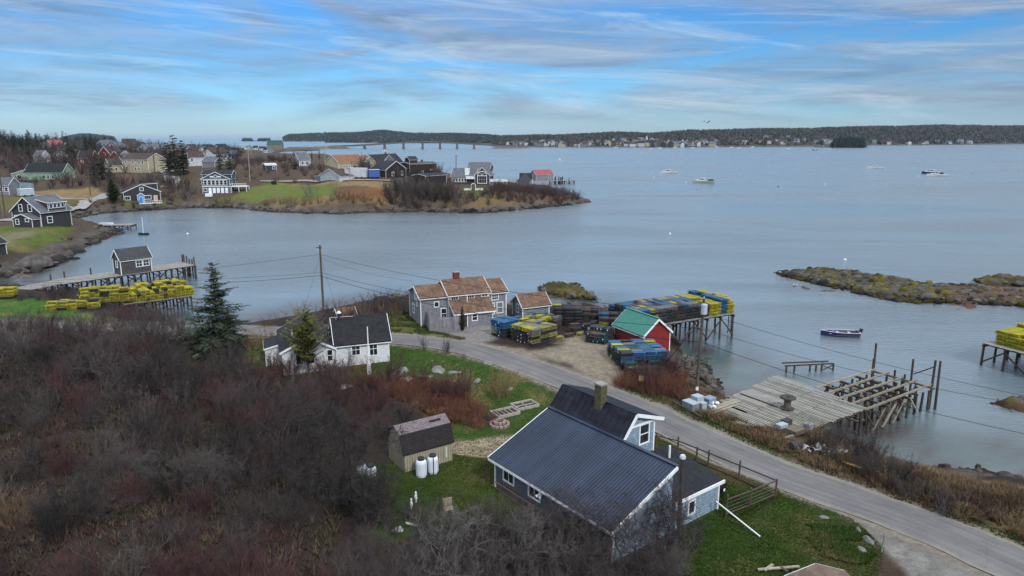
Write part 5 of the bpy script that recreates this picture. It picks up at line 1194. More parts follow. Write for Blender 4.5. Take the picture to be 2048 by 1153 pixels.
HL = [
 ((667, 331), (702, 329), 7, 3.4, 2.8, whw, drkr, 'white house with a dark roof just behind the cream house', 'x', ((.2, 1.2, .9, 1.2),)),
 ((713, 324), (742, 324), 8, 3.0, 3.4, gyw, drkr, 'house of which a dark steep roof shows above the cream house', 'x', ()),
 ((599, 333), (621, 333), 7, 3.2, 3.0, whw, gryr, 'white house with a grey roof beside three dark spruces', 'x', ((.3, 1, .9, 1.2), (.7, 1, .9, 1.2))),
 ((532, 343), (553, 342), 4, 2.6, .7, nvw, mt('white_roof', (.5, .5, .5), .6, .1), 'small navy blue cabin with a pale roof in the scrub', 'x', ((.75, .9, .9, 1.0, (1, 1)),)),
 ((379, 333), (409, 332), 8, 4.2, 2.6, whw, brnr, 'white house with a brown roof right of the tallest spruce', 'x', ((.2, 2.2, .8, 1.4),)),
 ((400, 318), (420, 316), 8, 5, 2.8, whw, brnr, 'white gabled house high behind the slate blue house', 'y', ((.5, 3, .9, 1.2),)),
 ((418, 320), (442, 320), 8, 4.6, 3.0, whw, drkr, 'white house with a dark roof beside the twin spruces', 'x', ((.5, 2.2, 1.0, 1.3),)),
 ((405, 336), (430, 335), 7, 2.8, 2.0, gyw, gryr, 'grey roofed outbuilding in front of the white houses on the hill', 'x', ()),
 ((50, 361), (126, 360), 9, 3.3, 3.4, grw, colm('dark_green_roof', (.016, .022, .025), 'r'), 'pale green house with a big dark roof among brown scrub', 'x', ((.5, .8, .9, 1.2), (.62, .8, .9, 1.2), (.74, .8, .9, 1.2))),
 ((84, 326), (102, 325), 7, 3.5, 2.8, whw, gryr, 'white gabled house above the green house, left of the rusty tree', 'y', ((.5, 1.5, .9, 1.3),)),
 ((112, 325), (138, 324), 8, 3.2, 2.6, whw, brnr, 'white trimmed house with a brown roof right of the rusty tree', 'y', ((.5, 1, 1, 1.2),)),
 ((157, 329), (184, 328), 8, 3.4, 3.4, rdw, drkr, 'red walled house with a dark roof left of the big spruce', 'x', ((.3, 1, 1, 1), (.85, 1, 1, 1.2))),
 ((200, 325), (222, 325), 8, 4.5, 3.6, rdw, brnr, 'dark red gabled house with white trim behind the big spruce', 'y', ((.5, 3.8, .9, 1.2),)),
 ((221, 327), (240, 326), 7, 3.2, 3.0, rdw, brnr, 'lower red gable with three white windows beside the dark red house', 'y', ((.3, 1, .9, 1.6), (.52, 1, .9, 1.6), (.74, 1, .9, 1.6))),
 ((106, 303), (131, 302), 9, 3.2, 4.0, whw, redr, 'house with a faded pink roof at the foot of the wooded hill', 'x', ()),
 ((247, 345), (298, 346), 9, 6.0, 2.4, tanw2, brnr, 'two storey cream house beside the hill road', 'x', ((.14, 1.0, .9, 1.4), (.5, .9, .9, 1.4), (.63, .9, .9, 1.4), (.14, 3.9, .9, 1.3), (.42, 3.9, .9, 1.3), (.66, 3.9, .9, 1.3), (.8, 3.9, .9, 1.3))),
 ((221, 346), (246, 345), 7, 3.4, 2.6, tanw2, brnr, 'low cream wing with a brown roof left of the two storey house', 'x', ((.5, 1, .9, 1.2),)),
 ((240, 325), (266, 324), 7, 3.5, 2.4, whw, gryr, 'white gabled house peering over the two storey cream house', 'y', ()),
 ((307, 316), (336, 315), 9, 5, 3.4, ltw, gryr, 'pale blue house at the top of the hill road', 'y', ((.35, 1.5, 1, 1.4), (.65, 1.5, 1, 1.4), (.5, 4.6, .9, 1.2))),
 ((318, 330), (332, 329), 6, 3, 1.6, whw, gryr, 'small white outbuilding beside the hill road', 'x', ((.5, 1, .8, 1),)),
 ((-4, 390), (19, 391), 6, 3.6, 2.4, gyw, gryr, 'grey shingle cottage cut by the left edge of the photo', 'x', ((.35, 1.4, 1.0, 1.3), (.8, 1.4, 1.0, 1.3))),
 ((-12, 512), (14, 508), 5, 2.4, 1.6, dkw, drkr, 'dark shed cut by the left edge above the rocks', 'x', ()),
 ((752, 338), (806, 337), 8, 3.6, 4.2, gyw, drkr, 'grey house with a broad dark gabled roof on the rise of the point', 'x', ((.3, 1, 1, 1.2), (.7, 1, 1, 1.2))),
 ((772, 356), (812, 355), 8, 3.6, 3.2, brw, drkr, 'black gabled barn in front of the broad roofed grey house', 'y', ((.35, 1, 1.2, 1.4), (.8, 1, .9, 1.6))),
 ((820, 353), (874, 352), 9, 5.4, .6, brw, mt('brown_flat_roof', (.09, .07, .06), .9, .2), 'dark brown flat roofed building with a little cupola on the point', 'x', ((.45, 1, .9, 1.2), (.8, 1.4, .9, 1.4))),
 ((851, 367), (893, 366), 7, 3.4, .7, brw, drkr, 'low black shed roofed building among the bare trees of the point', 'x', ()),
 ((534, 300), (564, 300), 30, 9, 9, olw, colm('green_barn_roof', (.035, .09, .085), 'r'), 'big olive barn with a green roof at the causeway', 'x', ()),
]
for q in HL:
    h = fh(*q[:8], axis=q[8], wins=q[9])
    if 'cupola' in q[7]: h.gable(1.0, 5.0, 2, 6, 5.2, 7.2, 8.4, brw, drkr, 'x', .3)
    if 'pale green' in q[7]: h.shed(-5.5, -.02, .5, 7, -.6, 2.6, 4.2, grw, drkr, 'x', .2); h.window('-y', -2.4, .6, 1.6, 1.4, .5, (2, 1), fw=.2)
    if 'pale blue' in q[7]: h.shed(-6, -.02, 2, 8, -.6, 3, 4.5, ltw, gryr, 'x', .2)
    if 'broad dark' in q[7]: h.gable(.25 * h.L, .6 * h.L, -.5, 4, 3.4, 4.8, 7.4, gyw, drkr, 'y', .3)
    if h.L > 5 and random.random() < .5 and 'barn' not in q[7]: c = MB(); c.box(h.L * .6, h.L * .6 + .7, h.D / 2 - .35, h.D / 2 + .35, q[3] + .6 * q[4], q[3] + q[4] + 1.0); h.part('chimney', c, mt('red_brick', (.2, .05, .03)))
    h.finish()
# house on the point: long roof, tall arched window in its gable, deck and fence
h = fh((903, 366), (951, 369), 8, 3.2, 3.2, dkw, gryr, 'dark house on the point with a tall arched white window, white chimney and deck', 'x', tuple((.1 + .12 * i, 1.0, .8, 1.3) for i in range(5))); L = h.L
h.gable(L + .02, L + 6.2, -1.2, 8, -1, 3.9, 7.0, dkw, gryr, 'y', .4); h.gable(.5 * L, L + 4.5, 8.1, 15, -.6, 6.2, 8.6, dkw, gryr, 'x', .4)
for u in (.72, .95, 1.12, 1.3): h.window('-y', u * L * .9, 4.6, .9, 1.2, 8.1, fw=.14)
uc = L + 3.1; h.window('-y', uc, .6, 3.6, 2.9, -1.2, (5, 2), fw=.25); c = MB()
for i in range(10):
    t0, t1 = math.pi * i / 10, math.pi * (i + 1) / 10; c.bar((uc + 1.9 * math.cos(t0), -1.25, 3.75 + 1.7 * math.sin(t0)), (uc + 1.9 * math.cos(t1), -1.25, 3.75 + 1.7 * math.sin(t1)), .14, .3)
for t0 in (.8, 1.57, 2.35): c.bar((uc, -1.25, 3.75), (uc + 1.8 * math.cos(t0), -1.25, 3.75 + 1.6 * math.sin(t0)), .1, .12)
h.part('fanlight', c, white); c = MB(); c.face([(uc + 1.8 * math.cos(math.pi * i / 8), -1.215, 3.75 + 1.6 * math.sin(math.pi * i / 8)) for i in range(9)]); h.part('fanlight_pane', c, glass)
c = MB(); c.box(.55 * L, .55 * L + 1.8, .5, 2, 3, 6.6); c.box(.62 * L, L, -1.0, -.02, 2.2, 3.3); h.part('chimney', c, white)
c = MB(); c.box(L + 6.4, L + 13.5, -1, 4, 1.2, 1.4)
for i in range(11): c.box(L + 6.5 + i * .69, L + 6.6 + i * .69, -1, -.9, -.8, 2.3)
c.box(L + 6.4, L + 13.5, -1.02, -.92, 2.2, 2.35); c.box(L + 6.4, L + 13.5, -.98, -.94, 1.4, 2.1); h.part('deck', c, white); h.finish()
p = gp(947, 381); t = empty('garden_arch', p, R(5), 'white garden arch with low fence wings in front of the arched window house', 'garden arch'); c = MB()
for s in (-1, 1): c.box(s * .8 - .1, s * .8 + .1, -.4, .4, -.3, 1.8)
for i in range(8): a0, a1 = math.pi * i / 8, math.pi * (i + 1) / 8; c.bar((.8 * math.cos(a0), 0, 1.8 + .8 * math.sin(a0)), (.8 * math.cos(a1), 0, 1.8 + .8 * math.sin(a1)), .8, .2)
c.build('arch', white, t); c = MB()
for s in (-1, 1): c.box(min(s * .95, s * 3.6), max(s * .95, s * 3.6), -.06, .06, -.3, .75)
c.build('picket_wing', white, t)
h = fh((1047, 368), (1062, 369), 7, 2.6, 3.2, gyw, drkr, 'grey gambrel boathouse with a green-black roof on the point', 'x', (), 'boathouse', 'boathouse'); L = h.L; h.gable(L + .02, L + 4.2, -.6, 6.4, -1, 3.2, 6, gyw, drkr, 'y', .4); h.window('-y', L + 2.1, .8, .9, 1.4, -.6, fw=.18); h.window('-y', L + 2.1, 3.6, .7, .9, -.6, fw=.15); h.finish()
h = fh((1072, 361), (1107, 360), 8, 3.4, 2.6, gyw, redr, 'grey boathouse with a faded red roof by the pier on the point', 'x', ((.75, .8, 1, 1.6),), 'boathouse', 'boathouse'); h.finish()
a = G(1100, 364, 1.5); 
def ptp(u, v, z): return Vector((a[0] + u * 1.0, a[1] + v + u * .35, z))
t = pier_thing('point_pier', 'small dark timber pier with tall posts at the end of the point', ptp, 0, 14, 0, 6, 1.8, 2.8, 3, h_extra=0)
for i in range(12): c = MB(); p = ptp(random.uniform(2, 14), random.choice((0, 6)), 0) - t.location; c.tube((p.x, p.y, 0), (p.x, p.y, random.uniform(2.8, 5)), .22, .2, 6); c.build('tall_post', pile_m, t)
# vehicles and yard things on the far side
def trailer(px0, px1, py, hgt, m_, label, name='box_trailer', cat='trailer', wheels=2):
    a = gp(px0, py); b = gp(px1, py); L_ = math.hypot(*(b - a)[:2]); t = empty(name, (a[0], a[1], min(a[2], b[2])), math.atan2(b[1] - a[1], b[0] - a[0]), label, cat)
    c = MB(); c.box(0, L_, 0, 2.3, .6, hgt); c.build('body', m_, t); c = MB(); c.box(.05, L_ - .05, -.03, 2.33, hgt, hgt + .08); c.build('roof', white, t)
    for k in range(wheels):
        m2 = MB(); m2.lathe([(.4, -.12), (.45, -.06), (.45, .06), (.4, .12)], n=14); x = L_ * (.3 + .5 * k / max(1, wheels - 1)); m2.v = [(q[0] + x, q[2] - .05, q[1] + .42) for q in m2.v]; m2.build('wheel', blk_m2, t)
    c = MB(); c.bar((-1.2, 1.1, .6), (0, 1.1, .6), .15); c.build('drawbar', blk_m2, t); return t
blk_m2 = mt('tyre', (.015, .015, .016), .8, .2)
trailer(41, 70, 394, 2.9, mt('silver_blue', (.36, .43, .50), .5, .1), 'silver box trailer parked by the road behind the dark cottage')
trailer(690, 732, 358, 4.2, whw, 'long white box trailer parked right of the white garage', wheels=3)
trailer(738, 760, 358, 3.6, mt('tarp_blue', (.04, .10, .30), .6, .1), 'blue box truck body parked beside the long white trailer', 'box_truck', 'truck')
a = gp(18, 387); b = gp(64, 388); t = empty('covered_boat', (a[0], a[1], a[2]), math.atan2(b[1] - a[1], b[0] - a[0]), 'large boat laid up under grey-blue shrink wrap behind the silver trailer', 'covered boat'); m_ = MB(); L_ = math.hypot(*(b - a)[:2])
pr = []
for i in range(13):
    u = i / 12; w_ = 1.7 * (1 - abs(2 * u - 1) ** 4) + .15; zt = 2.6 + .7 * math.sin(u * 2.6); pr.append([(u * L_, -w_ + 1.5, .9), (u * L_, -w_ + 1.5, 1.9), (u * L_, 1.5, zt + .5), (u * L_, w_ + 1.5, 1.9), (u * L_, w_ + 1.5, .9)])
for p_, q_ in zip(pr, pr[1:]):
    for k in range(4): m_.face([p_[k], p_[k + 1], q_[k + 1], q_[k]])
m_.face(pr[0][::-1]); m_.face(pr[-1]); m_.build('cover', mt('shrink_wrap', (.10, .14, .18), .5, .25, .6), t)
m_ = MB()
for u in (.25, .5, .75): m_.box(u * L_ - .1, u * L_ + .1, .6, 2.4, -.2, .95)
m_.build('stand', blk_m2, t)
p = gp(548, 369); t = empty('water_tank', p, 0, 'black round tank standing on the far green field', 'tank'); c = MB(); c.lathe([(1.0, 0), (1.05, .1), (1.05, 1.2), (.9, 1.35), (.1, 1.4)], n=18); c.build('shell', blk_m2, t)
for px, py, h_, lab in ((500, 363, 13, 'pale utility pole beside the slate blue house'), (700, 369, 10, 'thin pale pole at the edge of the dead grass on the point'), (181, 391, 10, 'dark utility pole in the scrub above the cove road'), (3, 440, 12, 'dark utility pole at the left edge, left of its twin'), (11, 437, 12, 'dark utility pole at the left edge, right of its twin'), (912, 352, 9, 'dark slanting pole beside the house with the arched window'), (650, 331, 9, 'pale pole beside the white house with the dark roof'), (502, 308, 9, 'white pole on the low ground before the causeway'), (290, 345, 10, 'dark pole beside the two storey cream house'), (310, 346, 11, 'dark pole on the bend of the hill road')):
    p = gp(px, py); c = MB(); c.tube((0, 0, -.3), (.2, 0, h_), .2, .14, 8); c.bar((-.8 + .2, 0, h_ * .95), (1.0, 0, h_ * .95), .12); t = empty('utility_pole', p, 0, lab, 'utility pole'); c.build('pole', mt('pale_pole', (.28, .24, .2), .9, .2) if 'pale' in lab or 'white' in lab else pole_w, t)
# ------------------------------------------------------------------ left dock with shed, platform, far cove dock
da = 51; DO = (-65.6, 115.6); dc, ds = math.cos(R(da)), math.sin(R(da))
def dk(u, v, z): return Vector((DO[0] + u * dc - v * ds, DO[1] + u * ds + v * dc, z))
t = pier_thing('dock', 'long grey plank dock carrying a dark shed, reaching into the cove', dk, -9, 12.5, -.3, 4.6, 2.4, 2.2, 2.4)
c = MB(); o = t.location
for i in range(40): c.obox(dk(-9.3 - i * .22, 2.0 + .02 * i, 2.46 - .018 * i) - o, .19, 4.2, .05, R(da - 2))
c.build('ramp_planking', plank_g, t)
for i in range(6): c = MB(); p = dk(-10 - i * 1.4, random.choice((.3, 3.8)), 0) - o; c.tube((p.x, p.y, -1), (p.x, p.y, 2.1 - .1 * i), .13, .12, 7); c.build('pile', pile_m, t)
for u, v, h_ in ((12.4, -.2, 4.0), (12.6, 1, 3.4), (12.6, 2, 3.4), (12.6, 3, 3.8), (12.6, 4, 4.0), (12.6, 4.6, 3.9), (6.5, 4.7, 4.0), (-3, 4.8, 3.6), (-7, 4.8, 3.6), (-9, 4.8, 3.4), (-9.1, 4.6, 3.2)):
    c = MB(); p = dk(u, v, 0) - o; c.tube((p.x, p.y, -1), (p.x, p.y, h_), .14, .12, 7); c.build('tall_post', pile_m, t)
h = House('dock_shed', 'dark shingled shed with white windows standing on the grey dock', 'shed', (*dk(-.1, -.1, 0)[:2], 2.5), da); sg = mt('dark_grey_shingle', (.085, .085, .092), .9, .25, 1.5, .3, 8, pattern='shingle', pw=.25, ph=.2, gap=.015, col2=(.065, .064, .07)); sr = mt('grey_shingle_roof', (.052, .056, .062), .9, .35, 1.5, .3, 8, pattern='shingle', pw=.4, ph=.2, gap=.02, col2=(.07, .072, .078))
h.gable(0, 5.0, 0, 2.9, 0, 2.6, 4.1, sg, sr, 'x', .25); h.window('-y', 3.0, 1.1, .9, .95, 0, (2, 2)); h.window('-y', 4.15, 1.1, .9, .95, 0, (2, 2)); h.window('-x', 1.4, 1.2, .6, 1.0, 0); h.finish()
tp = lambda u, v, z: Vector((-54.9 + u * math.cos(R(38)) - v * math.sin(R(38)), 96.6 + u * math.sin(R(38)) + v * math.cos(R(38)), z))
pier_thing('trap_platform', 'open timber platform holding the yellow trap wall beside the dock', tp, 0, 8.8, 0, 5, 1.9, 1.5, 2.4)
tp2 = lambda u, v, z: Vector((G(160, 462, 0)[0] + u * .99 - v * .1, G(160, 462, 0)[1] + u * .1 + v, z))
t = pier_thing('cove_dock', 'low weathered dock at the head of the cove with a white skiff on it', tp2, 2, 13.5, 0, 3.5, 1.3, 2.4, 3)
p = tp2(6.5, 1.5, 1.45); t = empty('skiff', p, R(10), 'small white skiff hauled out on the low dock at the head of the cove', 'skiff'); m_ = MB(); pr = hull(m_, 3.6, 1.4, .5, 9); m_.build('hull', hullw, t); m_ = MB(); m_.box(-.3, .0, -.5, .5, .3, .36); m_.build('thwart', inner, t)
for k in range(4): p = tp2(2.2 + k * .55, 1 + .6 * (k % 2), 1.42); c = MB(); c.box(-.25, .25, -.2, .2, 0, .35); c.box(-.28, .28, -.23, .23, .35, .4); o2 = c.build('bait_box', cool); o2.location = p; tag(o2, 'white bait box at the landward end of the low cove dock', 'box', 'white boxes on the cove dock')
# ------------------------------------------------------------------ bridge, causeway, far shore
p0, p1, p2 = G(640, 301, 0), G(706, 297.5, 0), G(1035, 293, 0)
conc = mt('bridge_concrete', (.10, .10, .098), .9, .2, .2)
bY = 1750
def BX(px): return (px - 1024) / F * (bY * cT + 20 * sT)
t = empty('bridge', (BX(850), bY, 0), 0, 'long low road bridge on concrete piers crossing the far water', 'bridge'); o = t.location; c = MB()
pts = [(BX(x), bY, H - (y - 277.0) * bY * .000746) for x, y in ((660, 292.5), (700, 291), (740, 289), (780, 286.5), (820, 284.2), (845, 283.5), (880, 284.2), (920, 286.3), (960, 288.6), (1000, 290.5), (1030, 291.5))]
for q, r_ in zip(pts, pts[1:]): c.bar(Vector(q) - o, Vector(r_) - o, 10, 3.4)
c.build('deck', conc, t); c = MB()
for s in (-5, 5):
    for q, r_ in zip(pts, pts[1:]): c.bar(Vector(q) - o + Vector((0, s, 2)), Vector(r_) - o + Vector((0, s, 2)), .4, .5)
c.build('parapet', conc, t)
for x in (729, 769, 807, 845, 880, 914, 948):
    xx = BX(x); z = np.interp(xx, [q[0] for q in pts], [q[2] for q in pts]); c = MB()
    for s in (-4, 4): c.box(xx - o.x - 1.9, xx - o.x + 1.9, s - 1.2, s + 1.2, -2, z - 1.2)
    c.box(xx - o.x - 3, xx - o.x + 3, -7, 7, -2, 2.4); c.box(xx - o.x - 1.6, xx - o.x + 1.6, -6, 6, z - 3.2, z - 1.2); c.build('pier', conc, t)
def heap(name, label, poly, zmax, res, colr, kind='structure', rough=1.0, s=1, edge=None):
    P = np.array(poly); lo = P.min(0) - 2; hi = P.max(0) + 2; nx, ny = int((hi[0] - lo[0]) / res) + 2, int((hi[1] - lo[1]) / res) + 2
    xs, ys = np.meshgrid(lo[0] + np.arange(nx) * res, lo[1] + np.arange(ny) * res); xs = xs + (vnoise(xs * 9.7 / res, ys * 7.3 / res, 2) - .5) * res * .7; d = sdf(xs, ys, P); e = edge or zmax * 1.3
    k = .75 / max(zmax, .3); n1 = fbm(xs * k, ys * k, 5, s); n2 = fbm(xs * k * 3, ys * k * 3, 4, s + 9); ridg = 1 - np.abs(2 * n1 - 1)
    z = zmax * sstep(-.1 * e, e, d + (n1 - .5) * e) * (.35 + .85 * ridg * (.5 + n1)) + (n2 - .5) * .8 * zmax * rough; z = np.where(d < -.6 * e, -1.0, z - .12 * zmax)
    ok = z > -.5; I = np.arange(nx * ny).reshape(ny, nx); Q = np.stack([I[:-1, :-1], I[:-1, 1:], I[1:, 1:], I[1:, :-1]], -1).reshape(-1, 4); keep = ok.ravel()[Q].any(1); Q = Q[keep]
    cc = colr(xs.ravel(), ys.ravel(), z.ravel(), d.ravel()); u, inv = np.unique(Q, return_inverse=True)
    V = np.c_[xs.ravel(), ys.ravel(), z.ravel()][u]; o = link(name, npmesh(name, V, inv.reshape(-1, 4), MT['rock_ground'], col=cc[u])); tag(o, label, kind=kind); return o
MT['rock_ground'] = ground_mat('rock_ground', (7, 1.2), .9)
def rockc_(x, y, z, d, weed=.5, kelp=.6):
    n = fbm(x * .5, y * .5, 4, 8)[:, None]; n2 = fbm(x * 1.1 + 7, y * 1.1, 3, 18)[:, None]; c = np.array((.085, .076, .066)) * (.35 + 1.2 * n)
    w = sstep(.62 - weed * .3, .72 - weed * .3, n2) * (z[:, None] > .15) * .85; c = c * (1 - w) + np.array((.085, .072, .018)) * w * (.4 + 1.1 * n)
    k = sstep(.55, .15, z)[:, None] * .9; c = c * (1 - k) + np.array((.055, .026, .02)) * (.5 + n) * k; return c
g0 = lambda pts: [tuple(G(x, y, 0)[:2]) for x, y in pts]
def lc(x, y, z, d):
    c = rockc_(x, y, z, d, .45); px = (x / y); m = sstep(.60, .66, px)[:, None] * sstep(1.3, .5, z)[:, None]; n = fbm(x * .9, y * .9, 3, 5)[:, None]; return c * (1 - m * .8) + np.array((.13, .075, .06)) * (.4 + 1.1 * n) * m * .8
heap('rock_ledge', 'long low ledge of weed-covered rock off the right shore', g0([(1556, 549), (1580, 544), (1640, 538), (1680, 545), (1720, 549), (1790, 556), (1830, 562), (1850, 571), (1900, 575), (1950, 574), (1995, 577), (2048, 583), (2150, 592), (2250, 640), (2150, 640), (2048, 617), (2000, 611), (1960, 606), (1950, 619), (1930, 618), (1890, 606), (1856, 611), (1845, 600), (1820, 601), (1800, 604), (1760, 600), (1720, 588), (1660, 573), (1610, 563), (1570, 557)]), 0.75, .4, lc, s=3, edge=2.8)
heap('rock_ledge', 'smaller weedy ledge behind the right end of the long one', g0([(1945, 566), (1965, 557), (2000, 556), (2048, 563), (2120, 572), (2048, 575), (1990, 573)]), 1.0, .4, lambda *a: rockc_(*a, .9), s=4)
heap('rock_ledge', 'mossy green ledge behind the small shingled shed', g0([(1078, 578), (1100, 572), (1150, 574), (1172, 588), (1196, 602), (1150, 600), (1110, 594), (1085, 588)]), 1.0, .3, lambda *a: rockc_(*a, 1.2), s=5)
heap('rock_ledge', 'low mossy rock breaking the water at the right edge', g0([(1985, 808), (2010, 800), (2048, 803), (2110, 815), (2048, 826), (2005, 817)]), 0.8, .2, lambda *a: rockc_(*a, .9), s=6)
rkm = mt('shore_rock', (.080, .074, .070), .9, .6, 1.2, .6, 6, objvar=.3)
def rock_mesh(seed, flat=.6, sub=2):
    import bmesh
    bm = bmesh.new(); bmesh.ops.create_icosphere(bm, subdivisions=sub, radius=1); V = np.array([v.co[:] for v in bm.verts]); Fi = np.array([[v.index for v in f.verts] for f in bm.faces]); bm.free(); r_ = np.random.default_rng(seed)
    for k in range(7 if sub == 2 else 16): n = r_.normal(size=3); n /= np.linalg.norm(n); dd = V @ n; cut = r_.uniform(.45, .8); V = V - np.maximum(dd - cut, 0)[:, None] * n * .9
    V *= np.array([1, r_.uniform(.6, .9), flat]) * (1 + r_.normal(0, .04 if sub == 2 else .015, (len(V), 1)))
    if sub > 2: V = V * (1 + .28 * (fbm(V[:, 0] * 2.2 + 9 + seed, V[:, 1] * 2.2 + V[:, 2] * 1.7, 4, seed)[:, None] - .5))
    return V, Fi
RM = [rock_mesh(i, .5 + .1 * (i % 3)) for i in range(6)]; RH = [rock_mesh(i + 20, .55 + .1 * (i % 3), 4) for i in range(6)]
def rocks_stuff(name, label, pts, m_, weed=0):
    Vs = []; Fs = []; off = 0; r_ = np.random.default_rng(5); ts = []
    for (x, y, z, s) in pts:
        V, Fi = RM[r_.integers(6)]; a = r_.uniform(0, 6.3); c_, s_ = math.cos(a), math.sin(a); V2 = V * s; Vs.append(np.c_[V2[:, 0] * c_ - V2[:, 1] * s_ + x, V2[:, 0] * s_ + V2[:, 1] * c_ + y, V2[:, 2] + z]); Fs.append(Fi + off); off += len(V)
        v = r_.uniform(.45, 1.5); wet = .45 if z < .25 else 1; ts.append(np.repeat(np.array([[.105 * v, .092 * v, .020 * v]] if r_.random() < weed else [[.088 * v, .080 * v, .074 * v]]) * wet, len(V), 0))
    o = link(name, npmesh(name, np.concatenate(Vs), np.concatenate(Fs), m_, col=np.concatenate(ts))); tag(o, label, 'rocks', kind='stuff')
Pm = np.array(MAIN[:len(shore_px)]); pts = []
for (ax, ay), (bx, by) in zip(Pm, Pm[1:]):
    L_ = math.hypot(bx - ax, by - ay); r0 = math.hypot(ax, ay); near_ = r0 < 110
    if L_ > 60: continue
    for k in range(int(L_ * (4.2 if near_ else 4.0))):
        u = random.random(); x, y = ax + (bx - ax) * u, ay + (by - ay) * u; nx, ny = -(by - ay) / L_, (bx - ax) / L_; off = random.gauss(1.5, 2.0); s = abs(random.gauss(.12, .24)) + .14
        if not near_: s *= 2.6
        x -= nx * off; y -= ny * off; pts.append((x, y, off, s))
zz = height(np.array([p[0] for p in pts]), np.array([p[1] for p in pts])); pts = [(p[0], p[1], z + .05, p[3]) for p, z in zip(pts, zz) if z > -.25]
rocks_stuff('shore_rocks', 'tumbled grey and weedy rocks along the waterline', pts, MT['rock_ground'])
LEDGE = np.array(g0([(1556, 549), (1640, 540), (1720, 549), (1850, 571), (1950, 574), (2048, 583), (2120, 592), (2120, 620), (2000, 611), (1890, 608), (1800, 604), (1720, 588), (1610, 563)])); pts = []
lo_, hi_ = LEDGE.min(0), LEDGE.max(0); cc_ = lo_ + rng.random((4200, 2)) * (hi_ - lo_); dd_ = sdf(cc_[:, 0], cc_[:, 1], LEDGE)
for (x, y), d_ in zip(cc_[dd_ > -.4], dd_[dd_ > -.4]):
    s_ = abs(random.gauss(.1, .40)) + .18; pts.append((x, y, .12 + .45 * min(1, max(0, d_) / 2.2) * random.random(), s_))
for q_, n_ in ((((1078, 578), (1100, 572), (1150, 574), (1172, 588), (1196, 602), (1150, 600), (1085, 588)), 90), (((1945, 566), (2000, 556), (2048, 563), (2120, 572), (2048, 575)), 90)):
    P_ = np.array(g0(q_)); lo_, hi_ = P_.min(0), P_.max(0)
    for k in range(n_ * 4):
        x, y = lo_ + rng.random(2) * (hi_ - lo_)
        if sdf(np.array([x]), np.array([y]), P_)[0] > -.3: pts.append((x, y, .2 + .4 * random.random(), abs(random.gauss(.1, .3)) + .15))
rocks_stuff('ledge_rocks', 'broken dark rocks covering the low ledges off the shore', pts, MT['rock_ground'], .32)
pts = []
for k in range(260):
    u = random.random(); v = random.random(); a_ = gp(1365 + 55 * u + 10 * v, 712 + 40 * v + 25 * u); pts.append((a_[0], a_[1], a_[2] + .15, random.uniform(.15, .5)))
rocks_stuff('riprap', 'dark broken rock dumped on the bank beside the trap block', pts, MT['rock_ground'])
def boulder(px, py, s, label, seed, m_=None, fl=1):
    p = gp(px, py); V, Fi = RH[seed % 6]; o = link('boulder', npmesh('boulder', V * np.array([s, s * .8, s * fl]), Fi, m_ or rkm)); o.location = p + np.array([0, 0, s * .02 * fl]); o.rotation_euler = (0, 0, seed); tag(o, label, 'boulder')
pale = mt('pale_lichen_rock', (.175, .18, .17), .9, .5, 2, .7, 7)
for a in ((800, 747, 1.5, 'broad pale outcrop on the lawn beside the dark post', 1, pale, .5), (790, 752, 1.0, 'lower left lobe of the pale outcrop on the lawn', 2, pale, .4), (813, 760, 1.3, 'flat pale slab in front of the lawn outcrop', 4, pale, .25), (848, 753, 1.0, 'flat pale slab right of the lawn outcrop', 3, pale, .2), (880, 742, 1.5, 'long flat grey slab between the mossy posts', 5, pale, .18), (908, 745, 1.0, 'flat grey slab right of the mossy posts', 0, pale, .2), (878, 770, .7, 'pale upright rock at the edge of the rusty bushes', 2, pale, .8), (903, 765, .6, 'grey rock right of the pale upright one', 4, pale, .7), (953, 764, .8, 'smooth pale boulder left of the straw coloured bush', 1, pale, .5), (972, 729, .65, 'grey boulder at the road edge of the lawn', 3, pale, .8), (929, 715, .55, 'dark boulder on the lawn near the road', 5, rkm, .8), (871, 703, .5, 'low mossy rock near the vase shaped road bush', 0, rkm, .5), (827, 697, .6, 'dark low rock left of the road bush', 2, rkm, .5), (895, 707, .45, 'rock at the foot of the twiggy sapling', 4, rkm, .6), (1019, 780, .7, 'flat rock behind the straw coloured bush', 1, pale, .3), (1645, 1036, .4, 'small pale rock in the front lawn', 3, pale, .6), (1717, 1063, .45, 'pale rock at the top of the lawn edge row', 1, pale, .7), (1738, 1082, .5, 'grey rock in the middle of the lawn edge row', 2, pale, .7), (1727, 1103, .45, 'low rock at the bottom of the lawn edge row', 5, pale, .6), (690, 775, 1.0, 'buff rock showing in the scrub below the cottage', 4, pale, .5), (1457, 775, .5, 'flat grey block on the rocky bank behind the utility pole', 0, rkm, .6), (60, 532, 5.2, 'great dark rounded rock at the left shore of the cove', 1, rkm, .55), (35, 556, 3.2, 'low ledge in front of the great dark rock', 3, rkm, .4), (100, 528, 2.4, 'seaward end of the great dark rock', 4, rkm, .45), (205, 521, .9, 'lone black rock awash in the cove', 2, rkm, .3), (115, 511, 1.0, 'small round rock beside the great dark rock', 5, rkm, .7), (1589, 576, 1.2, 'leftmost small rock off the long ledge', 1, rkm, .5), (1612, 579, 1.6, 'second small rock off the long ledge', 2, rkm, .45), (1655, 585, 1.9, 'largest of the small rocks off the long ledge', 3, rkm, .4), (1681, 589, .7, 'rightmost of the small rocks off the long ledge', 4, rkm, .4), (1998, 625, .8, 'dark rock awash right of the long ledge', 0, rkm, .3), (1470, 716, .6, 'leftmost of the low rocks awash by the wharf', 1, rkm, .25), (1488, 722, .6, 'right one of the low rocks awash by the wharf', 3, rkm, .25), (1474, 727, .6, 'nearest of the low rocks awash by the wharf', 4, rkm, .25), (1142, 568, .8, 'black rock awash behind the mossy ledge', 5, rkm, .3)): boulder(*a)
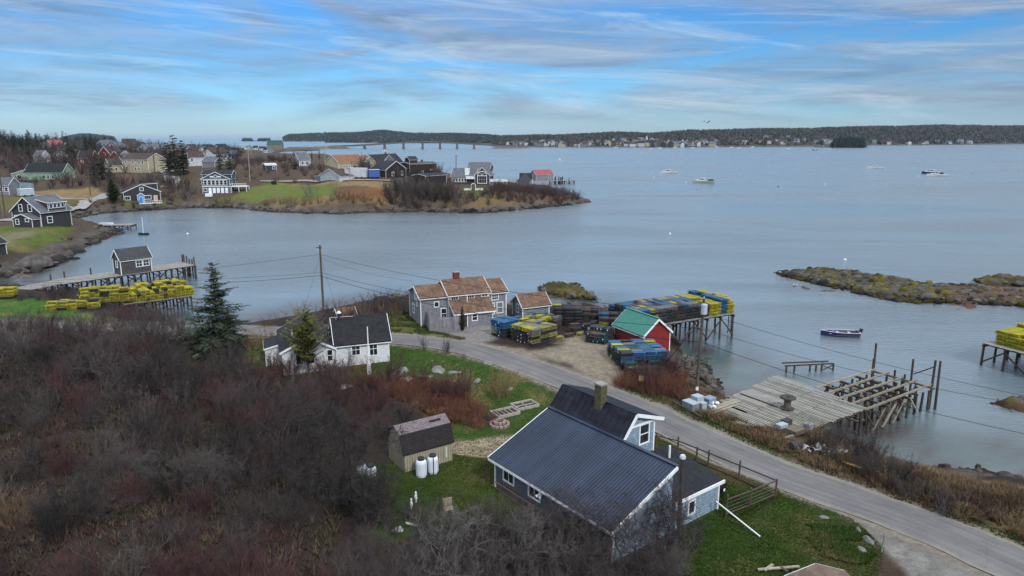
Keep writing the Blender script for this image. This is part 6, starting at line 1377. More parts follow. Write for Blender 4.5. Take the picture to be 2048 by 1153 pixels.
for px, py, rz, lab in ((1587, 571, 1, 'left gull of the pair on the small rock off the ledge'), (1594, 571, 2, 'right gull of the pair on the small rock off the ledge'), (1561, 545, 3, 'gull on the seaward tip of the long ledge'), (1130, 565, 2, 'gull on top of the mossy ledge')):
    p = G(px, py + 2, 1.0); gull(p, rz, lab)
# ------------------------------------------------------------------ yard things on the near lawn
edge_w = mt('grey_bed_timber', (.30, .28, .25), .9, .25, 4); soil = mt('bed_soil', (.04, .028, .02), 1, .3, 6)
for px, py, lab, nx in ((1010, 828, 'raised garden bed of grey timber with old stalks, the nearer one', 5), (1049, 813, 'raised garden bed with crossed timber dividers, the farther one', 2)):
    p = gp(px, py); t = empty('garden_bed', p, R(30), lab, 'garden bed', None); L_, W_ = 2.0, 1.35; c = MB(); c.box(-L_ / 2, L_ / 2, -W_ / 2, W_ / 2, -.05, .08); c.build('soil', soil, t); c = MB()
    for s in (-1, 1): c.box(-L_ / 2 - .06, L_ / 2 + .06, s * W_ / 2 - .06, s * W_ / 2 + .06, -.05, .24); c.box(s * L_ / 2 - .06, s * L_ / 2 + .06, -W_ / 2 + .07, W_ / 2 - .07, -.05, .24)
    for i in range(1, nx): c.bar((-L_ / 2 + L_ * i / nx, -W_ / 2 + .07, .12), (-L_ / 2 + L_ * i / nx, W_ / 2 - .07, .12), .06, .08)
    if nx == 2: c.bar((-L_ / 2 + .07, 0, .13), (-.04, 0, .13), .06, .08); c.bar((.04, 0, .13), (L_ / 2 - .07, 0, .13), .06, .08)
    c.build('frame', edge_w, t)
for px, py, lab in ((986, 836, 'dark weed cloth laid on the grass at the end of the beds'), (1030, 819, 'dark weed cloth laid between the two beds')):
    p = gp(px, py); c = MB(); c.box(-.7, .7, -.45, .45, -.03, .03); o2 = c.build('weed_cloth', mt('weed_cloth', (.02, .022, .028), .9, .3)); o2.location = p + np.array([0, 0, .02]); o2.rotation_euler = (0, 0, R(30)); tag(o2, lab, 'weed cloth')
p = gp(999, 851); t = empty('stone_ring', p, 0, 'round two-tiered pinkish stone ring on the lawn', 'stone ring'); pk = mt('pink_block', (.27, .205, .195), .9, .25, 5)
for rr_, z0 in ((.72, 0), (.42, .2)):
    for k in range(14 if z0 == 0 else 9): a = 2 * math.pi * k / (14 if z0 == 0 else 9); c = MB(); c.obox((rr_ * math.cos(a), rr_ * math.sin(a), z0 + .1), .2, .28 if z0 == 0 else .26, .2, a); c.build('block', pk, t)
c = MB(); c.tube((0, 0, 0), (0, 0, .2), .6, .6, 20); c.build('fill', soil, t)
p = gp(1282, 778); t = empty('sign', p, R(-10), 'small blank yellow sign stuck in the rusty bushes by the road', 'sign'); c = MB(); c.box(-.24, .24, -.015, .015, .75, 1.25); c.build('board', mt('sign_yellow', (.42, .33, .12), .7, .12), t); c = MB(); c.box(-.03, .03, .018, .05, 0, 1.2); c.build('post', wood_dk, t); c = MB(); c.box(-.12, .12, -.022, -.016, .9, 1.1); c.build('panel', mt('sign_pale', (.5, .45, .3), .7, .1), t)
p = gp(1179, 668); t = empty('stool', p, .3, 'white plastic step stool standing at the back of the dirt lot', 'stool')
c = MB(); c.box(-.2, .2, -.17, .17, .66, .72); c.build('seat', white, t)
for x in (-1, 1):
    for y in (-1, 1): c = MB(); c.bar((x * .2, y * .17, 0), (x * .15, y * .13, .66), .05); c.build('leg', white, t)
for px, py, lab in ((832, 1006, 'white garden ornament bird, the nearer one, on the shaded lawn'), (823, 1020, 'white garden ornament bird, the farther left one, on the shaded lawn')):
    p = gp(px, py); c = MB(); c.lathe([(.04, 0), (.06, .2), (.10, .35), (.08, .5), (.05, .62), (.07, .7), (.02, .78)], n=10); o2 = c.build('garden_ornament', white); o2.location = p; tag(o2, lab, 'garden ornament')
p = gp(797, 1062); V, Fi = RM[2]; o2 = link('white_stone', npmesh('white_stone', V * .45, Fi, mt('white_stone', (.45, .44, .45), .8, .3, 5))); o2.location = p; tag(o2, 'white stone glimpsed through the bare twigs at the bottom', 'stone')
A_, B_ = Vector(gp(812, 1050)), Vector(gp(834, 1056)); c = MB(); c.tube((0, 0, .12), B_ - A_ + Vector((0, 0, .12)), .08, .06, 8); o2 = c.build('birch_log', mt('birch', (.5, .48, .42), .8, .3, 6)); o2.location = A_; tag(o2, 'short pale log lying on the shaded lawn', 'log')
p = gp(897, 1030); t = empty('garden_bench', p, R(20), 'grey weathered bench half hidden by twigs at the bottom', 'bench'); c = MB(); c.box(-.3, .3, -.25, .25, .4, .46); c.build('seat', beam_g, t); c = MB(); c.box(-.3, .3, .22, .27, .5, 1.0); c.build('backrest', beam_g, t)
for x in (-.26, .26):
    for y in (-.2, .22): c = MB(); c.box(x - .03, x + .03, y - .03, y + .03, 0, .4); c.build('leg', edge_w, t)
p = Vector((15.3, 32.9, hz(15.3, 32.9))); h = House('plank_lean_to', 'corner of a brown board roof with loose planks at the bottom edge', 'shed', (14.4, 29.6, p.z), 8); h.gable(0, 3.0, 0, 2.2, -.3, .5, 1.0, wood_dk, mt('brown_board_roof', (.15, .105, .085), .9, .35, 3, .3, 15), 'y', .15); h.finish()
for k, (a, b) in enumerate((((1515, 1146), (1598, 1140)), ((1528, 1148), (1545, 1136)), ((1560, 1141), (1575, 1150)))):
    A_, B_ = Vector(gp(*a)), Vector(gp(*b)); c = MB(); c.bar((0, 0, .2), B_ - A_ + Vector((0, 0, .2)), .15, .06); o2 = c.build('plank', lum if k != 2 else wood_dk); o2.location = A_; tag(o2, ('long pale plank at the bottom edge left of the brown roof', 'short plank leaning across the long one at the bottom edge', 'dark stub of plank by the brown roof at the bottom edge')[k], 'plank')
A_, B_ = Vector(gp(1763, 1105)), Vector(gp(1770, 1080)); c = MB(); c.bar((0, 0, 0), (.12, .1, 1.0), .1, .05); o2 = c.build('stake', mt('grey_green_board', (.20, .22, .17), .9, .25)); o2.location = A_; tag(o2, 'grey-green stake standing at the corner of the front lawn', 'stake')
A_ = Vector(gp(420, 695)); B_ = Vector(gp(508, 690)); t = empty('log_pile', A_, 0, 'pile of old grey poles beside the spruce and the cottage', 'log pile'); 
for k in range(9): c = MB(); q0 = Vector((random.uniform(-.3, .6), random.uniform(-.5, .5), .1 + .09 * k)); c.tube(q0, q0 + (B_ - A_) * random.uniform(.7, 1.0) + Vector((0, random.uniform(-.4, .4), 0)), .09, .06, 6); c.build('pole', beam_g if k % 2 else pile_m, t)
A_ = Vector(gp(398, 718)); t = empty('log_pile', A_, 0, 'small heap of split grey boards in the scrub left of the spruce', 'log pile')
for k in range(10): c = MB(); q0 = Vector((random.uniform(-.6, .6), random.uniform(-.4, .4), .05 + .05 * k)); c.bar(q0, q0 + Vector((random.uniform(.5, 1.3), random.uniform(-.2, .8), random.uniform(-.05, .2))), .12, .04); c.build('board', lum if k % 3 == 0 else beam_g, t)
# ------------------------------------------------------------------ far shore, hills, islands, causeway
def far_land(name, label, shore, ridge, ny=26, seed=1, colr=(.045, .042, .036), back=1.25):
    """land whose waterline passes shore [(px, Y)] and whose crest passes ridge [(px, Y, z)]"""
    nx = 220; xs = np.linspace(shore[0][0], shore[-1][0], nx); Y0 = np.interp(xs, [s[0] for s in shore], [s[1] for s in shore]); Y1 = np.interp(xs, [r_[0] for r_ in ridge], [r_[1] for r_ in ridge]); Z1 = np.interp(xs, [r_[0] for r_ in ridge], [r_[2] for r_ in ridge])
    vs = np.r_[np.linspace(-.02, 1, ny), 1.3, back + .4]; V = []
    for v in vs:
        Y = Y0 + (Y1 - Y0) * v; x = np.array([PW(p, y)[0] for p, y in zip(xs, Y)]); hh = np.where(v <= 1, Z1 * sstep(-.05, 1, np.full(nx, v)) ** .8, Z1 * max(0, 1 - (v - 1) * 1.2)); hh = hh * (.85 + .3 * fbm(x * .004 + seed, Y * .004, 3, seed)); hh = np.where(v < 0, -2, hh + (1.5 if 0 <= v <= 1 else 0)); V.append(np.c_[x, Y, hh])
    V = np.array(V); n_ = len(vs); I = np.arange(n_ * nx).reshape(n_, nx); Q = np.stack([I[:-1, :-1], I[:-1, 1:], I[1:, 1:], I[1:, :-1]], -1).reshape(-1, 4)
    c = np.repeat(np.array([colr]), n_ * nx, 0) * (.6 + .8 * fbm(V[..., 0].ravel() * .01, V[..., 1].ravel() * .01, 4, seed)[:, None]); sh = (np.arange(n_) < 2).repeat(nx)[:, None]; c = np.where(sh, np.array((.075, .072, .068)), c)
    tag(link(name, npmesh(name, V.reshape(-1, 3), Q, MT['ground'], col=c, smooth=True)), label, kind='structure'); return V, xs, vs
def at_land(V, fx, fv):
    n_, nx, _ = V.shape; a = fx * (nx - 1); b = fv; i = np.clip(a.astype(int), 0, nx - 2); j = np.clip(b.astype(int), 0, n_ - 2); u = (a - i)[:, None]; w = (b - j)[:, None]
    return (V[j, i] * (1 - u) + V[j, i + 1] * u) * (1 - w) + (V[j + 1, i] * (1 - u) + V[j + 1, i + 1] * u) * w
def forest(name, label, P, h, wdt, greens, seed, kind='stuff', n=5, broad=None):
    """many small conifers (stacked cones) and bare crowns in one mesh"""
    r_ = np.random.default_rng(seed); m = len(P); Vs = []; Fs = []; Cs = []; base = 0
    a = np.arange(n) * 2 * np.pi / n
    hh = h * r_.uniform(.6, 1.25, m); ww = wdt * r_.uniform(.7, 1.3, m); br = np.zeros(m, bool) if broad is None else r_.random(m) < broad
    for tier, (z0, z1, w_) in enumerate(((.08, .55, 1.0), (.35, .8, .72), (.6, 1.02, .42))):
        rot = r_.uniform(0, 6, m)[:, None]; rad_ = (ww * w_)[:, None] * r_.uniform(.7, 1.25, (m, n)) * np.where(br, 1.25, 1)[:, None]
        ring = np.stack([P[:, :1] + rad_ * np.cos(a + rot), P[:, 1:2] + rad_ * np.sin(a + rot), P[:, 2:3] + (hh * np.where(br, min(.95, z0 + .25), z0))[:, None] + r_.normal(0, .04, (m, n)) * hh[:, None]], -1)
        tip = np.c_[P[:, 0] + r_.normal(0, .1, m) * ww, P[:, 1], P[:, 2] + hh * np.where(br, .75 + .1 * tier, z1)][:, None]
        V = np.concatenate([ring, tip], 1).reshape(-1, 3); off = base + np.arange(m)[:, None] * (n + 1); i = np.arange(n)
        Fs.append(np.stack([off + i, off + (i + 1) % n, np.repeat(off + n, n, 1)], -1).reshape(-1, 3)); Vs.append(V); base += len(V)
        g_ = np.array(greens)[r_.integers(len(greens), size=m)] * r_.uniform(.55, 1.35, (m, 1)); g_ = np.where(br[:, None], np.array((.075, .065, .06)) * r_.uniform(.6, 1.4, (m, 1)), g_); Cs.append(np.repeat(g_, n + 1, 0))
    o = link(name, npmesh(name, np.concatenate(Vs), np.concatenate(Fs), MT['leaf_tint'], col=np.concatenate(Cs))); return tag(o, label, 'trees', kind=kind)
MT['leaf_tint'] = M('leaf_tint', (0, 0, 0), .95, .25, .5, attr=True, spec=.05)
GR = [(.017, .026, .020), (.012, .021, .018), (.022, .030, .022), (.040, .037, .034)]
rs = np.random.default_rng(11)
V1, _, vs1 = far_land('far_shore', 'wooded far shore of the harbour with the village along the water', [(985, 2200), (1040, 2080), (1110, 2010), (1200, 1980), (1330, 2000), (1480, 2060), (1600, 2120), (1700, 2250), (1740, 2550), (1840, 2600), (1930, 2750), (1990, 3000), (2100, 3100), (2350, 3100)],
 [(985, 3400, 8), (1050, 3400, 22), (1150, 3400, 33), (1250, 3500, 42), (1300, 3500, 36), (1380, 3500, 50), (1450, 3500, 52), (1550, 3600, 62), (1620, 3650, 58), (1700, 3700, 70), (1850, 3900, 82), (2000, 4000, 84), (2350, 4000, 84)], seed=3)
m = 15000; fx = rs.random(m); fv = rs.random(m) ** .8 * (len(vs1) - 3); P = at_land(V1, fx, fv); pxs = 985 + fx * (2350 - 985)
keep = (fv > 5.2) | (pxs > 1720) & (fv > .8) | (rs.random(m) < .34) & (fv > .9); P = P[keep]
forest('far_woods', 'dark spruce and bare woods covering the far shore', P, 12, 5.5, GR, 5, broad=.42)
P = at_land(V1, rs.uniform(.16, .98, 1500), np.full(1500, len(vs1) - 3.2)); forest('ridge_woods', 'spruce tops along the skyline of the far shore', P, 14, 5, GR[:2], 6)
V2, _, _ = far_land('far_hills', 'long low wooded hills beyond the bridge', [(566, 5600), (640, 5500), (720, 5000), (800, 4700), (1000, 4200), (1100, 4000)], [(566, 6600, 30), (580, 6600, 55), (640, 6600, 62), (720, 6600, 70), (770, 6600, 88), (820, 6600, 62), (900, 6000, 60), (960, 5600, 44), (1000, 5300, 34), (1100, 5000, 40)], 14, 7, (.03, .04, .05))
P = at_land(V2, rs.random(5000), rs.random(5000) ** .7 * 14); forest('hill_woods', 'far dark woods on the hills beyond the bridge', P, 13, 9, GR[:3], 8, broad=.1)
V3, _, _ = far_land('far_island', 'long dark island on the sea horizon at the left', [(120, 8200), (232, 8000)], [(120, 8500, 20), (140, 8600, 50), (160, 8600, 72), (180, 8600, 74), (200, 8600, 58), (215, 8500, 50), (228, 8400, 40), (232, 8200, 5)], 8, 9, (.02, .026, .035))
P = at_land(V3, rs.random(1600), rs.random(1600) * 7.5); forest('island_woods', 'woods on the long island at the horizon', P, 12, 10, GR[:2], 9)
V4, _, _ = far_land('small_island', 'tiny low islands on the sea horizon', [(481, 6000), (550, 6000)], [(481, 6150, 1), (484, 6150, 7), (505, 6150, 8), (512, 6150, 2), (530, 6150, 7), (541, 6150, 6), (544, 6150, 2), (550, 6150, 1)], 4, 10, (.03, .03, .035))
P = at_land(V4, np.r_[rs.uniform(.06, .34, 90), rs.uniform(.5, .86, 90)], rs.random(180) * 3.5); forest('islet_woods', 'dark tree tufts on the tiny horizon islands', P, 20, 9, GR[:2], 10)
V5, _, _ = far_land('near_island', 'wooded islet before the far shore', [(1628, 1960), (1735, 1900)], [(1628, 2000, 1), (1650, 2000, 2), (1666, 2000, 7), (1695, 2000, 11), (1722, 2000, 6), (1735, 1990, 1)], 6, 12, (.06, .055, .05))
P = at_land(V5, rs.uniform(.36, .93, 420), rs.random(420) * 5.0); forest('islet_grove', 'dense dark spruce on the islet before the far shore', P, 17, 6.5, GR[:2], 12)
V6, _, _ = far_land('opposite_point', 'low wooded point at the right end of the bridge', [(650, 4200), (1000, 3400)], [(650, 4400, 5), (700, 4400, 12), (800, 4000, 10), (900, 3800, 8), (1000, 3600, 6)], 6, 14, (.05, .05, .05))
P = at_land(V6, rs.random(900), rs.random(900) * 5); forest('point_woods', 'woods behind the bridge', P, 14, 7, GR[:3], 14, broad=.3)
# far village houses, each its own
def small_house(px, Y, z, w, hgt, wm, rm, label, group, name='house'):
    x = PW(px, Y)[0]; m_ = MB(); L_ = w; D_ = w * .8; e = hgt; r_ = hgt * .6
    m_.face([(-L_ / 2, 0, -3), (L_ / 2, 0, -3), (L_ / 2, 0, e), (-L_ / 2, 0, e)]); m_.face([(L_ / 2, 0, -3), (L_ / 2, D_, -3), (L_ / 2, D_, e), (L_ / 2, D_ / 2, e + r_), (L_ / 2, 0, e)]); m_.face([(-L_ / 2, D_, -3), (-L_ / 2, 0, -3), (-L_ / 2, 0, e), (-L_ / 2, D_ / 2, e + r_), (-L_ / 2, D_, e)]); m_.face([(L_ / 2, D_, -3), (-L_ / 2, D_, -3), (-L_ / 2, D_, e), (L_ / 2, D_, e)])
    m_.k = 1; o_ = .5
    m_.hexa([(-L_ / 2 - o_, -o_, e - .5), (L_ / 2 + o_, -o_, e - .5), (L_ / 2 + o_, D_ / 2, e + r_), (-L_ / 2 - o_, D_ / 2, e + r_), (-L_ / 2 - o_, -o_, e - .1), (L_ / 2 + o_, -o_, e - .1), (L_ / 2 + o_, D_ / 2, e + r_ + .4), (-L_ / 2 - o_, D_ / 2, e + r_ + .4)])
    m_.hexa([(-L_ / 2 - o_, D_ / 2 + .01, e + r_), (L_ / 2 + o_, D_ / 2 + .01, e + r_), (L_ / 2 + o_, D_ + o_, e - .5), (-L_ / 2 - o_, D_ + o_, e - .5), (-L_ / 2 - o_, D_ / 2 + .01, e + r_ + .4), (L_ / 2 + o_, D_ / 2 + .01, e + r_ + .4), (L_ / 2 + o_, D_ + o_, e - .1), (-L_ / 2 - o_, D_ + o_, e - .1)])
    m_.k = 2
    for i in range(max(2, int(w / 3.5))): xx = -L_ / 2 + L_ * (i + .5) / max(2, int(w / 3.5)); m_.box(xx - .5, xx + .5, -.06, -.005, e * .35, e * .35 + 1.5)
    o = m_.build(name, [wm, rm, glass]); o.location = (x, Y, z); o.rotation_euler = (0, 0, random.choice((0, .3, -.3, 1.2, 1.57))); tag(o, label, 'house', group)
WMS = [(whw, 'white', 8), (gyw, 'grey', 3), (tanw2, 'cream', 3), (ltw, 'pale blue', 1), (dkw, 'dark', 1.5), (rdw, 'red', .4)]; RMS = [(gryr, 'grey', 4), (drkr, 'dark', 4), (brnr, 'brown', 2)]
for k in range(150):
    if k < 76: px = random.uniform(1010, 1440); fv = random.uniform(.6, 4.2)
    elif k < 122: px = random.uniform(1180, 1720); fv = random.uniform(1.5, 8)
    elif k < 138: px = random.uniform(1260, 1430); fv = random.uniform(.5, 1.5)
    else: px = random.uniform(1740, 2040); fv = random.uniform(.8, 1.6)
    p = at_land(V1, np.array([(px - 985) / 1365]), np.array([fv]))[0]; (wm, wn, _) = random.choices(WMS, [w[2] for w in WMS])[0]; (rm, rn, _) = random.choices(RMS, [w[2] for w in RMS])[0]
    px2 = 1024 + p[0] * F / (p[1] * cT + 20 * sT); reg = 'left' if px < 1180 else ('middle' if px < 1420 else ('right' if px < 1735 else 'far right'))
    small_house(px2, p[1], p[2] + .5, random.uniform(10, 22), random.uniform(6, 10), wm, rm, '%s house with %s roof, %s of the far village, %s' % (wn, rn, reg, 'at the waterline' if fv < 1.5 else 'up among trees'), 'houses of the far shore village')
m_ = MB(); m_.box(-4, 4, -3, 3, -2, 9); m_.box(-3, 3, -2.5, 2.5, 9, 17); m_.hexa([(-3, -2.5, 17), (3, -2.5, 17), (3, 2.5, 17), (-3, 2.5, 17), (-.2, -.2, 25), (.2, -.2, 25), (.2, .2, 25), (-.2, .2, 25)]); o = m_.build('church_tower', whw); p = at_land(V1, np.array([(1293 - 985) / 1365]), np.array([5.]))[0]; o.location = (PW(1293, p[1])[0], p[1], p[2]); tag(o, 'white square tower standing above the far shore village', 'tower')
m_ = MB(); m_.tube((0, 0, 0), (0, 0, 62), .7, .4, 6); o = m_.build('radio_mast', mt('mast_grey', (.25, .26, .27))); p = at_land(V1, np.array([(1577 - 985) / 1365]), np.array([len(vs1) - 3.5]))[0]; o.location = p; tag(o, 'thin radio mast on the far wooded ridge', 'mast')
for px, Y, w, lab in ((870, 3900, 34, 'long pale warehouse behind the bridge, left'), (925, 3800, 30, 'long pale warehouse behind the bridge, right'), (890, 3850, 14, 'white house behind the bridge')): small_house(px, Y, 6, w, 7, whw, gryr, lab, None, 'warehouse')
causeway = [PW(560, 1440), PW(610, 1540), PW(650, 1640), PW(690, 1700), PW(704, 1745), PW(700, 1790), PW(672, 1790), PW(630, 1700), PW(560, 1600)]
heap('causeway', 'rock armoured causeway leading to the bridge', causeway, 5.5, 6, lambda x, y, z, d: np.array((.12, .105, .09)) * (.5 + fbm(x * .1, y * .1, 3, 2)[:, None]), s=2, edge=22)
approach = [PW(985, 1780), PW(1010, 1765), PW(1045, 1790), PW(1060, 1850), PW(985, 1830)]
heap('bridge_abutment', 'low rocky spit carrying the right end of the bridge', approach, 3.5, 6, lambda x, y, z, d: np.array((.12, .105, .09)) * (.5 + fbm(x * .1, y * .1, 3, 2)[:, None]), s=2, edge=10)

# ------------------------------------------------------------------ vegetation
class Tw:
    def __init__(s): s.a = []; s.b = []; s.ra = []; s.rb = []
    def add(s, p, q, r0, r1): s.a.append(p); s.b.append(q); s.ra.append(r0); s.rb.append(r1)
    def arrays(s, n=3):
        A = np.array(s.a); B = np.array(s.b); ra = np.array(s.ra); rb = np.array(s.rb); d = B - A; d /= np.linalg.norm(d, axis=1)[:, None] + 1e-9
        up = np.where(np.abs(d[:, 2:3]) < .9, np.array([[0, 0, 1.]]), np.array([[1., 0, 0]])); u = np.cross(d, up); u /= np.linalg.norm(u, axis=1)[:, None]; v = np.cross(u, d); m = len(A); V = np.empty((m, 2 * n, 3))
        for i in range(n):
            t = 2 * np.pi * i / n; o = u * np.cos(t) + v * np.sin(t); V[:, i] = A + o * ra[:, None]; V[:, n + i] = B + o * rb[:, None]
        off = np.arange(m)[:, None] * 2 * n; i = np.arange(n); Fq = np.stack([off + i, off + (i + 1) % n, off + n + (i + 1) % n, off + n + i], -1).reshape(-1, 4); return V.reshape(-1, 3), Fq
def unit(v): return v / (np.linalg.norm(v) + 1e-9)
def shrub_tw(seed, h, spread, nst, side, r0=.022, wig=.16, upright=.35, sub=2):
    r_ = np.random.default_rng(seed); T = Tw()
    for i in range(nst):
        a = r_.uniform(0, 6.28); t = spread * math.sqrt(r_.random()); d = unit(np.array([math.cos(a) * t, math.sin(a) * t, 1.0])); L_ = h * r_.uniform(.6, 1.08) / max(d[2], .5); p = np.array([math.cos(a) * .12 * r_.random() * nst ** .5, math.sin(a) * .12 * r_.random() * nst ** .5, -.1]); n = 5; r = r0 * r_.uniform(.7, 1.3)
        for k in range(n):
            d = unit(d + r_.normal(0, wig, 3) + np.array([0, 0, .05])); q = p + d * L_ / n; T.add(p, q, r * (1 - k / n * .75), r * (1 - (k + 1) / n * .75))
            if k >= 1:
                for j in range(side):
                    e = unit(d * upright * 1.6 + r_.normal(0, .6, 3) + np.array([0, 0, upright])); l = h * r_.uniform(.12, .30) * (1.15 - k / n * .5); s_ = p + (q - p) * r_.random(); w = s_ + e * l * .55; T.add(s_, w, r * .38, r * .28); e2 = unit(e + r_.normal(0, .3, 3) + np.array([0, 0, .2])); x = w + e2 * l * .5; T.add(w, x, r * .28, r * .14)
                    for z in range(sub): e3 = unit(e + r_.normal(0, .55, 3) + np.array([0, 0, .25])); b = s_ + (w - s_) * r_.random(); T.add(b, b + e3 * l * .5, r * .22, r * .11)
            p = q
    return T
def tree_tw(seed, h, spread=.9, levels=5, r0=.12):
    r_ = np.random.default_rng(seed); T = Tw(); L0 = h * .30
    def grow(p, d, L_, r, lev):
        n = 3; q = p
        for k in range(n):
            d = unit(d + r_.normal(0, .14, 3)); q2 = q + d * L_ / n; T.add(q, q2, r * (1 - .18 * k / n), r * (1 - .18 * (k + 1) / n)); q = q2
            if lev >= 2:
                for _ in range(2): e = unit(d + r_.normal(0, .8, 3) + np.array([0, 0, .15])); T.add(q, q + e * L_ * r_.uniform(.3, .6), max(.008, r * .35), .005)
        if lev >= levels: return
        for k in range(3 if lev < 3 else r_.integers(2, 4)):
            e = unit(d * .7 + r_.normal(0, .62, 3) * spread + np.array([0, 0, .12])); grow(q, e, L_ * r_.uniform(.66, .86), r * .60, lev + 1)
    for s_ in range(3): a = s_ * 2.1 + r_.random(); grow(np.array([.1 * math.cos(a), .1 * math.sin(a), -.2]), unit(np.array([math.cos(a) * .45, math.sin(a) * .45, 1])), L0, r0, 0)
    return T
bark = {'grey': mt('grey_twig', (.070, .058, .058), .95, .45, 1.5, objvar=.3), 'red': mt('reddish_twig', (.080, .038, .040), .95, .4, 1.5, objvar=.25), 'rust': mt('rust_twig', (.15, .064, .045), .95, .4, 1.5, objvar=.25), 'straw': mt('straw_twig', (.235, .145, .085), .95, .35, 1.5, objvar=.2), 'dark': mt('dark_twig', (.034, .030, .029), .95, .4, 1.5, objvar=.25), 'pale': mt('pale_twig', (.105, .095, .09), .95, .35, 1.5, objvar=.2)}
def twmesh(T, m_, name): V, Fq = T.arrays(); return npmesh(name, V, Fq, m_)
SH = {}
for key, n, args in (('grey', 5, dict(h=3.0, spread=.62, nst=24, side=5)), ('red', 4, dict(h=2.6, spread=.5, nst=34, side=4, upright=.55)), ('rust', 4, dict(h=1.45, spread=.75, nst=26, side=3, r0=.017)), ('straw', 2, dict(h=2.6, spread=.55, nst=30, side=3, upright=.6)), ('pale', 3, dict(h=2.8, spread=.75, nst=14, side=4)), ('dark', 3, dict(h=3.2, spread=.8, nst=22, side=5))):
    SH[key] = [twmesh(shrub_tw(100 + i * 7 + n, **args), bark[key], 'bare_shrub') for i in range(n)]
def inpoly(px_poly, n, sp, seed, inset=0):
    P = np.array([gp(*q)[:2] for q in px_poly]); lo, hi = P.min(0), P.max(0); r_ = np.random.default_rng(seed); out = []
    C_ = lo + r_.random((n * 30, 2)) * (hi - lo); C_ = C_[sdf(C_[:, 0], C_[:, 1], P) > inset]
    for c in C_:
        if len(out) >= n: break
        if all((c[0] - o_[0]) ** 2 + (c[1] - o_[1]) ** 2 > sp * sp for o_ in out): out.append((c[0], c[1]))
    return out
PLACES = []      # x, y, kind, scale, label, group
def scatter(poly, n, sp, seed, kinds, s0, s1, label, group, inset=0):
    for x, y in inpoly(poly, n, sp, seed, inset): PLACES.append((x, y, random.choices([k[0] for k in kinds], [k[1] for k in kinds])[0], random.uniform(s0, s1), label, group))
CN = {'grey': 'grey twigged', 'red': 'dark red twigged', 'rust': 'rust coloured', 'straw': 'straw coloured', 'pale': 'pale twigged', 'dark': 'dark twigged'}
scatter([(-260, 700), (0, 675), (180, 668), (330, 676), (420, 690), (480, 735), (560, 765), (690, 790), (610, 860), (560, 900), (700, 960), (700, 1040), (760, 1100), (760, 1300), (-500, 1300)], 175, 1.75, 31, (('grey', 4.5), ('red', 3), ('pale', 1.2), ('dark', 1.6), ('straw', .25)), .65, 1.15, '%s shrub in the bare thicket filling the lower left', 'shrubs of the lower left thicket')
scatter([(380, 760), (560, 765), (730, 775), (790, 800), (820, 840), (760, 900), (620, 930), (520, 900), (450, 830)], 30, 1.6, 32, (('red', 4), ('grey', 3), ('dark', 1)), .7, 1.1, '%s shrub in the thicket between the cottage and the tan shed', 'shrubs of the middle thicket')
scatter([(735, 772), (800, 768), (880, 775), (935, 800), (985, 845), (960, 860), (905, 850), (850, 815), (790, 795)], 40, .95, 33, (('rust', 5), ('red', .6)), .75, 1.1, '%s low bush in the rusty bramble patch behind the tan shed', 'brambles behind the tan shed')
scatter([(640, 735), (740, 738), (745, 765), (700, 780), (600, 775), (480, 740), (500, 725)], 16, 1.2, 34, (('rust', 3), ('red', 2)), .7, 1.0, '%s low bush along the front of the white cottage', 'brambles before the cottage')
scatter([(1225, 775), (1300, 760), (1345, 750), (1370, 765), (1365, 800), (1330, 798), (1270, 785)], 24, .9, 35, (('rust', 5), ('red', 1)), .75, 1.05, '%s low bush between the trap block and the road', 'brambles below the trap block')
scatter([(1610, 890), (1680, 885), (1760, 935), (1860, 985), (1960, 1040), (1900, 1040), (1780, 985), (1650, 915)], 70, .8, 36, (('dark', 3), ('grey', 4), ('red', 2), ('straw', .8), ('rust', 1)), .42, .68, '%s low bush in the dry brush between the road and the water', 'dry brush by the water')
scatter([(700, 1120), (850, 1090), (1040, 1085), (1130, 1110), (1140, 1220), (700, 1260)], 16, 1.6, 37, (('grey', 4), ('pale', 2)), .7, 1.0, '%s shrub in the tangle at the bottom middle of the photo', 'shrubs at the bottom middle')
scatter([(1080, 1110), (1150, 1085), (1300, 1110), (1380, 1090), (1400, 1150), (1340, 1200), (1080, 1200)], 10, 1.3, 43, (('grey', 4), ('pale', 2)), .6, .95, '%s shrub in the tangle below the blue-grey house', 'shrubs below the blue-grey house')
scatter([(520, 655), (600, 640), (690, 625), (780, 608), (830, 600), (835, 625), (790, 640), (700, 650), (600, 658)], 36, 1.5, 38, (('rust', 2.2), ('grey', 2), ('straw', 1.2), ('red', 1)), .55, .85, '%s bush on the bank between the road and the cove', 'bushes on the cove bank')
scatter([(150, 660), (300, 640), (400, 668), (480, 690), (380, 700), (250, 690)], 26, 1.9, 39, (('grey', 4), ('red', 2)), .6, .95, '%s shrub by the gravel lane left of the spruce', 'shrubs by the gravel lane')
scatter([(30, 600), (150, 592), (150, 604), (40, 604)], 16, 1.6, 40, (('grey', 3), ('dark', 2)), .5, .7, '%s bush at the landward end of the dock', 'bushes by the dock')
scatter([(230, 632), (330, 640), (300, 655), (200, 640)], 14, 1.6, 42, (('grey', 3), ('red', 2)), .6, .8, '%s bush under the yellow traps', 'bushes under the yellow traps')
scatter([(690, 985), (760, 985), (770, 1020), (740, 1040), (690, 1030)], 9, .8, 44, (('dark', 3), ('grey', 1)), .6, .95, '%s shrub under the large bare tree', 'shrubs under the large bare tree')
scatter([(760, 1040), (880, 1030), (1000, 1035), (1010, 1075), (780, 1090)], 14, 1.2, 45, (('grey', 3), ('pale', 2)), .4, .7, '%s shrub growing up through the shaded lawn', 'shrubs on the shaded lawn')
scatter([(-100, 664), (60, 664), (200, 668), (160, 690), (-100, 690)], 22, 1.6, 46, (('grey', 4), ('red', 2), ('straw', .5)), .8, 1.15, '%s shrub along the gravel lane at the left edge', 'shrubs at the left edge lane')
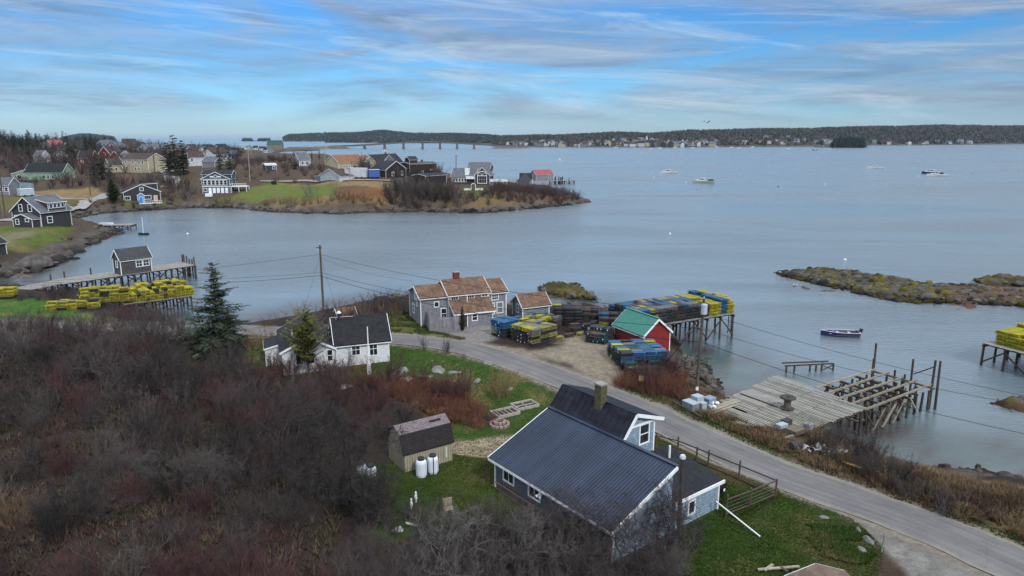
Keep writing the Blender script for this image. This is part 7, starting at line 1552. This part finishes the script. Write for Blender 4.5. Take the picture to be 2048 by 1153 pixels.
SINGLE = [(1000, 795, 'straw', 1.05, 'big straw coloured vase shaped bush standing alone on the lawn'), (851, 700, 'pale', .62, 'vase shaped bare bush at the road edge across from the stockade fence'), (892, 706, 'dark', .42, 'thin dark twiggy sapling at the road edge of the lawn'), (690, 752, 'pale', 1.05, 'large pale twigged bush in front of the white cottage'), (926, 775, 'straw', .7, 'feathery straw coloured shrub at the end of the rusty brambles'), (505, 700, 'straw', .9, 'bare sapling clump left of the cottage'), (545, 690, 'rust', 1.3, 'rust coloured clump beside the cottage lean-to'), (1245, 1000 if False else 775, 'rust', 1.1, 'rust coloured bush at the near end of the trap block'), (620, 395, 'pale', 1.9, 'lone pale round bush on the edge of the far green field')]
for px, py, k, s_, lab in SINGLE: p = gp(px, py); PLACES.append((p[0], p[1], k, s_, lab, None))
# the far side of the cove
FB = 'shrubs of the far side of the cove'
scatter([(770, 396), (830, 380), (900, 392), (960, 402), (1000, 412), (900, 420), (790, 416)], 110, 3, 51, (('grey', 4), ('red', 2), ('dark', 1)), 1.1, 2.4, '%s bush on the point across the cove', FB)
scatter([(765, 410), (790, 372), (850, 368), (900, 380), (880, 410)], 60, 3.5, 59, (('grey', 4), ('dark', 2)), 1.2, 1.9, '%s tall bush on the point across the cove', FB)
scatter([(1000, 376), (1090, 384), (1160, 400), (1120, 408), (1010, 405), (960, 395)], 170, 2.4, 52, (('red', 4), ('grey', 2)), .9, 1.5, '%s bush on the outer tip of the point', FB)
scatter([(330, 372), (400, 395), (405, 412), (340, 410), (325, 395)], 26, 5, 53, (('grey', 4), ('red', 2)), 1.4, 2.6, '%s bush on the shore left of the slate blue house', FB)
scatter([(160, 405), (240, 400), (320, 414), (200, 420)], 26, 3, 54, (('dark', 3), ('grey', 3)), .6, 1.0, '%s bush between the cove road and the rocks', FB)
scatter([(120, 368), (330, 362), (330, 385), (240, 392), (180, 378)], 90, 5, 55, (('grey', 3), ('red', 2), ('dark', 2)), 1.1, 2.2, '%s bush in the scrub above the cove road', FB)
scatter([(-20, 365), (120, 360), (160, 376), (40, 380), (-20, 384)], 60, 5, 56, (('red', 3), ('grey', 3)), .9, 2.0, '%s bush in the scrub before the green house', FB)
scatter([(460, 362), (640, 360), (660, 345), (600, 325), (540, 318), (470, 330)], 130, 5, 57, (('red', 4), ('grey', 3)), .8, 1.5, '%s bush on the brown scrub rise', FB)
scatter([(-20, 355), (240, 350), (330, 330), (300, 305), (100, 310), (-20, 320)], 150, 8, 58, (('grey', 4), ('red', 2), ('dark', 2)), 1.6, 3.4, '%s bush among the houses on the hill', FB)
scatter([(690, 360), (880, 362), (890, 350), (760, 345)], 40, 5, 60, (('grey', 4), ('dark', 2)), 1.2, 2.6, '%s bush among the buildings on the point', FB)
scatter([(430, 412), (600, 416), (760, 416), (770, 405), (600, 410), (430, 407)], 150, 2.4, 61, (('rust', 4), ('straw', 2)), 1.0, 1.9, '%s low bush along the shore of the far field', FB)
zz = height(np.array([p[0] for p in PLACES]), np.array([p[1] for p in PLACES])); PLACES = [(*p, z) for p, z in zip(PLACES, zz) if z > .35]
PLACES.sort(key=lambda p: -p[3] * (5 if p[5] is None else 1) / math.hypot(p[0], p[1])); PL_N = [p for p in PLACES[:300]]; PL_F = PLACES[300:]
for x, y, k, s_, lab, grp, z in PL_N:
    o = link('bare_shrub', random.choice(SH[k])); o.location = (x, y, z); o.rotation_euler = (0, 0, random.uniform(0, 6.28)); v = random.uniform(.9, 1.12); o.scale = (s_, s_, s_ * v); tag(o, lab % CN[k] if '%s' in lab else lab, 'shrub', grp)
def far_scrub(name, label, items, seed):
    r_ = np.random.default_rng(seed); cols = {'grey': (.088, .076, .074), 'red': (.088, .058, .058), 'rust': (.17, .085, .05), 'straw': (.20, .145, .085), 'pale': (.15, .135, .125), 'dark': (.05, .044, .04)}; Vs = []; Fs = []; Cs = []; off = 0
    tw = [shrub_tw(900 + i, 3.0, .8, 16, 3, r0=.05, sub=1).arrays() for i in range(4)]
    for x, y, k, s_, lab, grp, z in items:
        V, Fq = tw[r_.integers(4)]; a = r_.uniform(0, 6.3); c, s = math.cos(a), math.sin(a); q = s_ * (.5 if k == 'rust' else .9); V2 = V * q; Vs.append(np.c_[V2[:, 0] * c - V2[:, 1] * s + x, V2[:, 0] * s + V2[:, 1] * c + y, V2[:, 2] + z - .1]); Fs.append(Fq + off); off += len(V); Cs.append(np.repeat(np.array([cols[k]]) * r_.uniform(.65, 1.35), len(V), 0))
    if Vs: tag(link(name, npmesh(name, np.concatenate(Vs), np.concatenate(Fs), MT['leaf_tint'], col=np.concatenate(Cs))), label, 'shrubs', kind='stuff')
far_scrub('scrub', 'bare brown and grey scrub covering the far side of the cove and the banks', PL_F, 3)
print('shrubs', len(PLACES))
# trees: bare ones
BT = []
for i, (h, sp_) in enumerate(((6.5, .95), (5.2, 1.05), (4.6, 1.1))): BT.append((tree_tw(300 + i, h, sp_, 6 if i == 0 else 5, .10 - .015 * i), h))
def bare_tree(px, py, h, k, which, label):
    p = gp(px, py); t = empty('bare_tree', p, random.uniform(0, 6), label, 'tree'); T, h0 = BT[which]; V, Fq = T.arrays(4 if False else 3); s_ = h / h0; rr_ = np.array(T.ra); big = np.repeat(rr_ > .035, 3)
    npm = npmesh('trunk', V * s_, Fq[big], bark[k]); link('trunk', npm, t); link('crown', npmesh('crown', V * s_, Fq[~big], bark[k]), t); return t
bare_tree(690, 1000, 6.6, 'dark', 0, 'large dark bare tree spreading in front of the tan shed'); bare_tree(560, 940, 6.4, 'grey', 1, 'bare grey tree in the thicket left of the large dark tree')
bare_tree(1180, 1108, 5.0, 'grey', 1, 'bare tree whose twigs cover the near end of the metal roof'); bare_tree(1330, 1105, 4.8, 'grey', 2, 'bare tree in front of the blue shingled ell'); bare_tree(1050, 1150, 4.2, 'pale', 2, 'bare crooked tree at the bottom left of the blue-grey house')
bare_tree(1260, 1185, 4.6, 'grey', 0, 'bare tree at the bottom edge below the shingled ell'); bare_tree(880, 1165, 4.6, 'pale', 1, 'bare tree over the shaded lawn at the bottom edge')
bare_tree(210, 790, 6.0, 'grey', 1, 'wide bare tree rising from the left thicket'); bare_tree(95, 770, 5.0, 'dark', 2, 'bare tree near the left edge of the thicket'); bare_tree(290, 985, 3.2, 'pale', 2, 'pale dead tree among the twigs at the lower left'); bare_tree(400, 990, 3.2, 'pale', 0, 'second pale dead tree among the twigs at the lower left')
bare_tree(330, 800, 5.5, 'dark', 0, 'bare dark tree in the middle of the left thicket')
# conifers
needle = mt('spruce_needle', (.032, .048, .028), .9, .4, 1.2, objvar=.2); needle2 = mt('pine_needle', (.115, .118, .028), .9, .4, 1.2); cedar_n = mt('cedar_green', (.050, .060, .020), .9, .4, 1.5); trunk_m = mt('conifer_bark', (.07, .055, .045), .95, .3, 4)
def conifer(seed, h, rad, whorls, boughs, sprays, droop=.35, up=0., bare=.08, leafw=.10, irregular=.25, pw=.8):
    r_ = np.random.default_rng(seed); V = []; Fq = []; T = Tw(); T.add(np.array([0, 0, -.3]), np.array([0, 0, h * .55]), h * .018, h * .010); T.add(np.array([0, 0, h * .55]), np.array([0, 0, h * .98]), h * .010, h * .002)
    for w in range(whorls):
        f = (w + .5) / whorls; z = h * (bare + (1 - bare) * f); R_ = rad * (1 - f) ** pw * (1 - .35 * (f < .12)) + .06 * rad; nb = max(3, int(boughs * (1 - .5 * f)))
        for b in range(nb):
            a = r_.uniform(0, 6.283); L_ = R_ * r_.uniform(1 - irregular * 1.4, 1 + irregular); p = np.array([0, 0, z + r_.normal(0, h * .012)]); d = np.array([math.cos(a), math.sin(a), up - droop * (1 - f) + .25 * f]); d = unit(d); T.add(p, p + d * L_ * .95, h * .004, h * .001); side = unit(np.cross(d, [0, 0, 1]))
            n = max(3, int(sprays * L_ / rad) + 2)
            for i in range(n):
                t = (i + .4) / n; c = p + d * L_ * t + np.array([0, 0, -.06 * L_ * t * t + .12 * L_ * max(0, t - .6)]); sw_ = L_ * .34 * (1.05 - t) + leafw
                for s in (-1, 1):
                    e = unit(side * s * .9 + d * r_.uniform(.35, .9) + np.array([0, 0, r_.normal(-.08, .22)])); l = sw_ * r_.uniform(.6, 1.1); n_ = unit(np.cross(e, [0, 0, 1]) + r_.normal(0, .35, 3)) * leafw * r_.uniform(.35, .6); q = c + e * l; o = len(V)
                    V += [c - n_ * .5, c + e * l * .5 - n_ * 1.1, q, c + e * l * .5 + n_ * 1.1]; Fq.append((o, o + 1, o + 2, o + 3))
    return np.array(V), np.array(Fq), T
def conifer_thing(px, py, h, label, args, m_, name='spruce_tree', pos=None, tw=1.0):
    p = gp(px, py) if pos is None else pos; V, Fq, T = conifer(h=h, **args); t = empty(name, p, random.uniform(0, 6), label, 'tree'); TV, TF = T.arrays(5); link('trunk', npmesh('trunk', TV, TF, trunk_m), t); link('crown', npmesh('crown', V, Fq, m_), t); return t
conifer_thing(440, 704, 9.8, 'tall blue-green spruce with a thin top left of the white cottage', dict(seed=1, rad=3.7, whorls=25, boughs=11, sprays=26, droop=.16, leafw=.16, irregular=.5, bare=.05), needle)
conifer_thing(405, 705, 4.6, 'smaller spruce leaning out at the left of the tall one', dict(seed=11, rad=2.2, whorls=12, boughs=8, sprays=15, droop=.1, leafw=.13, irregular=.4), needle)
conifer_thing(468, 708, 4.4, 'bushy low spruce at the right foot of the tall one', dict(seed=12, rad=1.9, whorls=12, boughs=8, sprays=15, droop=.1, leafw=.13, irregular=.35), needle)
conifer_thing(618, 752, 6.3, 'bright olive pine with a rounded top before the white cottage', dict(seed=2, rad=2.1, whorls=15, boughs=11, sprays=15, droop=-.3, up=.35, leafw=.15, bare=.22, irregular=.6, pw=.42), needle2, 'pine_tree')
conifer_thing(925, 663, 3.0, 'slim dark cedar at the end of the stockade fence', dict(seed=3, rad=.62, whorls=22, boughs=10, sprays=9, droop=-.5, up=.6, leafw=.10, bare=.02), cedar_n, 'cedar_tree')
conifer_thing(228, 409, 8.6, 'dense olive cedar standing alone by the cove road', dict(seed=4, rad=3.0, whorls=22, boughs=14, sprays=12, droop=-.2, up=.3, leafw=.34, bare=.10, irregular=.15), cedar_n, 'cedar_tree')
CF = [conifer(40 + i, 10, 2.6 + .5 * (i % 2), 13, 8, 7, droop=.2, leafw=.42, irregular=.35) for i in range(4)]
CFM = []
for V, Fq, T in CF: TV, TF = T.arrays(4); CFM.append(npmesh('spruce_tree', np.r_[V, TV], np.r_[Fq, TF + len(V)], [needle, trunk_m], np.r_[np.zeros(len(Fq)), np.ones(len(TF))]))
def spruce(x, y, z, h, label, group, wide=1.0):
    o = link('spruce_tree', random.choice(CFM)); o.location = (x, y, z - .2); o.rotation_euler = (0, 0, random.uniform(0, 6)); o.scale = (h / 10 * wide, h / 10 * wide, h / 10); tag(o, label, 'tree', group)
for px, py, ptop, wd, lab in ((352, 352, 272, 1.15, 'tallest dark spruce on the hill beside the road bend'), (338, 350, 287, 1.3, 'broad dark spruce just left of the tallest one on the hill'), (368, 348, 282, 1.1, 'dark spruce just right of the tallest one on the hill'), (440, 340, 292, .9, 'left one of the twin spruces before the white houses'), (460, 340, 295, .9, 'right one of the twin spruces before the white houses'), (590, 339, 302, .8, 'dark spruce alone beside the grey roofed house'), (613, 322, 298, .6, 'leftmost of three spruces against the water'), (624, 321, 300, .6, 'middle one of three spruces against the water'), (639, 320, 297, .55, 'rightmost of three spruces against the water'),
   (205, 359, 312, 1.7, 'big broad spruce left of the cream house'), (190, 357, 322, 1.6, 'lower left shoulder of the broad spruce clump by the cream house'), (222, 359, 326, 1.5, 'lower right shoulder of the broad spruce clump by the cream house'), (60, 327, 292, 1.5, 'rounded dark spruce at the far left above the green house'), (35, 326, 297, 1.4, 'dark spruce left of the rounded one at the far left'), (140, 318, 282, 1.5, 'tall dark spruce right of the pink roof'), (150, 322, 290, 1.4, 'dark spruce beside the tall one right of the pink roof'), (130, 303, 278, 1.2, 'dark spruce behind the pink roof'), (235, 312, 292, .9, 'olive spruce behind the red gables'), (400, 300, 285, .8, 'small spruce on the skyline left of the white houses'), (842, 352, 326, .7, 'small spruce behind the dark flat roofed building'), (832, 368, 344, .6, 'slim evergreen before the dark flat roofed building'), (90, 322, 300, .8, 'rusty coloured conifer between the white gables')):
    p = gp(px, py); h = (py - ptop) * math.hypot(p[1], 25) / 1400; spruce(p[0], p[1], p[2], h, lab, None, wd)
r_ = random.Random(5)
for k in range(210):
    u = r_.random(); px = -60 + 300 * u; Y = r_.uniform(430, 640); x, y = PW(px, Y); z = hz(x, y); spruce(x, y, z, r_.uniform(7, 12), 'dark spruce in the wood on the hill at the upper left', 'spruces of the hill wood', 1.1)
for k in range(85):
    px = r_.uniform(60, 440); Y = r_.uniform(400, 900); x, y = PW(px, Y); spruce(x, y, hz(x, y), r_.uniform(5, 9), 'dark spruce among the far roofs at the upper left', 'spruces among the far roofs', 1.0)
FT = []
for k in range(420):
    px = r_.uniform(-60, 480); Y = r_.uniform(330, 1200); x, y = PW(px, Y); FT.append((x, y, r_.choice(['grey', 'dark', 'grey', 'red']), r_.uniform(1.8, 3.4), '', '', hz(x, y)))
far_scrub('bare_wood', 'bare grey trees between the houses on the hill', FT, 8)
for k in range(80):
    px = r_.uniform(60, 470) if k < 68 else r_.uniform(480, 560); Y = r_.uniform(420, 1100) if k < 68 else r_.uniform(1000, 1400); x, y = PW(px, Y); (wm, wn, _) = r_.choice(WMS[:4]); (rm, rn, _) = r_.choice(RMS); small_house(px, Y, hz(x, y), r_.uniform(7, 12), r_.uniform(3.5, 5.5), wm, rm, '%s house with a %s roof among the far trees at the upper left' % (wn, rn), 'far houses at the upper left')
# ------------------------------------------------------------------ grass
def tufts(name, label, polys, n, cols, h, seed, w=.035, avoid=True, lean=.5):
    r_ = np.random.default_rng(seed); X_ = []
    for poly in polys:
        P = np.array([gp(*q)[:2] for q in poly]); lo, hi = P.min(0), P.max(0); c = lo + r_.random((n * 6, 2)) * (hi - lo); c = c[sdf(c[:, 0], c[:, 1], P) > -.2]; X_.append(c[:n])
    c = np.concatenate(X_); c = c[fbm(c[:, 0] * .7, c[:, 1] * .7, 3, seed) > (.36 if h > .1 else 0)]
    rd = road_dist(c[:, 0], c[:, 1], 'road'); c = c[rd > 2.5 + r_.normal(0, .3, len(rd))]
    # keep clear of the near house
    a = R(-52.5); lx = (c[:, 0] + 1.54) * math.cos(a) + (c[:, 1] - 42.5) * math.sin(a); ly = -(c[:, 0] + 1.54) * math.sin(a) + (c[:, 1] - 42.5) * math.cos(a); c = c[~((lx > 0) & (lx < 11.2) & (ly > .2) & (ly < 9.6))]
    z = height(c[:, 0], c[:, 1]); k = 5; m = len(c); V = np.empty((m, k, 3, 3)); col = np.empty((m, k, 3, 3)); cc = np.array(cols)[np.clip((fbm(c[:, 0] * .25, c[:, 1] * .25, 4, seed + 50) - .25) * 2 * len(cols) + r_.normal(0, .7, m), 0, len(cols) - 1).astype(int)] * r_.uniform(.7, 1.3, (m, 1))
    for i in range(k):
        a = r_.uniform(0, 6.28, m); d = np.c_[np.cos(a), np.sin(a), np.zeros(m)]; o = np.c_[c, z - .02] + d * .08 * r_.random((m, 1)); s_ = np.c_[-np.sin(a), np.cos(a), np.zeros(m)] * w; hh = h * r_.uniform(.5, 1.3, m)
        V[:, i, 0] = o - s_; V[:, i, 1] = o + s_; V[:, i, 2] = o + d * (hh * lean)[:, None] + np.c_[np.zeros((m, 2)), hh]; col[:, i] = (cc * r_.uniform(.8, 1.2, (m, 1)))[:, None]
    Fq = np.arange(m * k * 3).reshape(-1, 3); tag(link(name, npmesh(name, V.reshape(-1, 3), Fq, MT['leaf_tint'], col=col.reshape(-1, 3))), label, 'grass', kind='stuff')
LG = [(.040, .070, .017), (.048, .080, .019), (.070, .088, .028), (.13, .11, .052)]; DG = [(.13, .092, .052), (.095, .062, .04), (.17, .125, .07), (.07, .048, .034)]
tufts('lawn_grass', 'short green turf of the lawns around the near houses', [ZONES[0][0], ZONES[1][0], ZONES[2][0], ZONES[3][0]], 22000, LG, .07, 3)
tufts('dry_grass', 'dead straw coloured grass along the bank between road and water', [ZONES[12][0], ZONES[13][0]], 10000, DG, .38, 4, .02, lean=.9)
tufts('verge_grass', 'green and straw grass of the road verges', [[(1240, 782), (1330, 812), (1420, 850), (1500, 890), (1590, 925), (1700, 968), (1850, 1025), (2048, 1105), (2048, 1085), (1850, 1000), (1600, 900), (1400, 825), (1260, 765)], ZONES[4][0], ZONES[5][0], ZONES[11][0]], 5000, LG + DG[:2], .14, 5)
tufts('brush_litter', 'dead grass and bracken on the floor of the thicket', [[(-300, 690), (330, 680), (620, 770), (640, 900), (700, 1000), (600, 1250), (-500, 1250)]], 16000, [(.055, .038, .03), (.075, .053, .036), (.045, .045, .024), (.09, .072, .048), (.06, .034, .03)], .42, 6, .03, lean=.9)
tufts('marsh_grass', 'rust coloured marsh grass among the brambles', [ZONES[8][0]], 4000, [(.17, .08, .045), (.20, .12, .06), (.10, .05, .035)], .5, 7, .025)

# ------------------------------------------------------------------ damp air between the viewer and the far hills
c = MB(); c.box(-45000, 45000, -200, 78000, -4.6, 150); hz_m = bpy.data.materials.new('haze'); hz_m.use_nodes = True; nt = hz_m.node_tree; nt.nodes.clear()
pv = N(nt, 'VolumePrincipled'); pv.inputs['Color'].default_value = (.55, .72, .90, 1); pv.inputs['Density'].default_value = 0.000022; om = N(nt, 'OutputMaterial'); LK(nt, pv.outputs[0], om.inputs['Volume'])
o = c.build('haze', hz_m); tag(o, 'thin blue haze over the far water and hills', kind='stuff')
